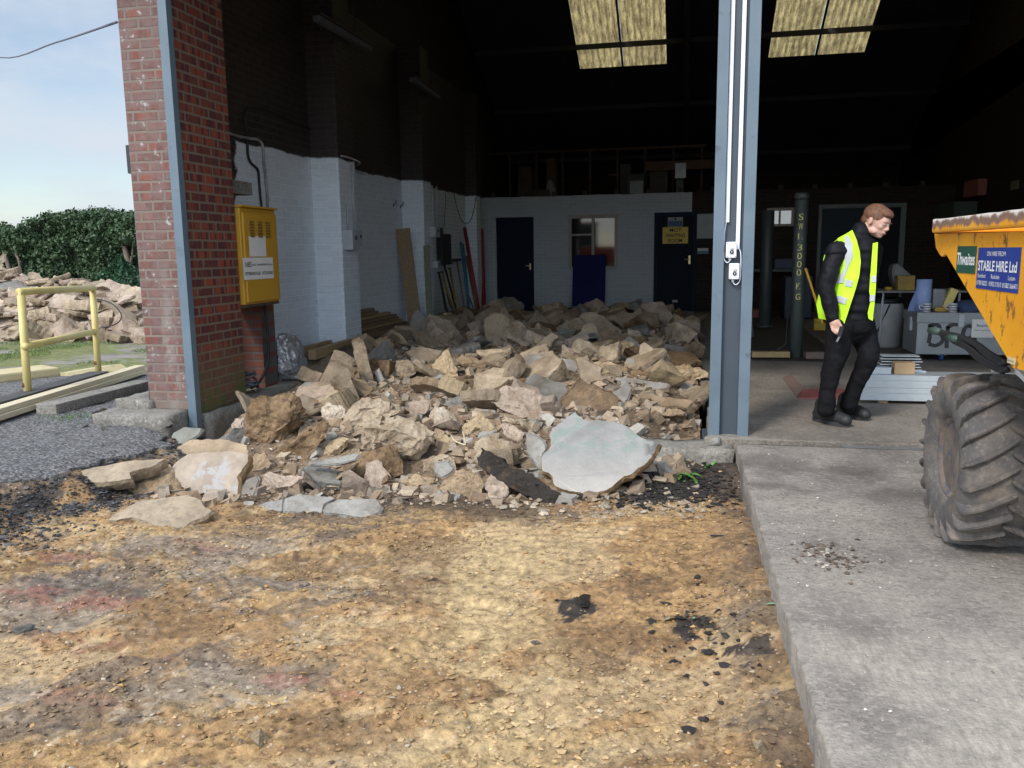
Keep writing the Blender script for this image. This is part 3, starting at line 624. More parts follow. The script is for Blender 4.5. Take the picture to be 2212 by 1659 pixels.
gq.l(c, gq.b.inputs['Base Color']); gq.l(gq.b.outputs[0], ms_.inputs[1]); gq.l(tr.outputs[0], ms_.inputs[2])
gq.l(ms_.outputs[0], [n for n in gq.t.nodes if n.type == 'OUTPUT_MATERIAL'][0].inputs[0]); M_RL = gq.m
for (hx0, hx1) in holes:
    xm = (hx0+hx1)/2
    for (a, b) in ((hx0-0.08, xm-0.02), (xm+0.02, hx1+0.08)):
        bm = BM(); rr_ = []; nxx = 84
        for y in np.linspace(HY0-0.1, HY1+0.12, 60):
            rr_.append([bm.verts.new((a+(b-a)*k/nxx+0.006*noise.noise(Vector((k, y*8, 2)))*(k in (0, nxx)), y+(0.0 if y < HY1 else 0), rz(y)+0.031+0.028*math.cos((a+(b-a)*k/nxx)*2*math.pi/0.134))) for k in range(nxx+1)])
        for q, r_ in zip(rr_, rr_[1:]):
            for k in range(nxx): bm.faces.new((q[k], q[k+1], r_[k+1], r_[k])).smooth = True
        obj('rooflight', bm, M_RL, roof)
    bm = BM(); bar(bm, (xm, HY0, rz(HY0)-0.03), (xm, HY1, rz(HY1)-0.03), 0.045, 0.02); part('lap_strip', bm, M_ROOF)
bm = BM()
for y in (7, 9, 11, 12.8, 14.6, 16.4, 18.22, 20.1, 22):
    z_ = rz(y)-0.12; box(bm, (XW, y-0.03, z_-0.05), (XE, y+0.03, z_+0.05))
for x in (-0.1, ):
    for (a, b) in (((x, 6, rz(6)-0.3), (x, RY, RZ-0.3)), ((x, RY, RZ-0.3), (x, YR, rz(YR)-0.3))): bar(bm, a, b, 0.12, 0.24)
part('roof_frame', bm, mottled('dark_steel', (0.035, 0.035, 0.04), (0.05, 0.05, 0.055), 4, 0.7))
# edge trim on the left pier and the steel column
bm = BM(); box(bm, (-3.943, 5.88, -0.14), (-3.868, 5.953, 4.3), 0.004); o = part('steel_trim', bm, M_STEEL)
def ibeam():
    bm = BM(); x0, x1, y0, y1 = 0.17, 0.445, 5.97, 6.22
    # flanges run back from the opening, web faces the yard: a channel-like recess seen from outside
    box(bm, (x0, y0, -0.3), (x0+0.075, y0+0.02, 4.3), 0.002); box(bm, (x1-0.075, y0, -0.3), (x1, y0+0.02, 4.3), 0.002)
    box(bm, (x0+0.060, y0+0.0205, -0.3), (x0+0.0745, y0+0.07, 4.3)); box(bm, (x1-0.0745, y0+0.0205, -0.3), (x1-0.060, y0+0.07, 4.3))
    return bm
part('steel_column', ibeam(), M_STEEL)
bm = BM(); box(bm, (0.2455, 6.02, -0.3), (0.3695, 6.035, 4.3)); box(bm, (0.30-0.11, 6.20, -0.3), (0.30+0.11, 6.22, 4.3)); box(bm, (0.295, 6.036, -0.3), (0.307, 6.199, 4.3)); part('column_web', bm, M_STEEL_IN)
bm = BM(); box(bm, (0.13, 5.93, -0.22), (0.47, 6.3, -0.02), 0.01); part('column_base', bm, M_STEEL_IN)
# threshold beam
rb_part('threshold_beam', (-0.75, 5.62, -0.24), (0.33, 5.92, -0.03), M_KERB, amp=0.02, seed=13)
# ================================================================== RUBBLE
def rubble_mat(fix=None):
    g = NG(mat('broken_concrete' if fix is None else 'broken_edge', (0.4, 0.33, 0.25), 0.9)); v = g.coord('Object'); oi = g.n('ShaderNodeObjectInfo')
    of = g.n('ShaderNodeVectorMath', operation='ADD'); g.l(v, of.inputs[0]); cb = g.n('ShaderNodeCombineXYZ')
    g.l(g.math('MULTIPLY', oi.outputs['Random'], 37.0), cb.inputs[0]); g.l(cb.outputs[0], of.inputs[1]); v = of.outputs[0]
    n1 = g.noise(v, 4.5, 6, 0.62)
    c = g.ramp(n1, [(0.30, (0.62, 0.56, 0.48)), (0.5, (1, 1, 1)), (0.70, (1.25, 1.23, 1.2))])
    c = g.mix(1.0, oi.outputs['Color'] if fix is None else fix, c, 'MULTIPLY')
    vo = g.n('ShaderNodeTexVoronoi'); vo.inputs['Scale'].default_value = 85; g.l(v, vo.inputs['Vector'])
    sc = g.n('ShaderNodeSeparateColor'); g.l(vo.outputs['Color'], sc.inputs[0])
    rim = g.mask(g.noise(v, 3, 4, 0.6), 0.42, 0.56)
    c = g.mix(g.math('MULTIPLY', rim, g.math('MULTIPLY', g.mask(vo.outputs['Distance'], 0.45, 0.3), g.mask(sc.outputs[0], 0.55, 0.65))), c, g.mix(sc.outputs[1], g.mix(1.0, c, (0.62, 0.50, 0.40), 'MULTIPLY'), g.mix(1.0, c, (1.5, 1.5, 1.5), 'MULTIPLY')))
    sA = oi.outputs['Alpha']
    d = g.math('ADD', g.noise(v, 5.2, 6, 0.7), g.math('MULTIPLY', g.math('SUBTRACT', sA, 0.5), 0.5))
    c = g.mix(g.math('MULTIPLY', g.mask(d, 0.56, 0.66), 0.85), c, g.ramp(g.noise(v, 12, 4, 0.7), [(0.4, (0.055, 0.036, 0.022)), (0.65, (0.21, 0.125, 0.055))]))
    c = g.mix(g.math('MULTIPLY', g.mask(g.noise(v, 42, 5, 0.75), 0.50, 0.62), 0.45), c, g.mix(1.0, c, (0.45, 0.38, 0.30), 'MULTIPLY'))
    n = g.bump(g.noise(v, 85, 4, 0.75), 0.9, 0.010, g.bump(g.noise(v, 26, 5, 0.7), 0.9, 0.026))
    return g.fin(c, n)
M_RUB = rubble_mat(); M_EDGE = rubble_mat((0.40, 0.27, 0.14, 1))
def slabface_mat():
    g = NG(mat('trowelled_concrete_face', (0.4, 0.38, 0.34), 0.55)); v = g.coord('Object'); oi = g.n('ShaderNodeObjectInfo')
    of = g.n('ShaderNodeVectorMath', operation='ADD'); g.l(v, of.inputs[0]); cb = g.n('ShaderNodeCombineXYZ')
    g.l(g.math('MULTIPLY', oi.outputs['Random'], 23.0), cb.inputs[1]); g.l(cb.outputs[0], of.inputs[1]); v = of.outputs[0]
    c = g.mix(1.0, oi.outputs['Color'], g.ramp(g.noise(v, 4, 6, 0.62), [(0.32, (0.55, 0.50, 0.44)), (0.5, (0.93, 0.92, 0.90)), (0.68, (1.25, 1.23, 1.2))]), 'MULTIPLY')
    c = g.mix(g.math('MULTIPLY', g.mask(g.noise(v, 24, 6, 0.75), 0.50, 0.62), 0.55), c, (0.17, 0.13, 0.09))
    sA = oi.outputs['Alpha']; d = g.math('ADD', g.noise(v, 4.2, 6, 0.7), g.math('MULTIPLY', g.math('SUBTRACT', sA, 0.5), 0.5))
    c = g.mix(g.math('MULTIPLY', g.mask(d, 0.56, 0.68), 0.7), c, (0.15, 0.10, 0.055))
    return g.fin(c, g.bump(g.noise(v, 50, 5, 0.75), 0.8, 0.008, g.bump(g.noise(v, 11, 5, 0.65), 0.6, 0.02)))
M_SLABF = slabface_mat()

g = NG(mat('painted_slab_face', (0.4, 0.39, 0.36), 0.42)); v = g.coord('Object'); sp = g.n('ShaderNodeSeparateXYZ'); g.l(v, sp.inputs[0])
c = g.ramp(g.noise(v, 3.5, 6, 0.62), [(0.3, (0.125, 0.122, 0.115)), (0.52, (0.19, 0.185, 0.175)), (0.7, (0.25, 0.24, 0.22))])
c = g.mix(g.math('MULTIPLY', g.mask(sp.outputs['Z'], 0.30, 0.05), 0.6), c, (0.34, 0.31, 0.265))
gr = g.math('MULTIPLY', g.mask(sp.outputs['Z'], 0.22, 0.34), g.mask(g.noise(g.coord('Object', (1, 1, 2)), 5.5, 6, 0.7), 0.46, 0.56))
c = g.mix(g.math('MULTIPLY', gr, 0.65), c, (0.115, 0.175, 0.14))
c = g.mix(g.math('MULTIPLY', g.mask(g.noise(v, 34, 5, 0.75), 0.58, 0.66), 0.5), c, (0.17, 0.15, 0.12))
c = g.mix(g.math('MULTIPLY', g.mask(sp.outputs['X'], 0.30, 0.36), g.mask(g.noise(v, 9, 4), 0.42, 0.52)), c, (0.06, 0.055, 0.05))
M_HERO = g.fin(c, g.bump(g.noise(v, 60, 4, 0.7), 0.35, 0.004, g.bump(g.noise(v, 9, 4, 0.6), 0.3, 0.012)))
g = NG(mat('white_patched_face', (0.4, 0.35, 0.3), 0.7)); v = g.coord('Object'); sp = g.n('ShaderNodeVectorMath', operation='LENGTH'); ad = g.n('ShaderNodeVectorMath', operation='ADD'); ad.inputs[1].default_value = (-0.06, 0, -0.13); g.l(v, ad.inputs[0]); g.l(ad.outputs[0], sp.inputs[0])
c = g.ramp(g.noise(v, 6, 6, 0.65), [(0.3, (0.25, 0.20, 0.15)), (0.6, (0.42, 0.34, 0.26))])
wm_ = g.math('ADD', g.math('MULTIPLY', sp.outputs['Value'], -2.2), g.math('MULTIPLY', g.noise(v, 8, 6, 0.7), 1.5))
c = g.mix(g.mask(wm_, 0.40, 0.52), c, (0.37, 0.355, 0.335)); M_WPATCH = g.fin(c, g.bump(g.noise(v, 40, 5, 0.75), 0.9, 0.014))
# surface the heap rests on, inside and in front of the bay
def heap_h(X, Y):
    yf = np.interp(X, [-3.6, -3.2, -2.5, -1.5, -0.6, 0.0, 0.4], [5.2, 4.85, 4.88, 5.05, 5.25, 5.65, 5.95])
    h = -0.215 + 0.30*sstep(Y, yf, yf+1.15) + 0.07*sstep(Y, 6.0, 8.0) + 0.06*fbm(X, Y, 0.9, 3, 0.5, 51)*sstep(Y, 5.2, 6) + 0.02*fbm(X, Y, 4, 4, 0.6, 52)
    h = h - 0.26*sstep(Y, 15.6, 16.6)
    h = h - 0.22*sstep(X, -0.45, 0.1)*(1-sstep(Y, 7.0, 8.5)*0.5)
    h = h + 0.03*sstep(-X, 3.3, 4.0)*sstep(Y, 7, 9) - 0.34*sstep(-X, 3.55, 3.80)*(1-sstep(Y, 7.8, 9.0))
    return h
hx = np.arange(-4.60, 0.16, 0.035); hy = np.arange(4.45, 18.28, 0.035)
HX, HY = np.meshgrid(hx, hy); HZ = heap_h(HX, HY)+0.012*fbm(HX, HY, 14, 4, 0.65, 53)
hc = np.ones(HX.shape+(3,))*np.array([0.15, 0.105, 0.065])
hc = lerp(hc, (0.27, 0.205, 0.135), sstep(fbm(HX, HY, 2.2, 6, 0.65, 54), -0.05, 0.25)); hc = lerp(hc, (0.055, 0.04, 0.03), 0.8*sstep(fbm(HX, HY, 3, 5, 0.65, 55), 0.1, 0.3))
kp = (HX > np.interp(HY, [4.4, 5.9, 6.0, 18.3], [-3.6, -3.6, -4.6, -4.6]))
o = grid_mesh('rubble_soil', HX, HY, HZ, hc, M_SOIL, 'stuff', kp); props(o, 'brown dirt and crumbs lying between the broken concrete of the heap', 'rubble dirt')
def heap_z(x, y): return float(heap_h(np.array([[x]]), np.array([[y]]))[0, 0])
def surf(x, y):
    zz = dig_z(x, y) if y < 5.9 and x < 0.36 else -9
    return max(heap_z(x, y) if y > 4.45 else -9, zz)
def hit(u, v):
    d = ray(u, v); t = 2.0
    while t < 25:
        p = EYE+d*t
        if p.z < surf(p.x, p.y): break
        t += 0.04
    return p
def frac_outline(P, seed, amp, seg):
    """jagged version of a closed 2-D outline"""
    out_ = []; n = len(P); rr = random.Random(seed)
    for i in range(n):
        a, b = P[i], P[(i+1) % n]; d = (b-a); ln = d.length; k = max(1, int(ln/seg)); nn = Vector((-d.y, d.x))/(ln+1e-9)
        o1 = rr.uniform(0, 99)
        for j in range(k):
            t = j/k; e = math.sin(math.pi*t)**0.5 if 0 < t < 1 else 0
            out_.append(a+d*t+nn*amp*e*(noise.noise(Vector((o1+t*ln*9, seed, 0)))*1.3+0.6*noise.noise(Vector((o1+t*ln*34, seed, 7)))))
    return out_
RUB = []
def reorigin(o):
    me = o.data; n = len(me.vertices); a = np.empty(n*3); me.vertices.foreach_get('co', a); a = a.reshape(-1, 3)
    c = Vector((a[:, 0].mean(), a[:, 1].mean(), a[:, 2].min())); me.transform(Matrix.Translation(-c)); o.location = o.location+c
def plane_pts(c, pts, lean, az, Yc=None, drop=0.0, low=0.12):
    P = [px(c, *p) for p in pts]
    x = sum(p[0] for p in P)/len(P); ys_ = [p[1] for p in P]; y = max(ys_)-(max(ys_)-min(ys_))*low
    A = hit(x, y) if Yc is None else atY(x, y, Yc)
    A = A-Vector((0, 0, drop))
    l, a = R(lean), R(az); n = Vector((math.sin(a)*math.cos(l), -math.cos(a)*math.cos(l), math.sin(l)))
    out_ = []
    for p in P:
        d = ray(*p); t = (A-EYE).dot(n)/d.dot(n); out_.append(EYE+d*t)
    return out_, n, A
COLS = {'pale': (0.47, 0.375, 0.265, 0.15), 'pink': (0.45, 0.355, 0.275, 0.1), 'white': (0.54, 0.46, 0.36, 0.1), 'tan': (0.36, 0.265, 0.165, 0.35), 'brown': (0.25, 0.165, 0.09, 0.66),
        'grey': (0.26, 0.25, 0.225, 0.2), 'lgrey': (0.28, 0.268, 0.245, 0.1), 'dark': (0.035, 0.028, 0.022, 0.62), 'gold': (0.49, 0.38, 0.235, 0.2), 'dusty': (0.345, 0.27, 0.185, 0.22), 'green': (0.20, 0.205, 0.175, 0.15)}
def chunk(c, pts, label, col='pale', lean=35, az=0, t=0.6, bulge=0.22, seed=None, Yc=None, name='rubble_chunk', rough=1.0, npk=4, res=0.026, ins=None, drop=0.0):
    seed = seed if seed is not None else len(RUB)+11
    rr = random.Random(seed); P, n, A = plane_pts(c, pts, lean, az, Yc, drop)
    C = sum(P, Vector())/len(P); size = max((a-b).length for a in P for b in P)
    view = (C-EYE).normalized()
    H = list(P)
    for p in P: H.append(C+(p-C)*0.80+view*size*t*rr.uniform(.7, 1.1)+Vector((0, 0, -0.05*size)))
    if ins: 
        for (u, v, push) in ins:
            d = ray(*px(c, u, v)); q = EYE+d*((A-EYE).dot(n)/d.dot(n)); H.append(q-view*push)
    else:
        for k in range(npk):
            a, b = rr.sample(P, 2); q = C*0.45+(a*rr.uniform(.2, .5)+b*0.3); wt = (q-C)
            q = C+(a-C)*rr.uniform(0.1, 0.62)+(b-C)*rr.uniform(0, 0.2); H.append(q-view*size*bulge*rr.uniform(0.35, 1))
    bm = BM(); vs = [bm.verts.new(p) for p in H]
    r = bmesh.ops.convex_hull(bm, input=vs)
    bmesh.ops.delete(bm, geom=[v for v in bm.verts if not v.link_faces], context='VERTS')
    bmesh.ops.triangulate(bm, faces=bm.faces[:])
    step = max(res*0.75, size/40)
    for it in range(7):
        es = [e for e in bm.edges if e.calc_length() > step*1.7]
        if not es or len(bm.faces) > 6500: break
        bmesh.ops.subdivide_edges(bm, edges=es, cuts=1); bmesh.ops.triangulate(bm, faces=[f for f in bm.faces if len(f.verts) > 3])
    bm.normal_update(); am = size*0.040*rough
    s1, s2 = 4.2/size, 11/size
    mv = []
    for v in bm.verts:
        q = v.co+Vector((seed*1.7, 0, 0))
        mv.append(v.normal*(am*1.3*noise.noise(q*s1)+am*0.7*noise.noise(q*s2)-am*0.9*abs(noise.noise(q*s2*1.7))-min(0.012, am)*noise.voronoi(q*26)[0][0]-am*0.9*noise.voronoi(q*s2*0.8)[0][0]+min(0.006, am*0.6)*noise.noise(q*70)))
    for v, m_ in zip(bm.verts, mv): v.co += m_
    o = obj(name, bm, M_RUB); cc = COLS[col]; kf = rr.uniform(.92, 1.08); o.color = tuple(x*kf for x in cc[:3])+(cc[3],)
    props(o, label, 'concrete chunk', 'broken concrete of the heap in the bay'); reorigin(o); RUB.append(o); return o
def plate(c, pts, label, col='lgrey', lean=40, az=0, th=0.06, seed=None, Yc=None, name='concrete_fragment', rub=None, seg=0.02, facem=None, drop=0.0, jag=0.012, low=0.12):
    seed = seed if seed is not None else len(RUB)+11
    rr = random.Random(seed); P, n, A = plane_pts(c, pts, lean, az, Yc, drop, low)
    u = (Vector((0, 0, 1)).cross(n)); u = u.normalized() if u.length > 1e-3 else Vector((1, 0, 0)); v = n.cross(u)
    Q = [Vector(((p-A).dot(u), (p-A).dot(v))) for p in P]
    sz = max((a-b).length for a in Q for b in Q); Q = frac_outline(Q, seed, min(jag, sz*0.05), max(seg, sz/40))
    C = sum(Q, Vector((0, 0)))/len(Q)
    bm = BM(); rings = []
    prof = [(0.0, 0.0), (-0.004, -0.005), (0.006, -0.3*th), (0.0, -0.6*th), (-0.015, -th)]
    for k, (off, dz) in enumerate(prof):
        rg = []
        for i, q in enumerate(Q):
            dr = (q-C); ln = dr.length; q2 = q + dr/(ln+1e-9)*(off + (0.012*noise.noise(Vector((q.x*22, q.y*22, k*3.1+seed))) if 1 < k else 0)*min(1, th/0.05))
            if k == 0: q2 = q - dr/(ln+1e-9)*0.006
            z_ = dz + (0.005*noise.noise(Vector((q.x*8, q.y*8, seed))) if k == 0 else 0) + (0.012*noise.noise(Vector((q.x*9, q.y*9, 40+seed))) if k == 4 else 0)
            rg.append(bm.verts.new(A+u*q2.x+v*q2.y+n*z_))
        rings.append(rg)
    m = len(Q)
    f0 = bm.faces.new(rings[0]); bm.faces.new(rings[-1][::-1])
    for a, b in zip(rings, rings[1:]):
        for i in range(m): bm.faces.new((a[i], b[i], b[(i+1) % m], a[(i+1) % m]))
    bmesh.ops.recalc_face_normals(bm, faces=bm.faces)
    for f in bm.faces: f.material_index = 1
    f0.material_index = 0
    o = obj(name, bm, facem or M_SLABF); o.data.materials.append(rub or M_RUB)
    cc = COLS[col]; kf = rr.uniform(.92, 1.08); o.color = tuple(x*kf for x in cc[:3])+(cc[3],)
    props(o, label, 'concrete slab', 'broken concrete of the heap in the bay', 'thing'); reorigin(o); RUB.append(o); return o

# --- pieces at the front of the heap (traced one by one)
chunk('A', [(670,400),(720,310),(790,270),(1000,260),(1070,290),(1130,380),(1140,440),(1120,500),(1010,560),(900,630),(830,690),(740,680),(650,600),(640,520)], 'big dark soil-stained boulder of broken concrete, tallest piece beside the brick pier', 'brown', lean=10, az=15, t=0.5, ins=[(760,330,.02),(800,420,.10),(1000,350,.09),(1000,480,.12),(860,600,.08)])
chunk('A', [(845,690),(930,640),(1100,520),(1240,440),(1290,520),(1270,600),(1150,660),(1130,760),(1050,810),(900,760)], 'long brown soil-caked chunk leaning up to the right beside the tallest boulder', 'brown', lean=25, t=0.4, ins=[(1000,640,.08),(1180,530,.05)])
chunk('A', [(565,500),(600,450),(670,440),(690,560),(660,640),(590,610)], 'small pinkish chunk against the left foot of the tallest boulder', 'pink', lean=20)
plate('A', [(100,750),(180,660),(270,610),(400,600),(540,605),(690,650),(715,740),(690,860),(600,900),(300,900),(120,850)], 'round brown-topped slab behind the slab with the white patch', 'tan', lean=50, th=0.09)
wp = plate('A', [(105,850),(160,780),(260,710),(480,690),(690,700),(700,760),(620,880),(625,1000),(610,1050),(430,1060),(330,1010),(220,960),(130,930)], 'tilted round slab with a white cement patch on its face', 'dusty', lean=40, th=0.10, Yc=4.62, jag=0.02, rub=M_EDGE)
wp.data.materials[0] = M_WPATCH
chunk('A', [(690,700),(820,700),(875,780),(850,820),(690,880),(650,830)], 'tan chunk wedged at the right edge of the round brown slab', 'tan', lean=35)
chunk('A', [(775,870),(830,840),(1010,845),(1130,860),(1130,920),(1050,990),(980,1030),(880,1040),(810,980),(780,930)], 'pink aggregate chunk with a flat top just above the cracked grey slab', 'pink', lean=15, t=0.5, ins=[(820,870,.06),(1080,885,.04),(900,960,.09),(1000,950,.08)])
plate('A', [(765,1090),(830,1060),(950,1037),(944,1130),(800,1125)], 'pointed left piece of the cracked grey slab on the sand', 'lgrey', lean=62, th=0.05, jag=.006, drop=-0.035)
plate('A', [(957,1035),(1060,1000),(1330,1032),(1250,1080),(1225,1160),(1110,1140),(952,1130)], 'middle piece of the cracked grey slab on the sand', 'lgrey', lean=62, th=0.055, jag=.006, drop=-0.035)
plate('A', [(1238,1110),(1262,1080),(1340,1042),(1630,1040),(1665,1090),(1650,1130),(1550,1180),(1250,1140)], 'right-hand piece of the cracked grey slab on the sand', 'lgrey', lean=62, th=0.06, jag=.006, drop=-0.035)
plate('C', [(1040,1105),(1100,1050),(1350,905),(1500,895),(1830,850),(1920,890),(2060,1010),(1960,1080),(1850,1120),(1790,1180),(1540,1180),(1450,1130),(1270,1075),(1120,1108)], 'flat pinkish-grey slab lying lowest and farthest left on the sand', 'dusty', lean=70, th=0.06, drop=-0.045)
plate('C', [(1870,930),(1910,880),(2050,920),(2120,940),(2100,1025),(1990,980)], 'little grey slab on the corner of the lowest flat slab', 'lgrey', lean=60, th=0.03, Yc=4.52, jag=.006)
plate('A', [(490,1090),(600,1020),(680,900),(760,870),(775,900),(740,1000),(700,1090),(600,1100)], 'thin grey slab leaning under the right side of the white-patched slab', 'grey', lean=45, th=0.03, Yc=4.62)
chunk('A', [(1215,400),(1250,335),(1330,350),(1400,370),(1400,440),(1340,500),(1280,520),(1220,460)], 'white lump with a purple-pink painted face behind the front boulders', 'white', lean=20)
chunk('A', [(1180,740),(1210,680),(1330,580),(1440,590),(1430,650),(1380,700),(1310,750),(1220,755)], 'pale yellowish chunk pointing down left on a thin flat slab', 'gold', lean=30)
plate('A', [(1140,765),(1310,745),(1470,708),(1505,720),(1480,750),(1340,785),(1140,790)], 'thin flat slab under the pale yellowish pointed chunk', 'grey', lean=68, th=0.025, Yc=4.95)
chunk('A', [(1410,400),(1430,340),(1520,290),(1650,290),(1820,330),(1830,400),(1750,430),(1600,440),(1500,560),(1440,600),(1320,580),(1340,500)], 'long pale rough chunk behind the widest front boulder', 'pale', lean=35, t=0.5, ins=[(1500,380,.08),(1700,350,.05),(1400,520,.05)])
chunk('A', [(1500,500),(1530,430),(1780,420),(1980,480),(2065,560),(2060,640),(1980,700),(1920,800),(1830,790),(1750,700),(1620,690),(1510,680)], 'widest front boulder, flat brown top and rough pale broken face', 'pale', lean=8, t=0.55, ins=[(1520,520,.13),(1740,540,.17),(1990,600,.13),(1850,740,.10),(1600,640,.12)])
chunk('A', [(1370,800),(1440,740),(1600,700),(1700,620),(1760,620),(1830,740),(1830,860),(1700,930),(1580,960),(1400,920)], 'black-stained dirty chunk below the widest front boulder', 'brown', lean=30, t=0.4)
chunk('A', [(1790,920),(1900,850),(2060,880),(2080,920),(2000,1000),(1870,980)], 'tan chunk low at the front foot of the heap, centre', 'tan', lean=25)
chunk('A', [(1940,760),(2010,720),(2100,700),(2200,740),(2212,850),(2100,870),(1960,850)], 'pale lump right of the widest boulder with a grey tile on it', 'pale', lean=25)
plate('A', [(2050,780),(2150,765),(2190,820),(2170,850),(2100,890),(2050,850)], 'small grey tile-like piece on the pale lump right of the widest boulder', 'grey', lean=20, th=0.03, Yc=4.95)
chunk('A', [(1840,330),(2030,310),(2030,400),(1990,440),(1900,500),(1860,440)], 'pale pink chunk behind the right end of the widest boulder', 'pink', lean=30)
chunk('A', [(1995,430),(2030,370),(2120,360),(2212,440),(2230,530),(2090,520),(2000,480)], 'pale chunk with a dark underside up and right of the widest boulder', 'pale', lean=25)
chunk('A', [(2070,560),(2130,560),(2180,620),(2170,690),(2100,700),(2040,660)], 'ochre hollow-faced chunk tight against the right side of the widest boulder', 'gold', lean=20)
plate('A', [(105,660),(150,560),(220,520),(360,530),(340,570),(230,640),(120,690)], 'grey-green slab standing on edge by the foot of the blue trim', 'green', lean=35, az=-20, th=0.04)
plate('A', [(350,500),(550,490),(560,530),(520,545),(360,540)], 'flat grey slab behind the grey-green slab near the pier', 'grey', lean=60, th=0.03)
plate('A', [(160,520),(200,490),(390,485),(380,500),(250,520),(165,540)], 'thin brown tile at the foot of the blue trim', 'tan', lean=65, th=0.03)
plate('C', [(480,770),(530,700),(760,630),(950,580),(1200,530),(1600,505),(1520,560),(1260,640),(1275,700),(1000,740),(560,760)], 'long narrow slab stretching left over the black soil', 'dusty', lean=58, th=0.09, low=0.3, drop=-0.09)
chunk('C', [(1170,820),(1280,740),(1270,660),(1500,575),(1640,540),(1660,680),(1750,780),(1830,850),(1700,880),(1320,880)], 'broad brown chunk under the white-patched slab', 'tan', lean=45, t=0.35, bulge=0.1)
hero = plate('B', [(870,520),(940,480),(1040,405),(1100,460),(1300,475),(1400,500),(1480,560),(1540,600),(1660,640),(1600,740),(1470,850),(1400,880),(1290,970),(1200,1000),(1140,1010),(1000,990),(890,950),(860,870),(800,840),(790,740),(860,650),(850,590)], 'largest smooth grey slab with green paint smears, propped upright at the front right', 'lgrey', lean=38, az=-4, th=0.105, Yc=5.0, jag=0.015, low=0.02, rub=M_EDGE)
hero.data.materials[0] = M_HERO
plate('B', [(680,560),(750,580),(810,620),(830,680),(800,740),(800,840),(760,810),(690,700)], 'narrow wet-looking grey slab behind the left edge of the largest smooth slab', 'lgrey', lean=15, th=0.05, Yc=5.15)
chunk('B', [(200,800),(240,680),(300,610),(420,560),(560,600),(700,730),(620,800),(500,830),(330,850)], 'wide pale chunk with an ochre end above the black tarmac strip', 'pale', lean=25, t=0.4)
chunk('B', [(15,960),(120,850),(220,820),(330,830),(385,900),(370,1000),(320,1060),(160,1050)], 'flat-faced brown chunk left of the black tarmac strip', 'tan', lean=30, t=0.4, bulge=0.06)
chunk('B', [(380,970),(390,890),(430,850),(500,900),(580,960),(560,1040),(470,1080),(420,1060)], 'small pink pebbly chunk under the black tarmac strip', 'pink', lean=20)
chunk('B', [(320,740),(350,650),(420,680),(560,770),(800,900),(960,1010),(1000,1060),(980,1110),(900,1130),(760,1080),(500,940),(400,850),(330,800)], 'long black strip of tarmac sloping down to the largest smooth slab', 'dark', lean=30, t=0.16, bulge=0.05, name='tarmac_strip', rough=0.6, Yc=4.82)
chunk('B', [(405,330),(490,230),(540,200),(700,220),(800,280),(910,380),(900,430),(800,500),(650,470),(490,390)], 'large pinkish pebbly block tilted down right, middle of the heap', 'pink', lean=38, t=0.4, rough=0.7, bulge=0.12)
chunk('B', [(210,520),(260,460),(340,410),(400,440),(490,530),(480,560),(370,570),(250,620),(215,580)], 'peaked pale chunk left below the large pinkish block', 'gold', lean=25)
chunk('B', [(0,380),(90,360),(220,490),(200,560),(60,520),(0,500)], 'cream chunk with a grey underside left of the peaked pale chunk', 'white', lean=25, drop=0.02)
chunk('B', [(490,500),(560,480),(680,560),(670,620),(620,640),(520,590)], 'pinkish oblong chunk right of the peaked pale chunk', 'pink', lean=35)
chunk('B', [(485,480),(530,430),(600,460),(630,510),(560,500)], 'small round chunk above the pinkish oblong chunk', 'pale', lean=35)
chunk('B', [(650,520),(700,490),(730,520),(720,550),(680,550)], 'small grey angular bit under the large pinkish block', 'grey', lean=20)
chunk('B', [(80,310),(180,280),(360,300),(450,370),(330,420),(200,380),(110,390)], 'mottled grey chunk left of the large pinkish block', 'grey', lean=35)
plate('B', [(1230,150),(1420,160),(1720,205),(1690,245),(1590,270),(1450,230)], 'long grey sheet of concrete jutting right, topmost of the layered sheets', 'lgrey', lean=58, az=-15, th=0.03, low=.5)
chunk('B', [(1415,140),(1450,90),(1640,95),(1660,150),(1640,170),(1480,160)], 'orange-brown chunk lying on the topmost layered sheet', 'brown', lean=40, t=0.3)
plate('B', [(1760,190),(1850,190),(2010,280),(1860,262),(1790,240)], 'grey sheet of concrete nearest the column among the layered sheets', 'grey', lean=58, th=0.03)
plate('B', [(1440,300),(1480,260),(1900,330),(1850,380),(1600,350),(1470,340)], 'broad brown sheet below the layered grey sheets', 'tan', lean=50, th=0.06)
plate('B', [(1275,310),(1400,200),(1450,240),(1430,300),(1400,350),(1290,355)], 'grey kite-shaped slab standing up before the layered sheets', 'lgrey', lean=15, th=0.05)
chunk('B', [(1530,420),(1560,370),(1800,370),(1860,410),(1830,440),(1700,460),(1560,450)], 'long brown crumbly chunk near the column foot', 'tan', lean=40, t=0.3)
plate('B', [(1040,10),(1180,80),(1250,160),(1150,205),(1090,190),(1070,140)], 'beige pointed slab up and left of the layered sheets', 'dusty', lean=35, th=0.06)
chunk('B', [(800,200),(870,130),(960,130),(1080,190),(1060,260),(960,290),(820,270)], 'rounded tan block right behind the large pinkish block', 'tan', lean=35)
chunk('B', [(1690,130),(1740,80),(1830,45),(1930,90),(2015,110),(2010,160),(1900,190),(1770,180)], 'pale yellow chunk touching the column, on the layered sheets', 'gold', lean=35)
plate('B', [(860,340),(950,310),(1050,320),(1040,360),(880,370)], 'upper of the two grey tiles right of the large pinkish block', 'lgrey', lean=60, th=0.03)
plate('B', [(880,380),(1100,360),(1140,390),(1060,410),(900,405)], 'lower of the two grey tiles right of the large pinkish block', 'grey', lean=60, th=0.04)
plate('B', [(1080,440),(1230,430),(1240,460),(1100,465)], 'small grey tile just above the largest smooth slab', 'lgrey', lean=60, th=0.03)
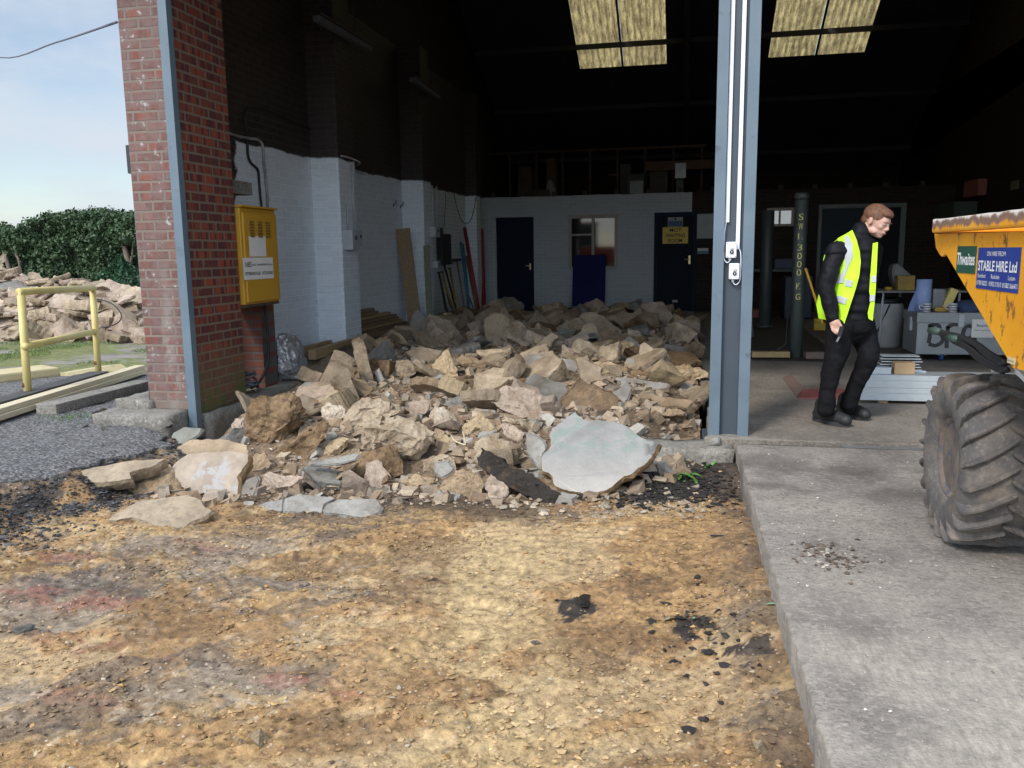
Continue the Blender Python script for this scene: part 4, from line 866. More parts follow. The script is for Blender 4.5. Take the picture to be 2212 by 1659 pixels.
chunk('B', [(1080,230),(1130,215),(1250,290),(1240,310),(1120,280)], 'small brown wedge left of the kite-shaped slab', 'tan', lean=40)
chunk('B', [(1660,1040),(1680,990),(1730,975),(1745,1010),(1700,1055)], 'white stone on the black soil right of the largest smooth slab', 'white', lean=30, Yc=5.12)
chunk('B', [(562,1055),(600,1040),(640,1080),(620,1112),(585,1100)], 'small white stone on the sand below the pink pebbly chunk', 'white', lean=30)
plate('B', [(1600,735),(1830,690),(2050,600),(2090,575),(2085,630),(1900,690),(1640,745)], 'long thin pale sliver of concrete pointing at the column foot', 'lgrey', lean=70, th=0.03, Yc=5.6)
# --- middle and back of the heap
chunk('E', [(10,230),(60,180),(130,165),(200,190),(240,240),(200,320),(190,360),(215,510),(150,530),(30,510),(10,400)], 'tall round-topped brown slab standing upright at the back left', 'dusty', lean=18, t=0.2, bulge=0.05, rough=0.5)
chunk('E', [(160,390),(230,290),(290,235),(350,270),(400,340),(435,460),(420,520),(240,525),(190,450)], 'upright egg-shaped slab in front of the tall round-topped one', 'dusty', lean=22, t=0.2, bulge=0.08, rough=0.7)
plate('E', [(820,250),(860,180),(950,170),(1040,200),(1110,260),(1220,340),(1180,370),(1050,390),(1000,330),(880,300)], 'curved brown slab at the very back, middle', 'dusty', lean=30, th=0.1)
plate('E', [(740,440),(860,340),(870,290),(960,260),(1000,320),(1045,410),(1000,460),(850,470),(760,450)], 'arrow-shaped tan slab in front of the curved back slab', 'dusty', lean=35, th=0.08)
chunk('E', [(1140,200),(1180,175),(1380,180),(1480,250),(1570,300),(1400,335),(1290,320),(1270,370),(1230,350),(1150,250)], 'big squared block with a flat sloping top at the very back, right', 'dusty', lean=40, t=0.25, bulge=0.05, rough=0.5)
chunk('E', [(650,290),(720,250),(800,260),(825,310),(790,400),(700,440),(645,400)], 'grey squarish block left of the curved back slab', 'grey', lean=25)
plate('E', [(440,480),(600,350),(665,385),(600,450),(570,500),(620,560),(480,550)], 'tan slab with a notch bent up right, behind the heap centre', 'dusty', lean=30, th=0.08)
chunk('E', [(1040,500),(1110,450),(1250,415),(1320,440),(1350,500),(1330,580),(1260,600),(1080,560)], 'bright cream boulder in the sunlight, right of centre far back', 'gold', lean=40, t=0.4)
plate('E', [(1360,560),(1370,460),(1410,435),(1480,480),(1540,550),(1600,530),(1640,580),(1645,660),(1600,710),(1500,680),(1360,640)], 'upright two-humped slab right of the bright cream boulder', 'dusty', lean=25, th=0.10)
plate('E', [(810,570),(850,560),(960,620),(1045,660),(1030,760),(930,800),(860,770),(840,680)], 'beige slab standing on its point in the heap centre', 'dusty', lean=28, th=0.07, drop=.01)
plate('E', [(1010,620),(1100,600),(1260,660),(1250,720),(1150,700),(1050,680)], 'thin brown slab below the bright cream boulder', 'tan', lean=40, th=0.04)
plate('E', [(330,580),(420,540),(800,590),(840,650),(820,720),(540,660),(340,620)], 'long grey-brown slab lying across the heap centre', 'grey', lean=45, th=0.07)
plate('E', [(330,260),(420,270),(600,340),(560,370),(430,340),(370,310)], 'flat slab right of the tall round-topped slab', 'dusty', lean=50, th=0.06)
chunk('E', [(1530,440),(1700,330),(1770,310),(1800,370),(1780,430),(1720,460)], 'grey-brown rounded chunk at the back right corner of the heap', 'dusty', lean=30)
plate('E', [(1510,470),(1600,450),(1830,500),(1810,520),(1600,490)], 'thin pale slab beside the floor edge at the right of the heap', 'lgrey', lean=60, th=0.03)
plate('E', [(870,460),(1100,400),(1400,380),(1430,440),(1250,460),(1040,520),(900,490)], 'broad brown earth-covered slab behind the bright cream boulder', 'brown', lean=55, th=0.08)
chunk('E', [(670,560),(690,440),(800,510),(790,560),(720,590)], 'small tan wedge with a tile edge left of the arrow-shaped slab', 'pink', lean=30)
chunk('E', [(1340,600),(1240,660),(1260,640),(1330,580),(1350,590)], 'grey splinter below the bright cream boulder', 'grey', lean=30)
plate('D', [(1135,310),(1190,180),(1230,170),(1300,260),(1380,370),(1300,420),(1160,480),(1145,400)], 'pointed grey slab standing up by the timber along the left wall', 'grey', lean=15, th=0.07)
chunk('D', [(1130,510),(1150,480),(1560,360),(1580,380),(1560,430),(1450,540),(1300,510),(1200,530)], 'long slab with a dark red underside tilted in the rear left of the heap', 'dusty', lean=30, t=0.2, bulge=0.06, rough=0.5)
chunk('D', [(1320,760),(1350,680),(1480,550),(1520,540),(1560,650),(1600,750),(1630,850),(1500,880),(1420,860)], 'bright yellow-white cone-shaped chunk left of the heap centre', 'gold', lean=20, t=0.4)
plate('D', [(1090,580),(1240,520),(1460,570),(1350,690),(1280,720),(1170,640)], 'brown flat block behind the cone-shaped chunk', 'dusty', lean=45, th=0.12)
chunk('D', [(940,700),(960,660),(1130,640),(1260,710),(1250,760),(1090,860),(960,790)], 'block with stepped top and dark red tile sides left of the cone', 'dusty', lean=35, t=0.3)
chunk('D', [(700,690),(800,660),(940,670),(930,780),(860,820),(720,800)], 'square-cornered pale block by the stepped block', 'dusty', lean=30)
chunk('D', [(780,470),(850,420),(960,440),(1000,520),(900,590),(800,560)], 'rounded brown boulder by the timber stack at the left wall', 'tan', lean=30)
plate('D', [(790,770),(840,740),(900,870),(840,890)], 'small upright grey strip of slab before the square-cornered block', 'lgrey', lean=20, th=0.03)
plate('D', [(1050,1005),(1440,790),(1465,812),(1080,1022)], 'long thin grey lath of concrete sloping up to the cone', 'lgrey', lean=25, th=0.04, jag=.004)
chunk('D', [(520,700),(590,610),(700,680),(690,790),(620,780),(540,750)], 'brown angular chunk near the footing along the left wall', 'dusty', lean=30)
chunk('D', [(820,640),(860,580),(1020,550),(1030,620),(900,650)], 'tan chunk right of the timber offcuts', 'dusty', lean=40)
chunk('D', [(830,1010),(960,900),(1030,960),(1060,1040),(900,1050),(840,1040)], 'tan chunk with a black underside right of the galvanised pipe end', 'tan', lean=35)
chunk('D', [(1530,590),(1600,510),(1620,560),(1580,630)], 'grey splinter right behind the cone-shaped chunk', 'grey', lean=25)
chunk('D', [(1680,390),(1740,360),(1810,370),(1850,470),(1830,540),(1700,510)], 'block with a dark brown stain left of the tall round-topped slab', 'dusty', lean=25)
plate('D', [(50,920),(120,870),(280,860),(330,930),(200,1000),(120,990)], 'dark moss-edged slab on the wall footing beside the boulder', 'grey', lean=55, th=0.07)
plate('D', [(130,1080),(330,960),(480,930),(550,1040),(450,1100),(250,1130)], 'sandy flat slab right behind the tallest boulder', 'dusty', lean=55, th=0.08)
chunk('D', [(1910,650),(1960,590),(2080,600),(2060,700),(2000,750),(1920,700)], 'cube-like block with a dark side below the grey pipe', 'dusty', lean=25)
chunk('D', [(1570,650),(1640,590),(1780,620),(1890,680),(1880,740),(1750,760),(1600,700)], 'cream-edged tan chunk right of the cone-shaped chunk', 'tan', lean=35)

# --- the smaller pieces: copies of a few kinds
def proto_rock(seed, flat=1.0, n=13, sub=0.075):
    rr = random.Random(seed); bm = BM(); vs = []
    for k in range(n):
        v = Vector((rr.gauss(0, 1), rr.gauss(0, 1), rr.gauss(0, 1))).normalized()
        vs.append(bm.verts.new((v.x*0.5*rr.uniform(.8, 1.1), v.y*0.40*rr.uniform(.7, 1.1), v.z*0.36*flat)))
    bmesh.ops.convex_hull(bm, input=vs); bmesh.ops.delete(bm, geom=[v for v in bm.verts if not v.link_faces], context='VERTS')
    bmesh.ops.triangulate(bm, faces=bm.faces[:])
    for it in range(5):
        es = [e for e in bm.edges if e.calc_length() > sub*1.6]
        if not es: break
        bmesh.ops.subdivide_edges(bm, edges=es, cuts=1); bmesh.ops.triangulate(bm, faces=[f for f in bm.faces if len(f.verts) > 3])
    bm.normal_update()
    for v in bm.verts:
        q = v.co+Vector((seed*3.1, 0, 0)); v.co += v.normal*(0.03*noise.noise(q*4)+0.015*noise.noise(q*11)-0.025*noise.voronoi(q*6)[0][0]-0.012*noise.voronoi(q*14)[0][0])
    me = bpy.data.meshes.new('rubble_chunk'); bm.to_mesh(me); bm.free(); me.materials.append(M_RUB); return me
protos = [proto_rock(s, f, n) for s, f, n in ((1, 1, 10), (2, .8, 12), (3, .6, 10), (4, 1, 14), (5, .35, 11), (6, .25, 12), (7, .22, 9), (8, .9, 9), (9, .5, 12), (10, .3, 14))]
LAB_S = 'small broken bit of concrete lying between the larger pieces of the heap in the bay'
def scatter(me, loc, size, rr, tilt=0.5, col=None, label=LAB_S, group='small rubble between the large pieces', cat='concrete chunk', name='rubble_chunk'):
    o = link(bpy.data.objects.new(name, me)); o.location = loc
    o.rotation_euler = (rr.gauss(0, tilt), rr.gauss(0, tilt), rr.uniform(0, 6.28)); s = size
    o.scale = (s*rr.uniform(.85, 1.2), s*rr.uniform(.85, 1.2), s*rr.uniform(.8, 1.2))
    cc = COLS[col or rr.choice(['pale', 'tan', 'dusty', 'dusty', 'pink', 'brown', 'grey', 'gold', 'dusty'])]
    f = rr.uniform(.82, 1.1); o.color = (cc[0]*f, cc[1]*f, cc[2]*f, cc[3]+0.1)
    props(o, label, cat, group); return o
def proto_slab(seed, th):
    rr = random.Random(seed); n = rr.randint(5, 7); Q = []
    for k in range(n):
        a = 2*math.pi*(k+rr.uniform(-.3, .3))/n; r = rr.uniform(.32, .58); Q.append(Vector((r*math.cos(a), r*0.8*math.sin(a))))
    Q = frac_outline(Q, seed, 0.035, 0.045); bm = BM(); rings = []
    for k, (s_, z) in enumerate(((0.97, 0), (1.0, -0.015), (1.02, -0.4*th), (0.99, -0.75*th), (0.93, -th))):
        rings.append([bm.verts.new((q.x*s_+0.02*noise.noise(Vector((q.x*9, q.y*9, k+seed))), q.y*s_+0.02*noise.noise(Vector((q.x*9, q.y*9, k+seed+9))), z+(0.02*noise.noise(Vector((q.x*5, q.y*5, k))) if k in (0, 4) else 0)+th/2)) for q in Q])
    m = len(Q); f0 = bm.faces.new(rings[0]); f1 = bm.faces.new(rings[-1][::-1])
    for a, b in zip(rings, rings[1:]):
        for i in range(m): bm.faces.new((a[i], b[i], b[(i+1) % m], a[(i+1) % m]))
    bmesh.ops.recalc_face_normals(bm, faces=bm.faces)
    for f in bm.faces: f.material_index = 1
    f0.material_index = 0
    me = bpy.data.meshes.new('concrete_fragment'); bm.to_mesh(me); bm.free(); me.materials.append(M_SLABF); me.materials.append(M_RUB); return me
slabs = [proto_slab(100+k, t_) for k, t_ in enumerate((0.10, 0.16, 0.13, 0.22, 0.30, 0.12, 0.18, 0.26))]
rr = random.Random(42); cnt = 0
hv = []
for o in RUB:
    bb = [Vector(c) for c in o.bound_box]; hv.append((o.location.x, o.location.y, max(c.length for c in bb)*0.20))
while cnt < 195:
    t = rr.random()**1.15; y = 4.75+11.0*t; x = rr.uniform(-3.6 if y < 6 else -4.0, 0.12)
    yf = np.interp(x, [-3.6, -3.2, -2.5, -1.5, -0.6, 0.0, 0.4], [5.0, 4.7, 4.7, 4.85, 5.05, 5.6, 6.0])
    if y < yf or (x < -3.4 and y < 9.0) or (x < -3.8 and y < 13): continue
    if any((x-q[0])**2+(y-q[1])**2 < q[2]**2 for q in hv): continue
    s = rr.uniform(0.24, 0.56)*(0.72 if y < 6 else 1.0)*(1.0+0.05*max(0, y-8))
    if y < 6.3 and x > -0.85: continue
    isl = rr.random() < 0.6
    scatter(rr.choice(slabs) if isl else rr.choice(protos), (x, y, surf(x, y)+s*0.12), s*(1.15 if isl else 1), rr, 0.5, None, LAB_S if not isl else 'flat broken slab piece lying between the larger pieces of the heap in the bay', 'small rubble between the large pieces' if not isl else 'small slab pieces in the heap', 'concrete chunk' if not isl else 'concrete slab', 'rubble_chunk' if not isl else 'concrete_fragment'); cnt += 1
# fine crumbs of the heap and of the sand: too many to count
def crumbs(name, n, gen, m, label, cat, seed, smin, smax, col=None, shard=False, pw=3.2):
    rr = random.Random(seed); V = []; F = []; Cc = []; b = 0
    ico = [(0.25, 0.1, 0.75), (0.9, -0.1, 0.1), (0.2, 0.85, 0.0), (-0.85, 0.45, 0.15), (-0.7, -0.6, 0.45), (0.3, -0.8, 0.5), (0, 0, -0.6)]
    fc = [(0, 1, 2), (0, 2, 3), (0, 3, 4), (0, 4, 5), (0, 5, 1), (6, 2, 1), (6, 3, 2), (6, 4, 3), (6, 5, 4), (6, 1, 5)]
    if shard: fc = [(0, 3, 2, 1), (4, 5, 6, 7), (0, 1, 5, 4), (1, 2, 6, 5), (2, 3, 7, 6), (3, 0, 4, 7)]
    for i in range(n):
        r_ = gen(rr)
        if r_ is None: continue
        x, y, z = r_[:3]; s = smin+(smax-smin)*rr.random()**pw
        if shard:
            ax = Vector((rr.gauss(0, 1), rr.gauss(0, 1), rr.gauss(0, 1))).normalized(); Q = Matrix.Rotation(rr.gauss(0, 0.7), 3, ax) @ Matrix.Rotation(rr.uniform(0, 6.28), 3, 'Z')
            cc = rr.choice(col); f = rr.uniform(.7, 1.2); th = rr.uniform(.2, .65)
            for p in ((-1, -.8, -1), (1, -.7, -1), (.9, .8, -1), (-.8, .9, -1), (-.9, -.7, 1), (.8, -.8, 1), (.9, .7, 1), (-1, .7, 1)):
                q = Q @ Vector((p[0]*s*rr.uniform(.35, 1.1), p[1]*s*rr.uniform(.35, 1.0), p[2]*s*th*rr.uniform(.5, 1.1)))
                V.append((x+q.x, y+q.y, z+q.z+s*0.2)); Cc.append((cc[0]*f, cc[1]*f, cc[2]*f, 1))
            F += [tuple(b+k for k in q) for q in fc]; b += 8
            continue
        s = s; a = rr.uniform(0, 6.28); ca, sa = math.cos(a), math.sin(a)
        cc = rr.choice(col); f = rr.uniform(.75, 1.2)
        for p in ico:
            k = rr.uniform(.55, 1.3); u, v_, w_ = p[0]*k*s, p[1]*k*s*0.8, p[2]*k*s*0.7
            V.append((x+u*ca-v_*sa, y+u*sa+v_*ca, z+w_+s*0.1)); Cc.append((cc[0]*f, cc[1]*f, cc[2]*f, 1))
        F += [(b+q[0], b+q[1], b+q[2]) for q in fc]; b += 7
    me = bpy.data.meshes.new(name); me.from_pydata(V, [], F); ca_ = me.color_attributes.new('soil', 'FLOAT_COLOR', 'POINT')
    ca_.data.foreach_set('color', np.array(Cc).ravel()); o = mesh_obj(name, me, m); props(o, label, cat, kind='stuff'); return o
gm_ = NG(mat('crumb', (0.4, 0.3, 0.2), 0.9)); va = gm_.n('ShaderNodeVertexColor', layer_name='soil'); p = gm_.coord('Position')
M_CRUMB = gm_.fin(gm_.mix(1.0, va.outputs['Color'], gm_.ramp(gm_.noise(p, 60, 3, 0.6), [(0.3, (0.75, 0.75, 0.75)), (0.7, (1.15, 1.15, 1.15))]), 'MULTIPLY'), gm_.bump(gm_.noise(p, 200, 2, 0.6), 0.5, 0.003))
def gen_heap(r_):
    y = 4.6+11*r_.random()**1.3; x = r_.uniform(-3.8, 0.13)
    if y < 6 and x < -3.4: return None
    return (x, y, surf(x, y))
crumbs('rubble_fines', 9000, gen_heap, M_CRUMB, 'small crumbs of concrete and brick strewn over the heap in the bay', 'rubble crumbs', 5, 0.006, 0.040, [(0.34, 0.27, 0.19), (0.28, 0.2, 0.13), (0.32, 0.27, 0.21), (0.40, 0.33, 0.25), (0.22, 0.15, 0.09), (0.34, 0.26, 0.18), (0.3, 0.25, 0.19)])
def gen_front(r_):
    x = r_.uniform(-3.5, 0.1); yf = np.interp(x, [-3.6, -3.2, -2.5, -1.5, -0.6, 0.0, 0.4], [4.9, 4.5, 4.55, 4.75, 4.95, 5.45, 5.9]); y = yf-0.10+min(11, abs(r_.gauss(0, 1.0)) if r_.random() < 0.22 else r_.uniform(0.9, 9.5))
    if x < -3.35 and y < 9: return None
    return (x, y, surf(x, y))
crumbs('rubble_shards', 4200, gen_front, M_CRUMB, 'hand-sized shards of concrete filling the gaps of the heap', 'rubble shards', 15, 0.014, 0.080, [(0.34, 0.26, 0.18), (0.28, 0.2, 0.13), (0.32, 0.26, 0.2), (0.38, 0.30, 0.21), (0.2, 0.13, 0.075), (0.26, 0.19, 0.12), (0.30, 0.28, 0.24)], True, 2.2)
def gen_sand(r_):
    x = r_.uniform(-4.2, 0.34); y = 1.6+3.9*r_.random()
    if x < edge_x(y)+0.1: return None
    dens = 0.08+0.9*max(0, 0.25+noise.noise(Vector((x*3.1, y*3.1, 3)))*1.6)+0.35*(x > -0.7)*(y < 3.0)+0.3*(y < 2.6)+0.3*(y > 4.3)
    if r_.random() > dens: return None
    return (x, y, dig_z(x, y) if False else 0)
rr_s = random.Random(9)
def tint(o):
    me = o.data; n = len(me.vertices); a = np.empty(n*3); me.vertices.foreach_get('co', a); a = a.reshape(-1, 7, 3); cx_ = a[:, :, 0].mean(1)[:, None]; cy_ = a[:, :, 1].mean(1)[:, None]
    sc = soil_cols(cx_, cy_, None)[:, 0, :]; rs = np.random.RandomState(3); f = rs.uniform(0.75, 1.45, len(sc))[:, None]; ca = me.color_attributes['soil']; b = np.empty(n*4); ca.data.foreach_get('color', b); b = b.reshape(-1, 7, 4)
    k = (rs.rand(len(sc)) < 0.86)[:, None, None]; new = np.repeat((sc*f)[:, None, :], 7, 1); b[:, :, :3] = np.where(k, new, b[:, :, :3]); ca.data.foreach_set('color', b.ravel())
def batch_z(o):
    me = o.data; n = len(me.vertices); a = np.empty(n*3); me.vertices.foreach_get('co', a); a = a.reshape(-1, 3)
    g_ = a.reshape(-1, 7, 3); cx_ = g_[:, :, 0].mean(1)[:, None]; cy_ = g_[:, :, 1].mean(1)[:, None]
    g_[:, :, 2] += dig_height(cx_, cy_); me.vertices.foreach_set('co', g_.ravel())
_gv = crumbs('gravel', 46000, gen_sand, M_CRUMB, 'loose sandy crumbs and pebbles strewn over the dug ground', 'gravel', 6, 0.0028, 0.017, [(0.38, 0.22, 0.085), (0.34, 0.20, 0.08), (0.44, 0.30, 0.15), (0.26, 0.16, 0.075), (0.40, 0.33, 0.24), (0.14, 0.10, 0.07), (0.36, 0.21, 0.085)], pw=2.6); batch_z(_gv); tint(_gv)
def gen_black(r_):
    y = r_.uniform(2.4, 5.7); x = float(edge_x(y))+r_.gauss(0.30, 0.22)
    if x < edge_x(y)+0.02: return None
    return (x, y, 0)
batch_z(crumbs('tarmac_crumbs', 8000, gen_black, M_CRUMB, 'black crumbs of tarmac and soil below the broken tarmac edge', 'tarmac crumbs', 7, 0.005, 0.024, [(0.03, 0.03, 0.032), (0.05, 0.048, 0.048), (0.10, 0.10, 0.10), (0.02, 0.02, 0.02)]))
def gen_blk2(r_):
    return (r_.gauss(-0.25, 0.33), r_.gauss(5.2, 0.16), 0) if r_.random() < 0.97 else (r_.gauss(0.1, 0.12), r_.gauss(3.2, 0.25), 0)
def clipg(f):
    def q(r_):
        a = f(r_)
        return a if -1.2 < a[0] < 0.34 and a[1] < 5.85 else None
    return q
batch_z(crumbs('soil_crumbs', 2600, clipg(gen_blk2), M_CRUMB, 'black crumbly soil under the threshold by the column', 'soil crumbs', 8, 0.005, 0.035, [(0.02, 0.018, 0.016), (0.035, 0.028, 0.024), (0.015, 0.013, 0.012)]))
def gen_apron(r_):
    x = 0.42+2.2*r_.random()**1.6; y = r_.uniform(1.9, 5.7); return (x, y, 0.001)
crumbs('apron_grit', 500, gen_apron, M_CRUMB, 'specks of pale grit scattered on the concrete apron', 'grit', 12, 0.002, 0.009, [(0.5, 0.46, 0.4), (0.6, 0.58, 0.52), (0.2, 0.17, 0.14)])
def gen_dirt(r_): return (r_.gauss(0.62, 0.09), r_.gauss(3.62, 0.09), 0.001)
crumbs('dirt_scatter', 260, gen_dirt, M_CRUMB, 'little patch of dirt and stones on the apron near its edge', 'dirt', 14, 0.003, 0.018, [(0.09, 0.065, 0.045), (0.14, 0.10, 0.07), (0.4, 0.36, 0.3)])
# single stones one can point at on the sand
def stone(M_, label, size, col, kind=0, zoff=0.3, flat=1):
    u, v = px(*M_); p = hit(u, v); o = scatter(protos[kind], (p.x, p.y, p.z+size*0.2*flat), size, random.Random(int(u)), 0.15, col, label, None, 'stone', 'stone'); o.scale.z *= flat; o.color = tuple(COLS[col][:3])+(0.0,)
for a in ((('H', 1130, 930), 'rounded ochre stone, biggest on the near sand at the bottom left', 0.105, 'gold', 3), (('H', 1065, 915), 'pale small stone touching the biggest ochre stone', 0.05, 'pale', 1), (('G', 705, 390), 'ochre lump of clay standing on the right part of the sand', 0.10, 'gold', 7), (('H', 1565, 885), 'small white stone alone on the sand near the bottom centre', 0.038, 'white', 1), (('G', 345, 955), 'pale ochre stone at the bottom edge right of centre', 0.062, 'gold', 0), (('G', 1075, 940), 'two-toned sandy stone near the bottom of the apron edge', 0.075, 'gold', 3), (('G', 1080, 580), 'round black stone close to the apron edge', 0.04, 'dark', 3), (('G', 1150, 690), 'pinkish stone close to the apron edge below the green leaf', 0.05, 'pink', 1), (('G', 650, 570), 'dull brown stone half sunk in the sand left of the apron', 0.07, 'tan', 1), (('H', 100, 430), 'grey stone sunk in the clay at the left edge', 0.10, 'grey', 2), (('G', 1270, 72), 'white pebble lying on the apron dirt patch', 0.03, 'white', 1), (('C', 550, 1150), 'pale ochre clod left on the sand below the long narrow slab', 0.10, 'gold', 0), (('C', 230, 1220), 'black lump left on the sand', 0.07, 'dark', 1), (('C', 1060, 905), 'round black lump under the long narrow slab', 0.065, 'dark', 3), (('G', 915, 350), 'black crumbly clod in the middle of the right-hand sand', 0.085, 'dark', 4), (('G', 330, 320), 'biggest black crumbly clod on the pale wheel track', 0.13, 'dark', 7), (('G', 120, 480), 'blue-grey flat pebble on the pale wheel track', 0.06, 'grey', 5), (('H', 1480, 1010), 'cream stone cut by the bottom edge, centre', 0.04, 'white', 0), (('H', 1060, 1000), 'flat whitish stone at the bottom edge below the biggest ochre stone', 0.085, 'white', 2), (('G', 1235, 925), 'ochre stone against the apron at the very bottom', 0.05, 'gold', 1), (('H', 780, 715), 'dull orange clod with crumbs round it, left part of the sand', 0.04, 'gold', 1)):
    stone(*a)
# ================================================================== OBJECTS IN AND AROUND THE BAYS
UX, UY, UZ = Vector((1, 0, 0)), Vector((0, 1, 0)), Vector((0, 0, 1))
M_INK = mat('black_ink', (0.012, 0.012, 0.014), 0.6)
M_PAPER = mottled('white_paper', (0.60, 0.59, 0.56), (0.68, 0.67, 0.63), 6, 0.6, 0)
# --- yellow cabinet on the left wall
M_YEL = mottled('yellow_cabinet_paint', (0.42, 0.225, 0.022), (0.48, 0.27, 0.03), 4, 0.45, 0.05, spots=(0.16, 0.09, 0.03), spot_amt=(0.70, 0.76), kind='Position')
cb_ = thing('meter_cabinet', 'yellow metal cabinet with louvres and a white label on the wall by the brick pier', 'cabinet', (-4.0, 7.05, 0.9))
bm = BM(); box(bm, (-4.25, 6.745, 0.885), (-3.868, 7.385, 1.745), 0.008); obj('body', bm, M_YEL, cb_)
bm = BM(); box(bm, (-3.867, 6.765, 0.905), (-3.845, 7.365, 1.70), 0.006); dr = obj('door', bm, M_YEL, cb_)
bm = BM(); box(bm, (-4.27, 6.735, 1.747), (-3.84, 7.395, 1.765), 0.004); obj('lid', bm, M_YEL, cb_)
bm = BM()
for cy_ in (6.90, 7.045, 7.19):
    for k in range(6):
        z = 1.632-k*0.026; prism(bm, [(-3.8445, cy_-0.040, z), (-3.836, cy_-0.040, z-0.016), (-3.8445, cy_-0.040, z-0.016)], (0, 0.08, 0))
obj('louvre', bm, mottled('louvre_dark', (0.14, 0.085, 0.02), (0.2, 0.12, 0.03), 9, 0.6), dr)
def xquad(c, x0, y0, x1, y1, X, m, name, parent, lift=0.0):
    pts = [atX(*px(c, *q), X) for q in ((x0, y0), (x1, y0), (x1, y1), (x0, y1))]
    ys_ = [p.y for p in pts]; zs = [p.z for p in pts]; y0_, y1_, z0_, z1_ = min(ys_), max(ys_), (zs[2]+zs[3])/2, (zs[0]+zs[1])/2
    bm = BM(); box(bm, (X, y0_, z0_), (X+0.0018, y1_, z1_)); o = obj(name, bm, m, parent); return y0_, y1_, z0_, z1_
xquad('W', 340, 700, 450, 848, -3.8445, M_PAPER, 'blank_label', dr)
y0, y1, z0, z1 = xquad('W', 296, 856, 503, 1012, -3.8445, M_PAPER, 'label', dr)
w_ = y1-y0; h_ = z1-z0; o0 = Vector((-3.8427, y0, z0))
lb = [o for o in dr.children if o.name.startswith('label')] if False else None
text('lettering', 'NBS', o0+UY*0.05*w_+UZ*h_*0.58, UY, UZ, w_*0.22, h_*0.24, M_INK, dr, 0.001, 0.01, 0.2)
text('lettering', '(HGV TRAILER RENTALS) Ltd', o0+UY*0.29*w_+UZ*h_*0.60, UY, UZ, w_*0.68, h_*0.12, M_INK, dr, 0.001, 0.02)
text('lettering', 'PETERBOROUGH', o0+UY*0.05*w_+UZ*h_*0.20, UY, UZ, w_*0.50, h_*0.15, M_INK, dr, 0.001, 0.02)
text('lettering', '01733 810283', o0+UY*0.60*w_+UZ*h_*0.20, UY, UZ, w_*0.37, h_*0.15, M_INK, dr, 0.001, 0.02)
bm = BM(); box(bm, (-4.3, 6.76, 0.86), (-3.88, 7.40, 0.884), 0.003); obj('bracket', bm, mottled('rusty_bracket', (0.05, 0.04, 0.035), (0.1, 0.07, 0.05), 9, 0.7), cb_)
def cable(label, pts, r, m, name='cable', n=6, cat='cable'):
    bm = BM(); tube(bm, curve_pts(pts, n), r, 8); o = obj(name, bm, m, None, True, centre=False); return props(o, label, cat)
M_GREYC = mat('grey_cable', (0.10, 0.10, 0.105), 0.5); M_WC = mat('white_cable', (0.45, 0.46, 0.48), 0.5)
cable('black cable dropping from under the yellow cabinet, nearer the pier', [(-4.1, 6.98, 0.88), (-4.08, 6.98, 0.6), (-4.1, 7.0, 0.3), (-4.12, 7.0, 0.09)], 0.014, M_GREYC)
cable('thick black cable dropping along the brick stub under the yellow cabinet', [(-4.0, 7.33, 0.88), (-3.99, 7.34, 0.6), (-4.0, 7.33, 0.3), (-4.05, 7.25, 0.12), (-4.1, 7.15, 0.06)], 0.014, M_BLACK)
co = []
for k in range(60):
    a = k*0.55; r_ = 0.10+0.025*math.sin(k*1.7); co.append((-4.05+r_*math.cos(a)*.8, 7.0+r_*math.sin(a), 0.055+0.003*k+0.03*max(0, math.sin(a*1.3))))
cable('heap of coiled grey cable in the recess under the yellow cabinet', co, 0.011, M_GREYC, 'cable_coil', 3)
def wl(c, pts, X=XW+0.02): return [atX(*px(c, *p), X) for p in pts]
cable('black cable arching up on the sooty brick above the painted wall', wl('N', [(330, 1000), (300, 880), (310, 800), (360, 780), (460, 800), (600, 860), (760, 930), (840, 950)]), 0.010, M_BLACK)
cable('white edged pipe bending down behind the yellow cabinet', wl('N', [(180, 965), (260, 990), (340, 1005), (400, 1015), (432, 1060), (440, 1170), (455, 1300), (465, 1400), (468, 1510)]), 0.016, mottled('scuffed_pipe', (0.12, 0.12, 0.13), (0.4, 0.41, 0.43), 9, 0.5), 'pipe', cat='pipe')
cable('black pipe running down beside the white edged pipe', wl('N', [(322, 1010), (325, 1120), (345, 1180), (395, 1230), (405, 1300), (415, 1420), (425, 1510)]), 0.014, M_BLACK, 'pipe', cat='pipe')
cable('white conduit along the top of the first painted pilaster', [(-4.2, 9.81, 2.52), (-4.22, 10.1, 2.53), (-4.22, 10.45, 2.50), (-4.5, 10.9, 2.48), (-4.58, 11.5, 2.46)], 0.012, M_WC, 'conduit', cat='conduit')
def wallsw(Yc, X, z0, label1, second=True):
    t = thing('switch_box', label1, 'switch box', (X, Yc, z0)); bm = BM(); box(bm, (X, Yc-0.07, z0), (X+0.10, Yc+0.07, z0+0.42), 0.008); obj('case', bm, M_WHITE_PL if X > -4.24 else M_WC, t)
    bm = BM(); box(bm, (X+0.10, Yc-0.02, z0+0.12), (X+0.12, Yc+0.05, z0+0.2), 0.004); obj('lever', bm, M_DARKMETAL, t)
    bm = BM(); tube(bm, [(X+0.04, Yc+0.02, z0+0.42), (X+0.04, Yc+0.02, 2.46)], 0.016, 8); obj('conduit', bm, M_WC, t); return t
M_GREYBOX = mottled('pale_grey_box', (0.36, 0.38, 0.41), (0.44, 0.46, 0.49), 8, 0.5, 0)
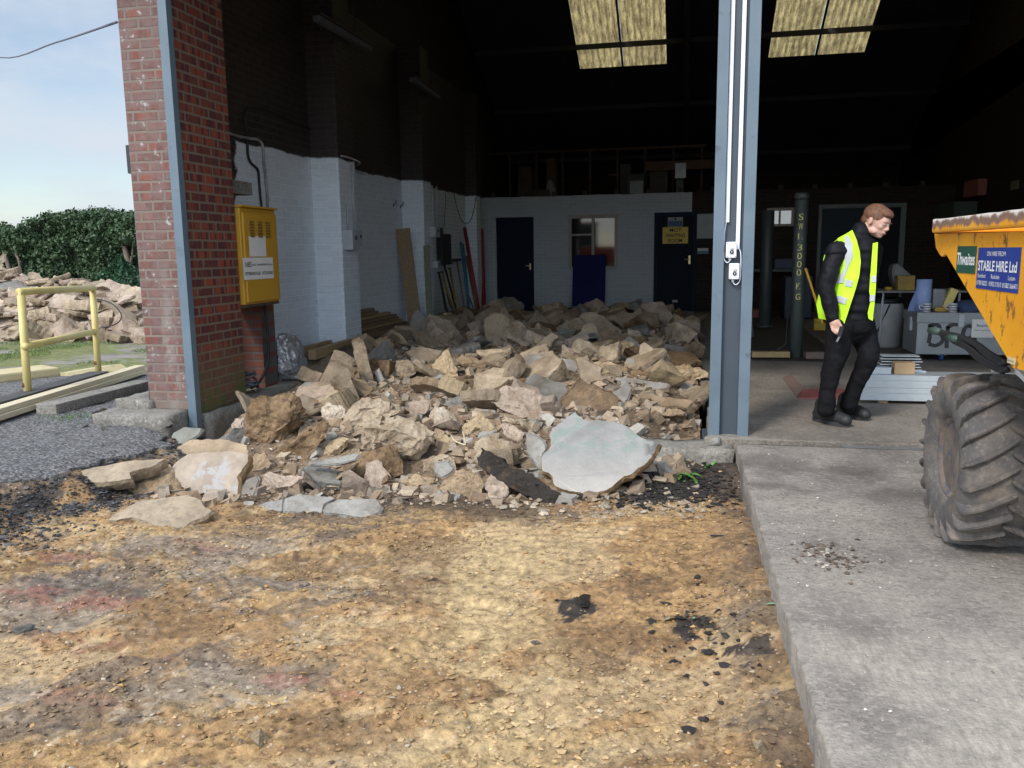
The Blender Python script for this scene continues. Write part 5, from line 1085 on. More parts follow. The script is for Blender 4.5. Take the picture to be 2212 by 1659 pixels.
def swbox(c, q, Yp, label, m=M_GREYBOX, depth=0.1, name='switch_box', conduit=None):
    a = atX(*px(c, q[0], q[1]), Yp); b = atX(*px(c, q[2], q[3]), Yp)
    t = thing(name, label, 'switch box', (Yp, (a.y+b.y)/2, b.z)); bm = BM(); box(bm, (Yp, min(a.y, b.y), b.z), (Yp+depth, max(a.y, b.y), a.z), 0.006); obj('case', bm, m, t)
    bm = BM(); box(bm, (Yp+depth, (a.y*.6+b.y*.4), b.z*.5+a.z*.5), (Yp+depth+0.012, (a.y*.4+b.y*.6), b.z*.3+a.z*.7), 0.002); obj('switch', bm, M_DARKMETAL, t)
    if conduit:
        bm = BM(); y_ = (a.y+b.y)/2; tube(bm, [(Yp+0.02, y_, a.z+0.003), (Yp+0.02, y_, conduit)], 0.014, 8); obj('conduit', bm, M_GREYBOX, t)
    return t
swbox('W', (1018, 656, 1070, 800), -4.25, 'pale isolator box on the first pilaster, the nearer of its two boxes', conduit=1.95, depth=0.12)
swbox('W', (1075, 658, 1105, 770), -4.25, 'slim pale box on the first pilaster with a conduit rising above it', conduit=2.46)
swbox('W', (1645, 630, 1680, 710), -4.25, 'small grey box high on the second pilaster', conduit=2.45)
swbox('W', (1684, 640, 1705, 710), -4.25, 'dark round-edged box beside the small grey box on the second pilaster', M_DARKMETAL, conduit=2.45)
swbox('W', (1660, 880, 1682, 930), -4.25, 'little pale box low on the second pilaster')
bm = BM(); p = atX(*px('W', 1712, 800), XW+0.02); box(bm, (XW, p.y-0.1, p.z-0.28), (XW+0.12, p.y+0.5, p.z+0.30), 0.01); props(obj('fuse_box', bm, M_DARKMETAL), 'dark square metal box on the wall past the second pilaster', 'box')
cable('thin black cable sagging in a U on the rear left wall', wl('N', [(1820, 1410), (1840, 1500), (1870, 1590), (1905, 1622), (1940, 1600), (1965, 1520), (1978, 1430)], -4.36), 0.008, M_BLACK)
cable('thin black cable hanging straight down the rear left wall', wl('N', [(1758, 1400), (1760, 1460), (1752, 1580), (1750, 1650)]), 0.006, M_BLACK)
for q, lb_ in (((1400, 440), 'left one of two small black hooks on the wall between the pilasters'), ((1452, 450), 'right one of two small black hooks on the wall between the pilasters')):
    pts = wl('W', [(q[0], q[1]), (q[0]-1, q[1]+22), (q[0]-18, q[1]+30), (q[0]-20, q[1]+45)], XW+0.02)
    bm = BM(); tube(bm, pts, 0.009, 6); props(obj('wall_hook', bm, M_BLACK), lb_, 'hook')
# silver sack by the wall
M_FOIL = mottled('silver_foil_sack', (0.30, 0.29, 0.28), (0.55, 0.55, 0.56), 5, 0.32, 0.9, 26, 0.5, kind='Position', bd=0.02)
sp_ = [px('W', *q) for q in ((528, 1400), (600, 1370), (625, 1375), (650, 1480), (690, 1600), (700, 1655), (540, 1670), (530, 1560))]
bm = BM(); P3 = [atY(u, v, 7.75) for u, v in sp_]; C3 = sum(P3, Vector())/len(P3)
H = P3+[C3+(p-C3)*0.7+Vector((0.02, 0.22, -0.02)) for p in P3]+[C3+(p-C3)*0.55-Vector((-.02, 0.10, 0)) for p in P3]
vs = [bm.verts.new(p) for p in H]; bmesh.ops.convex_hull(bm, input=vs); bmesh.ops.delete(bm, geom=[v for v in bm.verts if not v.link_faces], context='VERTS')
bmesh.ops.triangulate(bm, faces=bm.faces[:])
for it in range(5):
    es = [e for e in bm.edges if e.calc_length() > 0.03]
    if es: bmesh.ops.subdivide_edges(bm, edges=es, cuts=1); bmesh.ops.triangulate(bm, faces=[f for f in bm.faces if len(f.verts) > 3])
bm.normal_update()
for v in bm.verts: v.co += v.normal*(0.05*abs(noise.noise(v.co*9))-0.03*abs(noise.noise(v.co*21+Vector((3, 3, 3)))))
sk = obj('sack', bm, M_FOIL); props(sk, 'crumpled silver sack standing against the painted wall past the yellow cabinet', 'sack'); sk.location.z = 0.03; sk.scale.z = 1.15
# --- timber along the left wall
def wood(name, a, b, **k):
    g = NG(mat(name, a, 0.75)); v = g.coord('Position', (6, 0.7, 10)); c = g.ramp(g.noise(v, 4, 5, 0.6), [(0.3, a), (0.7, b)])
    return g.fin(c, g.bump(g.noise(v, 12, 3, 0.6), 0.25, 0.004))
M_W1 = wood('fresh_timber', (0.33, 0.22, 0.11), (0.46, 0.32, 0.17)); M_W2 = wood('dull_timber', (0.20, 0.135, 0.075), (0.30, 0.21, 0.12)); M_W3 = wood('dark_timber', (0.05, 0.04, 0.033), (0.09, 0.075, 0.06)); M_W4 = wood('greenish_timber', (0.14, 0.15, 0.11), (0.22, 0.21, 0.14))
def plank(label, a, b, w_, h_, m, group='timber along the left wall', name='timber_plank'):
    bm = BM(); bar(bm, a, b, w_, h_, 0.004); return props(obj(name, bm, m), label, 'plank', group)
X0_ = -4.5
# near stack between the sack and the first pilaster
plank('upper timber of the near stack, between the silver sack and the first pilaster', (-4.42, 8.15, 0.19), (-4.44, 9.75, 0.19), 0.06, 0.12, M_W1)
plank('lower timber of the near stack, between the silver sack and the first pilaster', (-4.36, 8.2, 0.075), (-4.38, 9.7, 0.075), 0.10, 0.09, M_W1)
plank('thick short timber lying across the front of the near stack', (-4.12, 8.55, 0.21), (-4.16, 9.8, 0.21), 0.09, 0.11, M_W1)
plank('loose offcut below the thick short timber', (-3.98, 8.75, 0.06), (-4.1, 9.9, 0.10), 0.07, 0.05, M_W2)
plank('split batten in front of the first pilaster foot', (-3.86, 9.1, 0.06), (-4.0, 10.1, 0.14), 0.06, 0.04, M_W2)
plank('thin batten on the footing near the brown boulder', (-3.92, 8.9, 0.14), (-3.9, 9.9, 0.16), 0.05, 0.03, M_W1)
rr = random.Random(5)
for k in range(6):
    plank('square batten in the strapped bundle beside the first pilaster', (-4.14+0.052*(k % 3), 9.95+0.1*rr.random(), 0.075+0.05*(k//3)), (-4.16+0.052*(k % 3), 11.9+0.3*rr.random(), 0.10+0.05*(k//3)), 0.045, 0.045, M_W4, 'battens of the strapped bundle')
for k in range(9):
    L1 = 13.1-0.1*(k // 3) if k < 7 else 12.4
    plank('board in the tall timber stack between the two pilasters', (-4.56+0.006*(k % 3), 10.45+0.05*rr.random(), 0.10+0.052*k), (-4.56+0.01*(k % 3), L1+0.1*rr.random()-0.12*k, 0.10+0.052*k), 0.10, 0.044, M_W2 if k % 3 else M_W1, 'boards of the tall stack')
for k in range(7):
    plank('long board low in front of the tall timber stack', (-4.38+0.11*(k % 3), 10.7+0.6*(k % 3), 0.07+0.055*(k // 3)), (-4.36+0.10*(k % 3), 15.6+0.5*(k % 2), 0.09+0.055*(k // 3)), 0.10, 0.045, (M_W2, M_W3, M_W3)[k % 3], 'long boards in front of the tall stack')
p0 = atX(*px('W', 1520, 1300), -4.1); p1 = atX(*px('W', 1520, 648), -4.5)
bm = BM(); bar(bm, (-4.30, 12.75, 0.05), (-4.48, 12.78, 1.72), 0.23, 0.03, 0.003, up=UY); props(obj('timber_plank', bm, M_W2), 'broad pale board standing upright against the second pilaster', 'plank')
bm = BM(); bar(bm, (-4.12, 12.95, 0.05), (-4.22, 13.19, 1.45), 0.10, 0.03, 0.003, up=UY); props(obj('timber_plank', bm, M_W4), 'narrow greyish board leaning behind the broad pale board', 'plank')
# --- tools and poles leaning in the far left corner
M_RED = mottled('red_tube', (0.22, 0.02, 0.025), (0.28, 0.03, 0.03), 5, 0.5); M_CYAN = mat('blue_pole', (0.03, 0.16, 0.26), 0.5); M_WOODH = mottled('tool_handle', (0.13, 0.09, 0.06), (0.2, 0.15, 0.1), 8, 0.7); M_YH = mat('yellow_handle', (0.40, 0.25, 0.03), 0.5)
def pole(label, top, bot, r, m, X0p, X1p, name='pole', cat='pole', extra=None):
    a = atX(*px('W', *top), X0p); b = atX(*px('W', *bot), X1p); b.z = max(b.z, 0.0); bm = BM(); tube(bm, [b, a], r, 10)
    if extra is None: return props(obj(name, bm, m, None, True), label, cat)
    t = thing(name, label, cat, b); obj('shaft', bm, m, t, True); extra(t, a, b); return t
pole('red pole with black bands leaning steeply left of the upright red tube', (1897, 640), (2000, 1245), 0.040, M_RED, -4.55, -4.1)
pole('thick red tube standing upright in the corner beside the navy door', (2013, 648), (2032, 1243), 0.065, M_RED, -4.45, -4.35)
pole('light blue pole leaning on the left wall', (1870, 745), (1925, 1220), 0.022, M_CYAN, -4.58, -4.25)
pole('second light blue pole, darker and further right', (1888, 760), (1935, 1230), 0.018, M_CYAN, -4.58, -4.2)
pole('grey pole leaning between the blue poles and the red pole', (1912, 850), (1985, 1240), 0.028, M_WOODH, -4.56, -4.1)
pole('thin wooden pole crossing low before the red pole', (1905, 1080), (1970, 1245), 0.018, M_WOODH, -4.4, -4.0)
def blade(t, a, b):
    d = (b-a).normalized(); bm = BM(); s = d.cross(UY).normalized()
    bar(bm, b-d*0.30, b+d*0.02, 0.19, 0.012, 0.003, up=Vector((1, 0, 0.3))); obj('blade', bm, M_DARKMETAL, t)
def grip(t, a, b):
    d = (a-b).normalized(); bm = BM(); tube(bm, [a-Vector((0, .06, 0)), a+Vector((0, .06, 0))], 0.014, 8); obj('grip', bm, M_DARKMETAL, t); blade(t, a, b)
pole('yellow-handled shovel leaning at the left of the tools', (1735, 960), (1800, 1215), 0.02, M_YH, -4.5, -4.15, 'shovel', 'shovel', grip)
pole('black-handled shovel between the two yellow-handled ones', (1750, 910), (1840, 1240), 0.02, M_DARKMETAL, -4.5, -4.05, 'shovel', 'shovel', grip)
pole('shovel with a yellow and black handle, right of the black-handled one', (1790, 935), (1850, 1270), 0.02, M_YH, -4.45, -3.95, 'shovel', 'shovel', grip)
pole('dark spade leaning closest to the second pilaster', (1712, 965), (1770, 1260), 0.02, M_DARKMETAL, -4.45, -3.95, 'shovel', 'shovel', grip)
def brush(t, a, b):
    bm = BM(); box(bm, (a.x-0.04, a.y-0.22, a.z-0.035), (a.x+0.04, a.y+0.22, a.z+0.02), 0.008); obj('head', bm, M_DARKMETAL, t)
pole('upturned broom leaning with its head at the top', (1840, 870), (1895, 1225), 0.014, M_WOODH, -4.5, -4.1, 'broom', 'broom', brush)
# --- back wall things
def ybox(c, q, Y, m, name, label, cat, th=0.02, parent=None):
    a = atY(*px(c, q[0], q[1]), Y); b = atY(*px(c, q[2], q[3]), Y); bm = BM()
    box(bm, (min(a.x, b.x), Y-th, min(a.z, b.z)), (max(a.x, b.x), Y, max(a.z, b.z)), min(0.003, th*0.3)); o = obj(name, bm, m, parent)
    if label: props(o, label, cat)
    return (min(a.x, b.x), max(a.x, b.x), min(a.z, b.z), max(a.z, b.z), Y-th)
bm = BM(); bar(bm, (-2.11, 18.0, 0.0), (-2.11, 18.24, 1.24), 0.72, 0.02, 0.002, up=UY); props(obj('blue_board', bm, M_BLUE), 'bright blue board leaning against the wall below the window', 'board')
M_SIGNY = mottled('yellow_sign', (0.62, 0.42, 0.03), (0.70, 0.48, 0.04), 3, 0.5, 0)
st = thing('waiting_room_sign', 'yellow sign reading MOT WAITING ROOM on the dark blue door', 'sign', (-0.27, YB, 1.45))
x0, x1, z0, z1, yy = ybox('K', (1492, 728, 1675, 845), YB+0.012, M_SIGNY, 'plate', None, None, 0.008, st)
ww, hh = x1-x0, z1-z0
for s_, a_, b_, zz_ in (('MOT', .28, .46, .70), ('WAITING', .12, .76, .38), ('ROOM', .23, .54, .07)):
    text('lettering', s_, Vector((x0+a_*ww, yy, z0+zz_*hh)), UX, UZ, b_*ww, hh*0.23, M_INK, st, 0.001, 0.02)
nb_ = thing('door_notice', 'white and blue notice above the yellow sign on the dark blue door', 'notice', (-0.27, YB, 1.85))
x0, x1, z0, z1, yy = ybox('K', (1530, 656, 1638, 722), YB+0.012, mat('grey_paper', (0.30, 0.31, 0.32), 0.6), 'sheet', None, None, 0.004, nb_)
bm = BM(); box(bm, (x0+0.01, yy-0.002, z0+0.01), (x1-0.01, yy, z0+(z1-z0)*0.62)); obj('blue_panel', bm, mat('notice_blue', (0.05, 0.10, 0.22), 0.6), nb_)
bm = BM(); lathe(bm, [(0.0, 0.003), (0.022, 0.003), (0.022, 0.0)], frame3(Vector(((x0+x1)/2, yy, z0+(z1-z0)*0.8)), UX, UZ, -UY), 16); obj('emblem', bm, M_INK, nb_)
ybox('K', (1743, 632, 1856, 808), YB, mottled('white_notice_board', (0.26, 0.29, 0.30), (0.34, 0.37, 0.38), 5, 0.5), 'notice_board', 'white board on the dark wall right of the dark blue door', 'notice board')
lbx = thing('leaflet_rack', 'small rack of pale leaflets below the white board', 'leaflet rack', (0.5, YB, 1.1))
ybox('K', (1745, 880, 1822, 915), YB-0.001, M_PAPER, 'leaflets', None, None, 0.03, lbx); ybox('K', (1743, 900, 1824, 920), YB-0.04, mat('rack_blue', (0.10, 0.20, 0.28), .5), 'tray', None, None, 0.01, lbx)
ybox('K', (1583, 263, 1660, 370), YB+0.27, mottled('plastic_sleeve', (0.22, 0.24, 0.27), (0.32, 0.34, 0.38), 8, 0.25, 0), 'document_sleeve', 'plastic document sleeve pinned to the brown timber rail above the wall', 'paper', 0.006)
# things stored on the mezzanine
def store(c, q, Y, m, name, label, cat, dpt=0.35, taper=1.0):
    a = atY(*px(c, q[0], q[1]), Y); b = atY(*px(c, q[2], q[3]), Y); x0, x1, z0, z1 = min(a.x, b.x), max(a.x, b.x), 2.502, max(a.z, b.z)
    bm = BM(); vs = box(bm, (x0, Y, z0), (x1, Y+dpt, z1), 0.02)
    for v in bm.verts:
        k = (v.co.z-z0)/(z1-z0); xc = (x0+x1)/2; v.co.x = xc+(v.co.x-xc)*(1+(taper-1)*k)+0.02*noise.noise(v.co*5)
    return props(obj(name, bm, m), label, cat)
M_CARD = mottled('old_cardboard', (0.05, 0.035, 0.022), (0.07, 0.05, 0.03), 6, 0.9); M_DPAPER = mottled('dim_white', (0.13, 0.13, 0.14), (0.18, 0.18, 0.19), 6, 0.8)
store('K', (1255, 390, 1350, 455), YB+0.35, mottled('faded_green_white', (0.16, 0.20, 0.19), (0.24, 0.28, 0.27), 4, 0.6), 'storage_box', 'pale green-white box stored above the window wall', 'box')
store('K', (1230, 345, 1360, 392), YB+0.36, M_BLACK, 'storage_box', 'black lidded box behind the pale green-white box on the mezzanine', 'box')
store('K', (625, 385, 722, 470), YB+0.3, M_DPAPER, 'sack', 'white pointed sack on the mezzanine left of the window', 'sack', 0.3, 0.25)
store('K', (430, 290, 560, 470), YB+1.1, M_CARD, 'storage_box', 'brown bundle stacked at the left of the mezzanine', 'bundle', 0.5, 0.7)
store('K', (640, 230, 720, 470), YB+1.2, M_CARD, 'storage_box', 'tall brown carton behind the white pointed sack', 'box', 0.4, 0.8)
store('K', (1180, 270, 1260, 460), YB+1.0, mottled('grey_store', (0.035, 0.04, 0.04), (0.05, 0.055, 0.055), 6, 0.8), 'storage_box', 'grey drum-shaped box under the studs above the window', 'box', 0.4)
store('K', (1400, 320, 1530, 458), YB+0.7, mottled('dim_brown', (0.035, 0.03, 0.025), (0.05, 0.042, 0.035), 6, 0.8), 'storage_box', 'dim brown crate above the dark blue door', 'crate', 0.4)
store('K', (1590, 380, 1640, 458), YB+0.7, mottled('dim_green', (0.06, 0.08, 0.075), (0.09, 0.11, 0.1), 6, 0.8), 'storage_box', 'dim green crate below the document sleeve', 'crate', 0.4)
store('K', (520, 455, 660, 490), YB+0.15, M_OLDW, 'timber_offcut', 'flat timber offcut on the mezzanine edge', 'offcut', 0.2)
# --- unlit strip lights
def striplight(c, a, b, Y, label):
    p = atX(*px(c, *a), Y); q = atX(*px(c, *b), Y)
    t = thing('strip_light', label, 'strip light', (p+q)/2, 'unlit strip lights under the roof'); bm = BM(); bar(bm, p, q, 0.10, 0.07, 0.02); obj('diffuser', bm, mat('dusty_diffuser', (0.11, 0.125, 0.145), 0.8), t)
    u = Vector((0, 0, 0.055)); bm = BM(); bar(bm, p+u+(q-p)*0.01, q+u-(q-p)*0.01, 0.10, 0.03, 0.004); obj('tray', bm, M_DARKMETAL, t)
    bm = BM(); tube(bm, [p*0.7+q*0.3+u, p*0.7+q*0.3+Vector((0, 0, 1.0))], 0.008, 6); tube(bm, [p*0.3+q*0.7+u, p*0.3+q*0.7+Vector((0, 0, 1.0))], 0.008, 6); obj('hanger', bm, M_DARKMETAL, t)
striplight('N', (820, 130), (1205, 355), -4.2, 'nearest unlit strip light, top left under the roof')
striplight('N', (1515, 575), (1705, 712), -4.2, 'farther unlit strip light above the second pilaster')
striplight('M', (2085, 150), (2160, 103), 4.0, 'unlit strip light high at the right edge of the picture')
# --- control boxes and trunking on the steel column
def colx(f): return 0.17+0.275*f
for f0, f1, zb, lb_ in ((0.29, 0.385, 1.505, 'left strip of white cable trunking on the steel column'), (0.56, 0.655, 1.32, 'right, longer strip of white cable trunking on the steel column')):
    bm = BM(); box(bm, (colx(f0), 5.995, zb), (colx(f1), 6.019, 4.3), 0.002); props(obj('cable_trunking', bm, M_WHITE_PL), lb_, 'trunking')
def ctrl(q, label, Yc=5.955):
    a = atY(*px('K', q[0], q[1]), Yc); b = atY(*px('K', q[2], q[3]), Yc); x0, x1, z0, z1 = a.x, b.x, b.z, a.z
    t = thing('control_box', label, 'control box', ((x0+x1)/2, Yc+0.03, z0), 'door control boxes on the steel column')
    bm = BM(); box(bm, (x0, Yc, z0), (x1, 6.018, z1), 0.008); obj('case', bm, M_WHITE_PL, t)
    xc, zc = (x0+x1)/2, (z0+z1)/2; r_ = (x1-x0)*0.19
    Mk = lambda z: frame3(Vector((xc+0.003, Yc, z)), UX, UZ, -UY)
    bm = BM(); lathe(bm, [(r_, 0), (r_, 0.008), (r_*0.85, 0.011), (0, 0.011)], Mk(zc+(z1-z0)*0.13), 16); obj('button', bm, mat('white_button', (0.75, 0.75, 0.75), 0.3), t)
    bm = BM(); lathe(bm, [(r_, 0), (r_, 0.008), (r_*0.85, 0.011), (0, 0.011)], Mk(zc-(z1-z0)*0.13), 16); obj('button', bm, M_INK, t)
    for s_, zz_, m_ in ((1, .13, M_INK), (1, -.13, M_WHITE_PL)):
        bm = BM(); box(bm, (xc+0.001, Yc-0.0125, zc+zz_*(z1-z0)-0.006), (xc+0.005, Yc-0.0115, zc+zz_*(z1-z0)+0.006)); obj('marking', bm, m_, t)
    bm = BM()
    for sx in (0.12, 0.88):
        for sz in (0.1, 0.9): lathe(bm, [(0.0035, 0), (0.0035, 0.0012), (0, 0.0012)], frame3(Vector((x0+sx*(x1-x0), Yc, z0+sz*(z1-z0))), UX, UZ, -UY), 8)
    obj('screw', bm, mat('screw_grey', (0.3, 0.3, 0.32), 0.5), t)
    bm = BM(); lathe(bm, [(0.010, 0), (0.010, -0.014), (0.007, -0.02), (0, -0.02)], Matrix.Translation((x0+(x1-x0)*0.4, (Yc+6.018)/2, z0)), 12); obj('gland', bm, M_WHITE_PL, t)
    return x0, x1, z0, z1
b1 = ctrl((1953, 834, 2027, 950), 'upper white two-button control box on the steel column')
b2 = ctrl((1975, 990, 2048, 1106), 'lower white two-button control box on the steel column')
yk = 5.985
x0, x1, z0, z1 = b1; gx = x0+(x1-x0)*0.4
cable('white cable looping from the left trunking into the upper control box', [(x0-0.002, yk+.01, 1.505), (x0-0.012, yk, 1.42), (x0-0.012, yk, z0+0.01), (x0+0.004, yk, z0-0.028), (gx-0.01, yk, z0-0.03), (gx, yk, z0-0.018)], 0.0035, M_WHITE_PL, n=8)
x0, x1, z0, z1 = b2; gx = x0+(x1-x0)*0.4
cable('white cable looping from the right trunking into the lower control box', [(x1-0.002, yk+.01, 1.32), (x1+0.008, yk, 1.27), (x1+0.008, yk, z0+0.01), (x1-0.010, yk, z0-0.032), (gx+0.015, yk, z0-0.036), (gx, yk, z0-0.018)], 0.0035, M_WHITE_PL, n=8)
# --- pipes in the heap
M_GALV = mottled('galvanised_pipe', (0.28, 0.30, 0.31), (0.42, 0.44, 0.45), 9, 0.4, 0.1, 40, 0.6)
def hpipe(label, c, a, b, ra, Ya, Yb):
    p = atY(*px(c, *a), Ya); q = atY(*px(c, *b), Yb); bm = BM(); d = (q-p).normalized()
    lathe(bm, [(ra*0.85, 0.02), (ra*0.85, 0.0), (ra, 0), (ra, (q-p).length), (ra*.85, (q-p).length), (ra*.85, (q-p).length-.02)], dirM(p, q), 16)
    props(obj('steel_pipe', bm, M_GALV), label, 'pipe')
hpipe('short galvanised pipe sticking out of the heap on the left', 'D', (700, 940), (470, 932), 0.043, 7.0, 7.35)
hpipe('grey pipe poking out of the heap below the tall round-topped slab', 'D', (1690, 530), (1960, 590), 0.05, 11.0, 10.6)
cable('pale bent wire sticking out between two chunks at the heap front', [atY(*px('B', *q), 5.15) for q in ((140, 580), (170, 620), (230, 645), (245, 640), (235, 590), (225, 550))], 0.005, mat('pale_wire', (0.55, 0.47, 0.33), 0.5), 'wire', cat='wire')
# weeds on the black soil
M_LEAF = mottled('weed_green', (0.06, 0.16, 0.03), (0.11, 0.25, 0.06), 20, 0.5, 0)
def leafc(bm, o, d, L_, W_, droop=0.4):
    o = Vector(o); d = Vector(d).normalized(); s = d.cross(UZ).normalized(); pr = None
    for k in range(6):
        t = k/5; p = o+d*L_*t+UZ*(L_*0.5*t-L_*droop*t*t*1.6); w2 = W_*math.sin(math.pi*(0.08+0.92*t))**0.8*0.5
        a = (bm.verts.new(p-s*w2+UZ*w2*0.3), bm.verts.new(p), bm.verts.new(p+s*w2+UZ*w2*0.3))
        if pr: bm.faces.new((pr[0], a[0], a[1], pr[1])); bm.faces.new((pr[1], a[1], a[2], pr[2]))
        pr = a
def weed(u, v, n, L_, label, seed, sp=1.0):
    rr = random.Random(seed); p = hit(*px('B', u, v)); bm = BM()
    for k in range(n):
        a = rr.uniform(0, 6.28); leafc(bm, p+Vector((rr.gauss(0, .035)*sp, rr.gauss(0, .02), -0.005)), (math.cos(a), math.sin(a)*0.7-0.3, rr.uniform(-.1, .6)), L_*rr.uniform(.5, 1.1), L_*rr.uniform(.12, .3), rr.uniform(.2, .8))
    props(obj('weed', bm, M_LEAF), label, 'weed')
weed(1760, 890, 30, 0.15, 'uprooted green weed lying on the black soil right of the largest smooth slab', 3, 1.2)
weed(2020, 820, 8, 0.10, 'pale green sprig at the soil face by the column foot', 5, 0.6)
weed(1800, 870, 8, 0.06, 'small green leaves just right of the uprooted weed', 7, 0.8)
for (c, u, v, lb_, s_) in (('G', 1080, 672, 'torn green leaf on the sand near the apron, lower one', 4), ('G', 775, 372, 'small pale green leaf by the ochre clay lump', 5), ('G', 1105, 310, 'little yellow-green leaf beside the apron edge, upper one', 6)):
    p = hit(*px(c, u, v)); bm = BM(); leafc(bm, p+Vector((0, 0, 0.004)), (1, -0.4, 0), 0.04, 0.02, 0.1); props(obj('leaf', bm, mottled('leaf_pale', (0.16, 0.28, 0.16), (0.2, 0.34, 0.2), 20, 0.5, 0)), lb_, 'leaf')
bm = BM(); p = hit(*px('B', 2080, 1318)); bar(bm, p+Vector((-0.04, 0, 0.006)), p+Vector((0.05, 0.01, 0.006)), 0.012, 0.008, 0.002); props(obj('steel_bolt', bm, M_DARKMETAL), 'small dark bolt lying on the sand near the apron corner', 'bolt')

# ================================================================== RIGHT BAY
def cyl(bm, c, r, z0, z1, n=24, br=0.0):
    lathe(bm, [(0, z0), (r-br, z0), (r, z0+br), (r, z1-br), (r-br, z1), (0, z1)], Matrix.Translation((c[0], c[1], 0)), n)
M_POST = mottled('dark_green_post', (0.035, 0.045, 0.042), (0.05, 0.06, 0.055), 5, 0.5); M_STEN = mottled('stencil_yellow', (0.62, 0.56, 0.14), (0.72, 0.66, 0.18), 12, 0.6, 0)
lp = thing('lift_post', 'dark round lift post stencilled SWL 3000 KG in yellow', 'lift post', (1.31, 10.5, 0))
bm = BM(); cyl(bm, (1.31, 10.5), 0.078, -0.06, 1.89, 28, 0.01); obj('column', bm, M_POST, lp, True)
bm = BM(); cyl(bm, (1.31, 10.5), 0.085, 1.892, 1.97, 28, 0.02); obj('cap', bm, M_POST, lp, True)
def stencil(s, v_, hgt=0.075):
    # curved lettering laid on the post
    me_o = text('lettering', s, Vector((0, 0, 0)), UX, UZ, 0.055 if s != 'I' else 0.02, hgt, M_STEN, lp, 0)
    p = atY(*px('R', 600, v_), 10.42); me = me_o.data
    for v in me.vertices:
        a = (v.co.x-0.0275)/0.08-0.10; v.co = Vector((1.31+0.0795*math.sin(a), 10.5-0.0795*math.cos(a), p.z-hgt/2+v.co.z))
    return me_o
for s_, v_ in (('S', 468), ('W', 537), ('L', 608), ('3', 690), ('0', 752), ('0', 812), ('0', 872), ('K', 970), ('G', 1048)): stencil(s_, v_)
bm = BM(); bar(bm, (0.78, 10.32, 0.06), (1.22, 10.36, 0.06), 0.12, 0.07, 0.006, up=UZ); obj('foot_beam', bm, mottled('worn_yellow_beam', (0.30, 0.20, 0.08), (0.38, 0.28, 0.13), 9, 0.7), lp)
bm = BM(); bar(bm, (1.40, 10.36, 0.05), (1.66, 10.4, 0.05), 0.12, 0.08, 0.006, up=UZ); obj('foot_beam', bm, mottled('brown_foot', (0.14, 0.10, 0.08), (0.18, 0.13, 0.10), 9, 0.7), lp)
bm = BM(); tube(bm, [(1.05, 10.34, 0.10), (1.18, 10.4, 0.17), (1.2, 10.44, 0.62)], 0.008, 6); obj('safety_rod', bm, M_DARKMETAL, lp)
lp2 = thing('lift_post', 'plain dark lift post half hidden behind the steel column', 'lift post', (1.2, 15.0, 0))
a = atZ(1650, 692, 0); bm = BM(); cyl(bm, (1.30, 14.6), 0.10, 0, 1.95, 24, 0.01); obj('column', bm, M_POST, lp2, True)
bm = BM(); cyl(bm, (1.30, 14.6), 0.16, 0.0, 0.05, 20, 0.01); obj('base', bm, M_POST, lp2, True)
# sunken lift bed and floor plates
bm = BM(); quad(bm, [(0.72, 10.15, 0.004), (1.85, 10.15, 0.004), (1.95, 17.5, 0.004), (0.75, 17.5, 0.004)]); props(obj('lift_pit_floor', bm, mottled('oily_floor', (0.035, 0.03, 0.027), (0.06, 0.05, 0.045), 3, 0.7), centre=False), kind='structure')
bm = BM(); quad(bm, [(0.42, 9.6, 0.008), (0.80, 9.6, 0.008), (0.62, 15.0, 0.008), (0.30, 15.0, 0.008)]); props(obj('pale_floor_patch', bm, mottled('pale_floor', (0.19, 0.16, 0.125), (0.24, 0.2, 0.16), 3, 0.85), centre=False), kind='structure')
M_REDP = mottled('red_plate', (0.20, 0.055, 0.05), (0.26, 0.08, 0.07), 6, 0.7); M_RUSTP = mottled('dull_rust_plate', (0.15, 0.10, 0.08), (0.20, 0.14, 0.11), 6, 0.8)
bm = BM(); P = [atZ(*px('T', *q), 0.012) for q in ((300, 425), (595, 425), (575, 490), (262, 490))]; prism(bm, P, (0, 0, -0.010)); props(obj('floor_plate', bm, M_REDP), 'red floor plate lying behind the legs of the young man', 'floor plate')
bm = BM(); P = [atZ(*px('T', *q), 0.010) for q in ((150, 343), (215, 318), (305, 418), (255, 482))]; prism(bm, P, (0, 0, -0.008)); props(obj('floor_plate', bm, M_RUSTP), 'dull brown floor plate left of the red one', 'floor plate')
cable('yellow broom handle leaning behind the young man', [atY(*px('R', *q), 9.8) for q in ((625, 840), (665, 960), (712, 1110), (750, 1240))], 0.014, mat('yellow_stick', (0.65, 0.35, 0.03), 0.5), 'yellow_broom', cat='broom')
bm = BM(); p = atZ(*px('R', 733, 1290), 0.0); box(bm, (p.x-0.10, p.y-0.05, 0), (p.x+0.10, p.y+0.08, 0.12), 0.01); box(bm, (p.x-0.10, p.y-0.03, .1205), (p.x+0.0, p.y+0.08, 0.19), 0.01); props(obj('wheel_chock', bm, mat('chock_yellow', (0.55, 0.38, 0.03), .5)), 'yellow block on the floor behind the young man', 'chock')
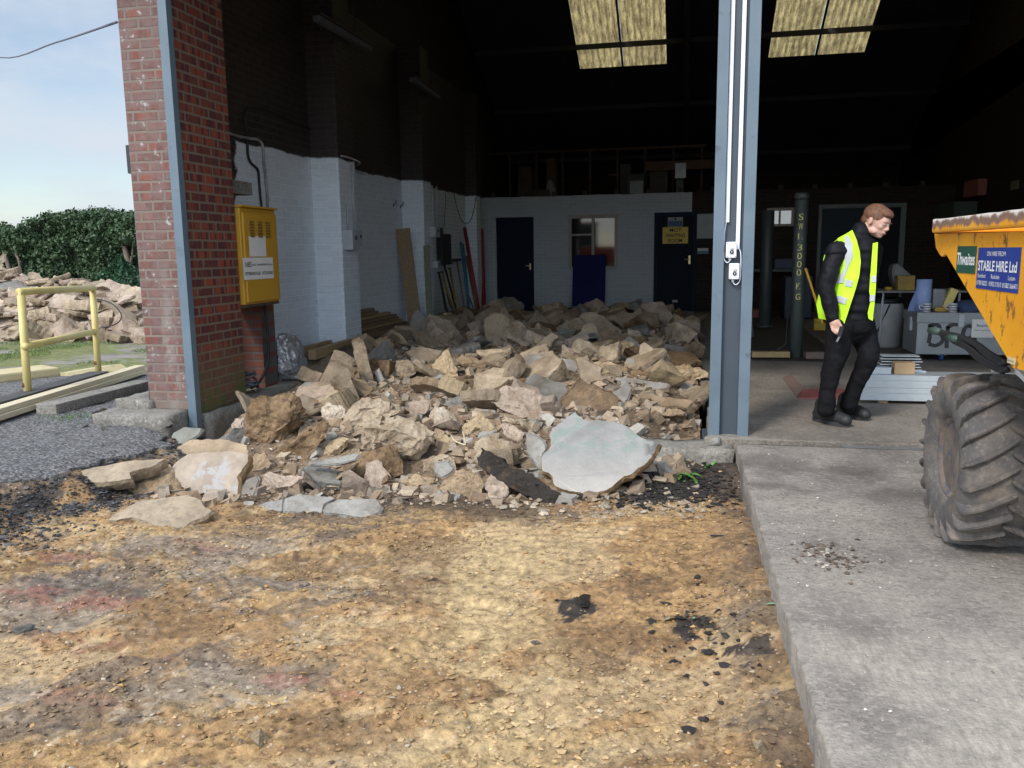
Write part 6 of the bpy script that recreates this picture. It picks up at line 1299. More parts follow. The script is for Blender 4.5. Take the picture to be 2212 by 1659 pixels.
# folding ladder and clutter left of the post
M_ALU = mottled('dull_aluminium', (0.10, 0.11, 0.12), (0.16, 0.17, 0.18), 8, 0.45, 0.1, 40, 0.5)
ld = thing('step_ladder', 'dim step ladder standing in the dark left of the stencilled post', 'ladder', (1.2, 13.2, 0))
for dx in (0, 0.36):
    bm = BM(); bar(bm, (0.62+dx, 13.0, 0.0), (0.45+dx, 13.5, 1.9), 0.05, 0.025, 0.003); obj('stile', bm, M_ALU, ld)
for k in range(6):
    t = (k+1)/7; bm = BM(); bar(bm, (0.645-0.17*t, 13.0+0.5*t, 1.9*t), (0.955-0.17*t, 13.0+0.5*t, 1.9*t), 0.06, 0.02, 0.002); obj('rung', bm, M_ALU, ld)
def simple(name, a, b, m, label, cat, bev=0.01): bm = BM(); box(bm, a, b, bev); return props(obj(name, bm, m), label, cat)
M_DBL = mottled('dark_blue_bin', (0.02, 0.03, 0.06), (0.03, 0.04, 0.08), 4, 0.5)
# work bench in the dark
wb = thing('work_bench', 'dark work bench in front of the back wall behind the stencilled post', 'bench', (1.4, 17.6, 0))
bm = BM(); box(bm, (0.75, 17.3, 0.86), (2.35, 17.9, 0.92), 0.005); obj('top', bm, M_POST, wb)
for x_ in (0.8, 2.25):
    for y_ in (17.35, 17.8): bm = BM(); box(bm, (x_, y_, 0), (x_+0.05, y_+0.05, 0.859)); obj('leg', bm, M_DARKMETAL, wb)
simple('storage_bin', (1.7, 17.4, 0.921), (2.05, 17.7, 1.12), M_DBL, 'dark blue bin on the dark work bench', 'bin')
simple('storage_bin', (0.9, 17.4, 0.921), (1.2, 17.7, 1.05), mottled('dim_white_box', (0.2, 0.2, 0.2), (0.26, 0.26, 0.26), 5, .6), 'dim white box on the dark work bench', 'box')
simple('oil_drum', (1.8, 16.3, 0.01), (2.3, 16.8, 0.8), M_DBL, 'dark blue oil cabinet standing behind the young man', 'cabinet', 0.03)
simple('red_crate', (0.8, 16.6, 0.0), (1.5, 17.0, 0.16), M_REDP, 'red low crate on the floor by the work bench', 'crate')
simple('paper_stack', (0.75, 15.9, 0.0), (0.95, 16.2, 0.55), mottled('grey_carton', (0.2, 0.21, 0.22), (0.3, 0.31, 0.32), 12, .7), 'stack of grey cartons beside the plain lift post', 'carton')
simple('red_box', (0.5, 17.7, 0.02), (0.62, 17.8, 0.22), M_YH, 'small yellow can by the foot of the dark blue door', 'can', 0.01)
# right wall clutter
def rbx(c, q, m, name, label, cat, X=XE, th=0.15):
    a = atX(*px(c, q[0], q[1]), X); b = atX(*px(c, q[2], q[3]), X); bm = BM(); box(bm, (X-th, min(a.y, b.y), min(a.z, b.z)), (X-0.002, max(a.y, b.y), max(a.z, b.z)), 0.01); props(obj(name, bm, m), label, cat)
rbx('R', (1840, 215, 1940, 310), M_REDP, 'hose_reel', 'dim red hose reel high on the dark right wall', 'hose reel')
rbx('R', (2125, 210, 2175, 265), mottled('dim_card', (0.12, 0.11, 0.07), (0.16, 0.14, 0.09), 5, .7), 'wall_notice', 'dim yellowish notice on the right wall at the picture edge', 'notice', th=0.02)
rbx('R', (1720, 380, 1860, 620), mottled('dim_greenbox', (0.035, 0.05, 0.045), (0.045, 0.065, 0.055), 5, .7), 'wall_cupboard', 'dim green cupboard on the right wall behind the skip', 'cupboard', th=0.4)
# trestle table with its load
tb = thing('folding_table', 'grey-topped folding table in front of the dark doors', 'table', (2.9, 11.6, 0))
T0 = atY(*px('R', 1150, 1003), 11.3); TY0, TY1 = 11.3, 12.0; tz = atY(*px('R', 1400, 1005), 11.3).z
tx0, tx1 = T0.x, atY(*px('R', 1650, 1003), 11.3).x+0.25
bm = BM(); box(bm, (tx0, TY0, tz-0.025), (tx1, TY1, tz), 0.006); obj('top', bm, mottled('grey_laminate', (0.16, 0.17, 0.16), (0.20, 0.21, 0.20), 4, 0.5), tb)
for x_ in (tx0+0.06, tx0+0.62, tx1-0.1):
    for y_ in (TY0+0.05, TY1-0.06): bm = BM(); tube(bm, [(x_, y_, 0), (x_+0.02, y_, tz-0.026)], 0.014, 8); obj('leg', bm, M_GREYBOX, tb)
bgx = atY(*px('R', 1330, 995), 11.5)
M_BAG = mottled('grey_concertina_bag', (0.12, 0.12, 0.12), (0.18, 0.18, 0.175), 9, 0.7, 0.5)
bm = BM(); P = [atY(*px('R', *q), 11.6) for q in ((1255, 860), (1275, 805), (1310, 815), (1400, 895), (1415, 990), (1290, 990), (1260, 910))]; prism(bm, P, (0, 0.25, 0)); bmesh.ops.bevel(bm, geom=bm.edges[:], offset=0.02, segments=2, affect='EDGES'); props(obj('concertina_hose', bm, M_BAG), 'grey bag slumped on the folding table', 'bag')
a = atY(*px('R', 1300, 895), 11.42); b = atY(*px('R', 1418, 995), 11.42)
bm = BM(); box(bm, (a.x, 11.42, tz+0.001), (b.x, 11.58, a.z), 0.006); yb_ = obj('yellow_crate', bm, mottled('worn_yellow_box', (0.20, 0.13, 0.03), (0.36, 0.24, 0.04), 7, 0.6)); props(yb_, 'worn yellow box in front of the grey bag on the folding table', 'box')
bm = BM(); a = atY(*px('R', 1235, 985), 11.4); lathe(bm, [(0, 0), (0.05, 0), (0.05, 0.035), (0.03, 0.045), (0, 0.045)], Matrix.Translation((a.x, 11.45, tz+0.001)), 16); props(obj('tape_roll', bm, M_YH), 'small yellow roll on the left of the folding table', 'roll')
# white drum
dc = atZ(*px('R', 1205, 1410), 0.0); dt = thing('plastic_drum', 'white plastic drum with a strap standing under the folding table', 'drum', (dc.x, dc.y, 0))
M_DRUM = mottled('grubby_white_plastic', (0.34, 0.35, 0.35), (0.46, 0.47, 0.47), 6, 0.5); bm = BM(); lathe(bm, [(0, 0), (0.17, 0), (0.19, 0.03), (0.195, 0.55), (0.18, 0.60), (0.18, 0.62), (0, 0.62)], Matrix.Translation((dc.x, dc.y, 0)), 28); obj('body', bm, M_DRUM, dt, True)
bm = BM(); lathe(bm, [(0.186, 0.585), (0.20, 0.59), (0.20, 0.64), (0.16, 0.66), (0, 0.66)], Matrix.Translation((dc.x, dc.y, 0)), 28); obj('lid', bm, M_DARKMETAL, dt, True)
bm = BM(); bar(bm, (dc.x-0.16, dc.y-0.13, 0.15), (dc.x-0.02, dc.y-0.205, 0.58), 0.02, 0.006, up=UY); obj('strap', bm, M_BLACK, dt)
simple('dark_canister', (dc.x-0.10, dc.y-0.08, 0.662), (dc.x+0.12, dc.y+0.1, 0.75), M_DARKMETAL, 'dark canister on the lid of the white drum', 'canister', 0.03)
# tool chest on castors, sprayed with letters
ch = thing('tool_chest', 'grey metal site chest on castors with black sprayed letters', 'chest', (3.4, 10.3, 0))
CYf = 10.30
c0 = atY(*px('R', 1425, 1465), CYf); c1 = atY(*px('R', 1425, 1178), CYf); cxl = c0.x; cz0, cz1 = c0.z, c1.z; cxr = 4.35; CYb = CYf+0.62
M_CHEST = mottled('scuffed_grey_steel', (0.24, 0.26, 0.27), (0.32, 0.34, 0.35), 4, 0.5, 0.1, 40, 0.3, spots=(0.15, 0.16, 0.165))
lid_z = atY(*px('R', 1425, 1170), CYf).z
bm = BM(); box(bm, (cxl, CYf, cz0), (cxr, CYb, lid_z-0.11), 0.006); obj('body', bm, M_CHEST, ch)
bm = BM(); box(bm, (cxl-0.012, CYf-0.012, lid_z-0.108), (cxr+.01, CYb+.01, lid_z+0.01), 0.008); obj('lid', bm, M_CHEST, ch)
for dy in (0.2,):
    bm = BM(); box(bm, (cxl-0.03, CYf+dy, cz0+0.26), (cxl-0.001, CYf+dy+0.10, cz0+0.42), 0.006); obj('handle', bm, M_GREYBOX, ch)
def castor(x, y):
    bm = BM(); lathe(bm, [(0, -0.02), (0.055, -0.02), (0.062, -0.012), (0.062, 0.012), (0.055, 0.02), (0, 0.02)], frame3(Vector((x, y, 0.062)), UY, UZ, UX), 20)
    w0 = obj('castor', bm, mat('blue_tyre', (0.02, 0.06, 0.22), 0.5), ch, True)
    bm = BM(); box(bm, (x-0.035, y-0.03, 0.062), (x-0.026, y+0.03, cz0)); box(bm, (x+0.026, y-0.03, 0.062), (x+0.035, y+0.03, cz0)); box(bm, (x-0.05, y-0.05, cz0-0.012), (x+0.05, y+0.05, cz0-0.001)); obj('fork', bm, M_GREYBOX, w0)
for x in (cxl+0.30, cxr-0.2, cxl+0.12): castor(x, CYf+0.10 if x != cxl+0.12 else CYb-0.12)
bm = BM(); a = atY(*px('R', 1760, 1180), CYf-0.02); box(bm, (a.x-0.03, CYf-0.03, a.z-0.14), (a.x+0.03, CYf-0.013, a.z+0.01), 0.004); obj('latch', bm, M_GREYBOX, ch)
M_SPRAY = mottled('black_spray', (0.02, 0.02, 0.022), (0.05, 0.05, 0.055), 20, 0.6, 0)
def spray(name, strokes, r=0.022):
    bm = BM()
    for s_ in strokes:
        P = curve_pts([atY(*px('R', *q), CYf-0.004) for q in s_], 8); prev = None
        for i, p in enumerate(P):
            t = (P[min(i+1, len(P)-1)]-P[max(i-1, 0)]).normalized(); n_ = Vector((-t.z, 0, t.x))*r
            a = (bm.verts.new((p.x-n_.x, CYf-0.004, p.z-n_.z)), bm.verts.new((p.x+n_.x, CYf-0.004, p.z+n_.z)))
            if prev: bm.faces.new((prev[0], a[0], a[1], prev[1]))
            prev = a
    obj(name, bm, M_SPRAY, ch)
spray('lettering', [[(1535, 1255), (1530, 1320), (1520, 1385)], [(1515, 1262), (1575, 1250), (1600, 1275), (1560, 1305), (1610, 1320), (1620, 1370), (1570, 1402), (1520, 1390)]])
spray('lettering', [[(1660, 1265), (1652, 1340), (1650, 1420)], [(1650, 1272), (1700, 1250), (1735, 1250)], [(1655, 1335), (1700, 1325)]])
spray('lettering', [[(1850, 1270), (1800, 1262), (1770, 1310), (1775, 1390), (1820, 1412), (1850, 1380), (1850, 1345), (1810, 1345)]])
a = atY(*px('R', 1838, 1212), CYf-0.02); b = atY(*px('R', 1990, 1345), CYf-0.02)
nt_ = thing('paper_notice', 'white printed notice taped on the front of the site chest', 'notice', (a.x, CYf, b.z)); bm = BM(); box(bm, (a.x, CYf-0.018, b.z), (b.x, CYf-0.016, a.z)); obj('sheet', bm, M_PAPER, nt_)
w_, h_ = b.x-a.x, a.z-b.z; o0 = Vector((a.x, CYf-0.018, b.z)); M_BLUEINK = mat('blue_ink', (0.05, 0.06, 0.2), 0.6)
text('lettering', 'Bespoke', o0+UX*w_*.22+UZ*h_*.55, UX, UZ, w_*.6, h_*.2, M_BLUEINK, nt_, 0.001, 0.01); text('lettering', 'Fabrications', o0+UX*w_*.12+UZ*h_*.36, UX, UZ, w_*.7, h_*.1, M_BLUEINK, nt_, 0.001)
ztop = lid_z+0.0105
def mug(u, v, Yc, label):
    p = atY(*px('R', u, v), Yc); t = thing('striped_mug', label, 'mug', (p.x, Yc, ztop)); r = 0.045; h = 0.10
    bm = BM(); lathe(bm, [(0, 0), (r, 0), (r, h), (r-0.005, h), (r-0.005, 0.01), (0, 0.01)], Matrix.Translation((p.x, Yc, ztop)), 24); obj('cup', bm, mat('mug_white', (0.6, 0.6, 0.6), 0.3), t, True)
    for k in range(3): bm = BM(); lathe(bm, [(r+.0012, .018+k*.028), (r+.0012, .031+k*.028), (r, .031+k*.028)], Matrix.Translation((p.x, Yc, ztop)), 24); obj('stripe', bm, mat('mug_grey', (0.10, 0.12, 0.15), 0.4), t, True)
    bm = BM(); tube(bm, curve_pts([(p.x-r, Yc, ztop+.08), (p.x-r-.03, Yc, ztop+.075), (p.x-r-.035, Yc, ztop+.045), (p.x-r, Yc, ztop+.025)], 5), 0.006, 8); obj('handle', bm, mat('mug_white2', (0.55, 0.55, 0.55), 0.3), t)
mug(1505, 1150, CYf+0.10, 'left striped mug on the site chest'); mug(1695, 1150, CYf+0.10, 'right striped mug on the site chest')
M_BLR = mottled('blue_paper', (0.24, 0.32, 0.55), (0.28, 0.37, 0.62), 20, 0.8, 0.2)
p = atY(*px('R', 1477, 1120), CYf+0.32); rl = thing('paper_roll', 'tall roll of blue paper standing on the site chest', 'paper roll', (p.x, p.y, ztop))
bm = BM(); lathe(bm, [(0.02, 0), (0.085, 0), (0.085, 0.37), (0.02, 0.37), (0.02, 0)], Matrix.Translation((p.x, p.y, ztop)), 24); obj('roll', bm, M_BLR, rl, True)
bm = BM(); prism(bm, [(p.x-0.09, p.y-0.03, ztop+0.001), (p.x-0.19, p.y-0.1, ztop+0.001), (p.x-0.17, p.y-0.1, ztop+0.09), (p.x-0.088, p.y-0.03, ztop+0.26)], (0.01, 0.02, 0)); obj('loose_sheet', bm, M_BLR, rl)
p = atY(*px('R', 1583, 1110), CYf+0.35); simple('clear_bottle', (p.x-0.07, p.y-0.05, ztop), (p.x+0.08, p.y+0.05, ztop+0.26), mottled('cloudy_plastic', (0.14, 0.15, 0.16), (0.2, 0.21, 0.22), 8, .3), 'cloudy plastic jug behind the mugs on the site chest', 'jug', 0.03)
p = atY(*px('R', 1680, 1080), CYf+0.3); bm = BM(); bar(bm, (p.x-0.06, p.y, ztop+0.02), (p.x+0.03, p.y, ztop+0.26), 0.09, 0.09, 0.015); props(obj('glue_bottle', bm, mottled('yellow_white_pack', (0.55, 0.42, 0.06), (0.65, 0.55, 0.3), 5, .5)), 'yellow and white packet leaning between jug and right mug', 'packet')
p = atY(*px('R', 1640, 1140), CYf+0.2); simple('yellow_tool', (p.x-0.12, p.y-0.03, ztop), (p.x+0.06, p.y+0.03, ztop+0.05), M_YH, 'yellow tool lying between the two mugs', 'tool', 0.01)
p = atY(*px('R', 1780, 1110), CYf+0.3); bm = BM(); lathe(bm, [(0, 0), (0.2, 0), (0.18, 0.07), (0.1, 0.12), (0, 0.13)], Matrix.Translation((p.x+.05, p.y, ztop)), 20)
for v in bm.verts: v.co += Vector((0.02, 0.02, 0.02))*noise.noise(v.co*9)
props(obj('blue_cloth', bm, mottled('blue_cloth_m', (0.03, 0.05, 0.11), (0.05, 0.07, 0.15), 9, .9)), 'dark blue cloth heaped at the right of the site chest', 'cloth')
# galvanised channels on the floor
M_ZINC = mottled('bright_zinc', (0.42, 0.46, 0.48), (0.52, 0.56, 0.58), 5, 0.38, 0.05, 30, 0.45)
def channel(zb, label, Yf=7.42, x0=1.47):
    bm = BM(); x1 = 2.75; h = 0.108
    prof = [(Yf+0.03, zb), (Yf, zb), (Yf, zb+0.040), (Yf+0.012, zb+0.046), (Yf+0.012, zb+0.058), (Yf, zb+0.064), (Yf, zb+h), (Yf+0.26, zb+h), (Yf+0.26, zb+h-0.004), (Yf+0.004, zb+h-0.004), (Yf+0.004, zb+0.004), (Yf+0.03, zb+0.004)]
    a = [bm.verts.new((x0, y, z)) for y, z in prof]; b = [bm.verts.new((x1, y, z)) for y, z in prof]; n = len(prof)
    for i in range(n): bm.faces.new((a[i], a[(i+1) % n], b[(i+1) % n], b[i]))
    bm.faces.new(a[::-1]); bm.faces.new(b); bmesh.ops.recalc_face_normals(bm, faces=bm.faces); props(obj('steel_channel', bm, M_ZINC), label, 'steel channel')
channel(0.03, 'lower galvanised steel channel of the pair on the floor'); channel(0.140, 'upper galvanised steel channel of the pair, with a carton on top')
for x_ in (1.62, 2.4): simple('timber_bearer', (x_, 7.44, 0.001), (x_+0.08, 7.70, 0.029), M_W2, 'timber bearer under the left end of the galvanised channels' if x_ < 2 else 'timber bearer under the right end of the galvanised channels', 'bearer', 0.003)
zt_ = 0.140+0.108+0.001
a = atY(*px('T', 960, 320), 7.5); b = atY(*px('T', 1115, 238), 7.5)
simple('cardboard_box', (a.x, 7.5, zt_), (b.x, 7.62, b.z), mottled('card', (0.38, 0.25, 0.13), (0.43, 0.29, 0.16), 5, .8), 'brown carton standing on the galvanised channels', 'carton', 0.004)
for k in range(6):
    bm = BM(); bar(bm, (a.x-0.10+0.01*(k % 2), 7.66, zt_+0.02+k*0.024), (b.x+0.08-0.012*(k % 3), 7.67, zt_+0.02+k*0.024), 0.14, 0.006, 0.001, up=UZ)
    props(obj('metal_plate', bm, M_ZINC), 'zinc plate in the fanned stack behind the brown carton', 'plate', 'zinc plates behind the carton')
bm = BM(); q = atY(*px('T', 870, 325), 7.5); box(bm, (q.x-0.09, 7.48, zt_), (q.x+0.07, 7.60, zt_+0.055), 0.004); props(obj('silver_box', bm, M_ZINC), 'small silver box left of the brown carton on the channels', 'box')
bm = BM(); box(bm, (a.x-0.16, 7.62, zt_), (b.x+0.12, 7.64, zt_+0.012)); props(obj('metal_strip', bm, M_ZINC), 'flat zinc strip under the fanned plates', 'strip')
# ================================================================== YARD ON THE LEFT
M_RAIL = mottled('flaking_yellow_rail', (0.50, 0.40, 0.14), (0.60, 0.50, 0.20), 5, 0.5, 0.2, 40, spots=(0.20, 0.08, 0.035), spot_amt=(0.66, 0.72), kind='Position')
rt = thing('guard_rail', 'yellow tubular guard rail with rusty feet in the yard beside the boards', 'guard rail', (-6.3, 7.2, 0))
pA, pB = Vector((-5.97, 6.44, 0)), Vector((-6.51, 8.07, 0)); 
A1 = atY(45, 630, 6.44); B1 = atY(200, 622, 8.07); A2 = atY(56, 748, 6.44); B2 = atY(205, 716, 8.07)
for p_, q_ in ((pA, A1), (pB, B1)):
    bm = BM(); tube(bm, [p_-Vector((0, 0, .1)), q_], 0.034, 14); obj('post', bm, M_RAIL, rt, True)
for p_, q_ in ((A1, B1), (A2, B2)):
    d = (q_-p_).normalized()*0.03; bm = BM(); tube(bm, [p_-d, q_+d], 0.034, 14); obj('crossbar', bm, M_RAIL, rt, True)
for p_, k in ((pA, 0.17), (pB, 0.15)):
    bm = BM(); tube(bm, [p_+Vector((0, 0, k-0.02)), p_+Vector((0, 0, k+0.02))], 0.036, 14); obj('rust_band', bm, mottled('rust', (0.10, 0.03, 0.015), (0.18, 0.06, 0.025), 20, 0.9), rt, True)
M_YB = mottled('yellow_concrete_paint', (0.44, 0.36, 0.18), (0.54, 0.46, 0.28), 4, 0.7, 0.3, kind='Position', spots=(0.25, 0.2, 0.12))
bm = BM(); P = [atY(*px('L', *q), 8.0) for q in ((225, 1400), (300, 1345), (480, 1325), (545, 1368), (400, 1410))]
prism(bm, P, (0.1, 0.8, 0)); props(obj('stop_block', bm, M_YB), 'yellow painted angular concrete block behind the guard rail', 'concrete block')
bm = BM(); a = atZ(*px('L', 0, 1500), 0.0); bar(bm, (-7.9, 6.6, 0.05), (-7.15, 8.1, 0.05), 0.45, 0.10, 0.02); props(obj('kerb_block', bm, M_YB), 'long low yellow kerb block under the angular block', 'kerb block')
def yplank(label, l, r, w_, h_, m, cat='board', name='long_board'):
    bm = BM(); bar(bm, l, r, w_, h_, 0.006); return props(obj(name, bm, m), label, cat)
M_PALEW = wood('pale_sawn_timber', (0.50, 0.43, 0.28), (0.62, 0.54, 0.38)); M_BLKW = wood('black_weathered_timber', (0.035, 0.033, 0.032), (0.08, 0.075, 0.07))
# boards run from the lower left corner towards the pier
l0 = atZ(0, 915, 0); r0 = atZ(325, 808, 0); dd = (r0-l0).normalized(); nn_ = Vector((-dd.y, dd.x, 0))
l0 = l0-dd*1.5; r0 = r0-dd*0.1
yplank('pale sawn board lying lowest in front, from the picture edge to the pier', l0+UZ*.05+nn_*0.03, r0+UZ*.05+nn_*0.03, 0.11, 0.045, M_PALEW)
yplank('pale sawn board on top of the lowest one', l0+UZ*.097+nn_*0.06, r0+UZ*.097+nn_*0.06, 0.12, 0.045, M_PALEW)
yplank('black weathered board behind the pale boards', l0+UZ*.10+nn_*0.30, r0-dd*0.45+UZ*.10+nn_*0.30, 0.20, 0.03, M_BLKW)
yplank('second black board under the upper black one', l0+UZ*.065+nn_*0.28, r0-dd*0.5+UZ*.065+nn_*0.28, 0.22, 0.03, M_BLKW)
q = atZ(*px('C', 450, 80), 0.0); q2 = atZ(*px('L', 1080, 1440), 0.0)
bm = BM(); bar(bm, Vector((q.x, q.y, 0.045)), Vector((q2.x-.05, q2.y, 0.045)), 0.20, 0.09, 0.01); props(obj('kerb_stone', bm, M_KERB), 'mossy concrete kerb stone lying under the ends of the pale boards', 'kerb stone')
bm = BM(); lathe(bm, [(0.02, 0), (0.012, 0.35), (0.012, 4.1), (0, 4.1)], Matrix.Translation((-4.348, 5.99, 0.12)), 14); props(obj('drain_pipe', bm, mottled('grey_pipe_p', (0.09, 0.095, 0.1), (0.2, 0.21, 0.22), 12, .6, kind='Position')), 'grey drainpipe on the outer edge of the brick pier', 'drainpipe')
bm = BM(); box(bm, (-4.375, 5.965, 1.98), (-4.336, 6.05, 2.2), 0.006); props(obj('junction_box', bm, M_DARKMETAL), 'small grey box on the outer edge of the brick pier', 'junction box')
rr = random.Random(8)
for q_, s_ in (((775, 200), 0.16), ((1000, 120), 0.22), ((1030, 225), 0.12), ((1640, 190), 0.12)):
    p = atZ(*px('C', *q_), 0.01); scatter(protos[rr.randrange(4)], (p.x, p.y, 0.01+s_*0.1), s_, rr, 0.2, 'dark' if s_ > .2 else 'grey', {775: 'dark mossy lump on the tarmac left of the plinth', 1000: 'biggest dark lump on the tarmac against the plinth', 1030: 'grey lump at the lower left corner of the plinth', 1640: 'black lump between the plinth and the heap'}[q_[0]], None, 'stone', 'stone')
cable('overhead cable crossing the sky to the top of the brick pier', [(-26, 24, 9.2), (-14, 14.0, 5.6), atY(0, 124, 12.0), atY(120, 92, 9.0), atY(252, 48, 6.02)], 0.010, mat('weathered_cable', (0.10, 0.09, 0.12), 0.7), 'overhead_cable')
# heap of broken concrete in the yard
LABY = 'broken concrete chunk in the long heap in the yard before the hedge'
def yard_h(x, y):
    t = max(0, 1-((y-13.6)/2.2)**2); e = min(1, max(0, (-7.6-x)/2.2)); ramp_ = min(1.6, 0.5+0.24*(-x-9.2))
    return -0.03+t*e*(0.80*ramp_+0.12*noise.noise(Vector((x*.9, y*.9, 0))))
yx = np.arange(-17, -7.4, 0.12); yy_ = np.arange(11.4, 15.9, 0.12); AX, AY = np.meshgrid(yx, yy_); AZ = np.vectorize(yard_h)(AX, AY)-0.04
o = grid_mesh('rubble_mound_soil', AX, AY, AZ, np.ones(AX.shape+(3,))*np.array([0.30, 0.24, 0.18]), M_SOIL, 'stuff'); props(o, 'brown dirt inside the long heap in the yard', 'rubble dirt')
rr = random.Random(77)
def yrock(x, y, s, col=None, k=None, tilt=0.4, label=LABY, zoff=0.12): return scatter((protos+slabs)[k if k is not None else rr.randrange(18)], (x, y, yard_h(x, y)+s*zoff), s, rr, tilt, col, label, 'broken concrete of the yard heap', name='concrete_lump')
n = 0
while n < 190:
    y = 11.45+2.3*rr.random()**1.1; x = rr.uniform(-14.2, -8.0)
    if x/y < -1.12 or x/y > -0.68: continue
    yrock(x, y, rr.uniform(0.30, 0.70), rr.choice(['pink', 'dusty', 'pink', 'dusty', 'pale', 'pink'])); n += 1
for (u, v, Y, sx, sy, sz, rx, rz_, lb_, cc, k) in ((50, 615, 12.9, 1.3, 0.9, 0.35, 0.5, 0.5, 'grey slab at the top left summit of the yard heap', 'grey', 5), (75, 628, 12.6, 1.1, 0.7, 0.5, 0.3, 0.2, 'brown block just under the summit slab of the yard heap', 'tan', 2),
    (262, 668, 12.2, 1.6, 0.42, 0.5, -0.1, -0.5, 'long beam-like slab sloping down at the right end of the yard heap', 'dusty', 4), (250, 690, 11.9, 0.95, 0.6, 0.8, 0.1, 0.2, 'big wedge-shaped block under the long beam-like slab', 'pink', 0), (85, 722, 11.6, 0.85, 0.5, 0.6, 0.1, 0, 'pale triangular chunk at the foot of the yard heap', 'pale', 7), (150, 722, 11.6, 0.9, 0.5, 0.45, 0, 0, 'flat-topped pale chunk at the foot of the yard heap, right of the triangular one', 'pale', 2), (300, 668, 12.4, 0.7, 0.5, 0.5, 0, 0, 'chunk at the far right end of the yard heap by the pier', 'dusty', 1), (128, 652, 12.8, 0.9, 0.5, 0.4, 0, .2, 'brown chunk on top of the yard heap inside the guard rail', 'tan', 3)):
    p = atY(u, v, Y); o = scatter(protos[k], p-Vector((0, 0, sz*0.15)), 1, random.Random(u), 0, cc, lb_, 'broken concrete of the yard heap'); o.scale = (sx, sy, sz); o.rotation_euler = (rx, 0.35 if 'beam' in lb_ else 0.1, rz_)
cable('loose black rod curving out of the right end of the yard heap', [atY(205, 645, 11.9), atY(240, 655, 11.8), atY(262, 680, 11.7), atY(250, 700, 11.6), atY(205, 712, 11.5)], 0.010, M_BLACK, 'steel_rod', cat='rod')
bm = BM(); a = atY(255, 640, 18); box(bm, (a.x, 17.5, 0), (a.x+6, 20, a.z+0.06), 0.03); props(obj('flat_shed', bm, mottled('pale_roof', (0.22, 0.25, 0.28), (0.28, 0.31, 0.34), 3, .6)), 'low flat grey shape between the hedge and the pier', 'shed')
# small litter and grass near the rail
def tufts(name, n, gen, label, h, m, seed):
    rr = random.Random(seed); bm = BM()
    for i in range(n):
        x, y = gen(rr); a = rr.uniform(0, 6.28); hh_ = h*rr.uniform(.4, 1); w_ = 0.004+0.02*h; dx, dy = math.cos(a), math.sin(a)
        bm.faces.new((bm.verts.new((x-dy*w_, y+dx*w_, 0)), bm.verts.new((x+dy*w_, y-dx*w_, 0)), bm.verts.new((x+dx*hh_*.5, y+dy*hh_*.5, hh_))))
    props(obj(name, bm, m, centre=False), label, 'grass', kind='stuff')
M_GRASS = mottled('short_grass', (0.07, 0.13, 0.025), (0.16, 0.21, 0.05), 3, 0.8, 0, kind='Position')
gk = px('C', 740, 110)
def gg(r_): p = atZ(gk[0], gk[1], 0); return p.x+r_.gauss(0, .16)+0, p.y+r_.gauss(0, .10)
tufts('grass', 380, gg, 'bright tuft of grass growing in the tarmac by the kerb stone', 0.022, mottled('bright_grass', (0.05, 0.13, 0.02), (0.10, 0.20, 0.04), 3, 0.8, 0), 4)
def gm2(r_):
    while True:
        y = r_.uniform(8.6, 11.4); x = r_.uniform(-11.5, -6.2)
        if noise.noise(Vector((x*.8, y*1.3, 4))) > 0.05: return x, y
tufts('moss', 9000, gm2, 'low moss and grass patches on the yard gravel', 0.03, M_GRASS, 5)
# --- hedge with trunks, conifer bush
def leafmass(name, n, gen, size, m, parent, seed):
    rs = np.random.RandomState(seed); P = gen(rs, n); n = len(P)
    a = rs.normal(size=(n, 3)); a /= np.linalg.norm(a, axis=1)[:, None]; b = np.cross(a, rs.normal(size=(n, 3))); b /= np.linalg.norm(b, axis=1)[:, None]
    s = size*(0.6+0.8*rs.rand(n))[:, None]
    V = np.stack([P-a*s*0.5, P+b*s*0.32, P+a*s*0.6, P-b*s*0.32], 1).reshape(-1, 3)
    me = bpy.data.meshes.new(name); me.vertices.add(len(V)); me.vertices.foreach_set('co', V.ravel()); me.loops.add(n*4); me.loops.foreach_set('vertex_index', np.arange(n*4)); me.polygons.add(n); me.polygons.foreach_set('loop_start', np.arange(0, n*4, 4)); me.polygons.foreach_set('loop_total', np.full(n, 4)); me.update(calc_edges=True)
    return mesh_obj(name, me, m, parent)
def leaf_mat(name, a, b, c_):
    g = NG(mat(name, a, 0.55)); p = g.coord('Position'); n = g.n('ShaderNodeNewGeometry')
    c = g.ramp(g.noise(p, 1.1, 5, 0.65), [(0.3, a), (0.7, b)]); c = g.mix(g.math('MULTIPLY', n.outputs['Random Per Island'], 0.6), c, c_)
    return g.fin(c)
M_HEDGE = leaf_mat('hedge_leaf', (0.022, 0.050, 0.022), (0.040, 0.085, 0.030), (0.075, 0.12, 0.045)); M_CONIF = leaf_mat('conifer_leaf', (0.018, 0.055, 0.028), (0.03, 0.085, 0.04), (0.05, 0.12, 0.05))
def top_h(x): return 2.60+0.05*np.sin(x*1.3)+0.06*np.sin(x*3.1+1)+0.06*np.sin(x*7.7)+0.08*fbm(x, x*0+3, 1.7, 4, 0.6, 60)-0.35*sstep(-x, 19.6, 20.6)+0.25*sstep(x, -17.0, -16.6)*0
hd = thing('hedge', 'tall dark green hedge across the back of the yard', 'hedge', (-19, 22.8, 0))
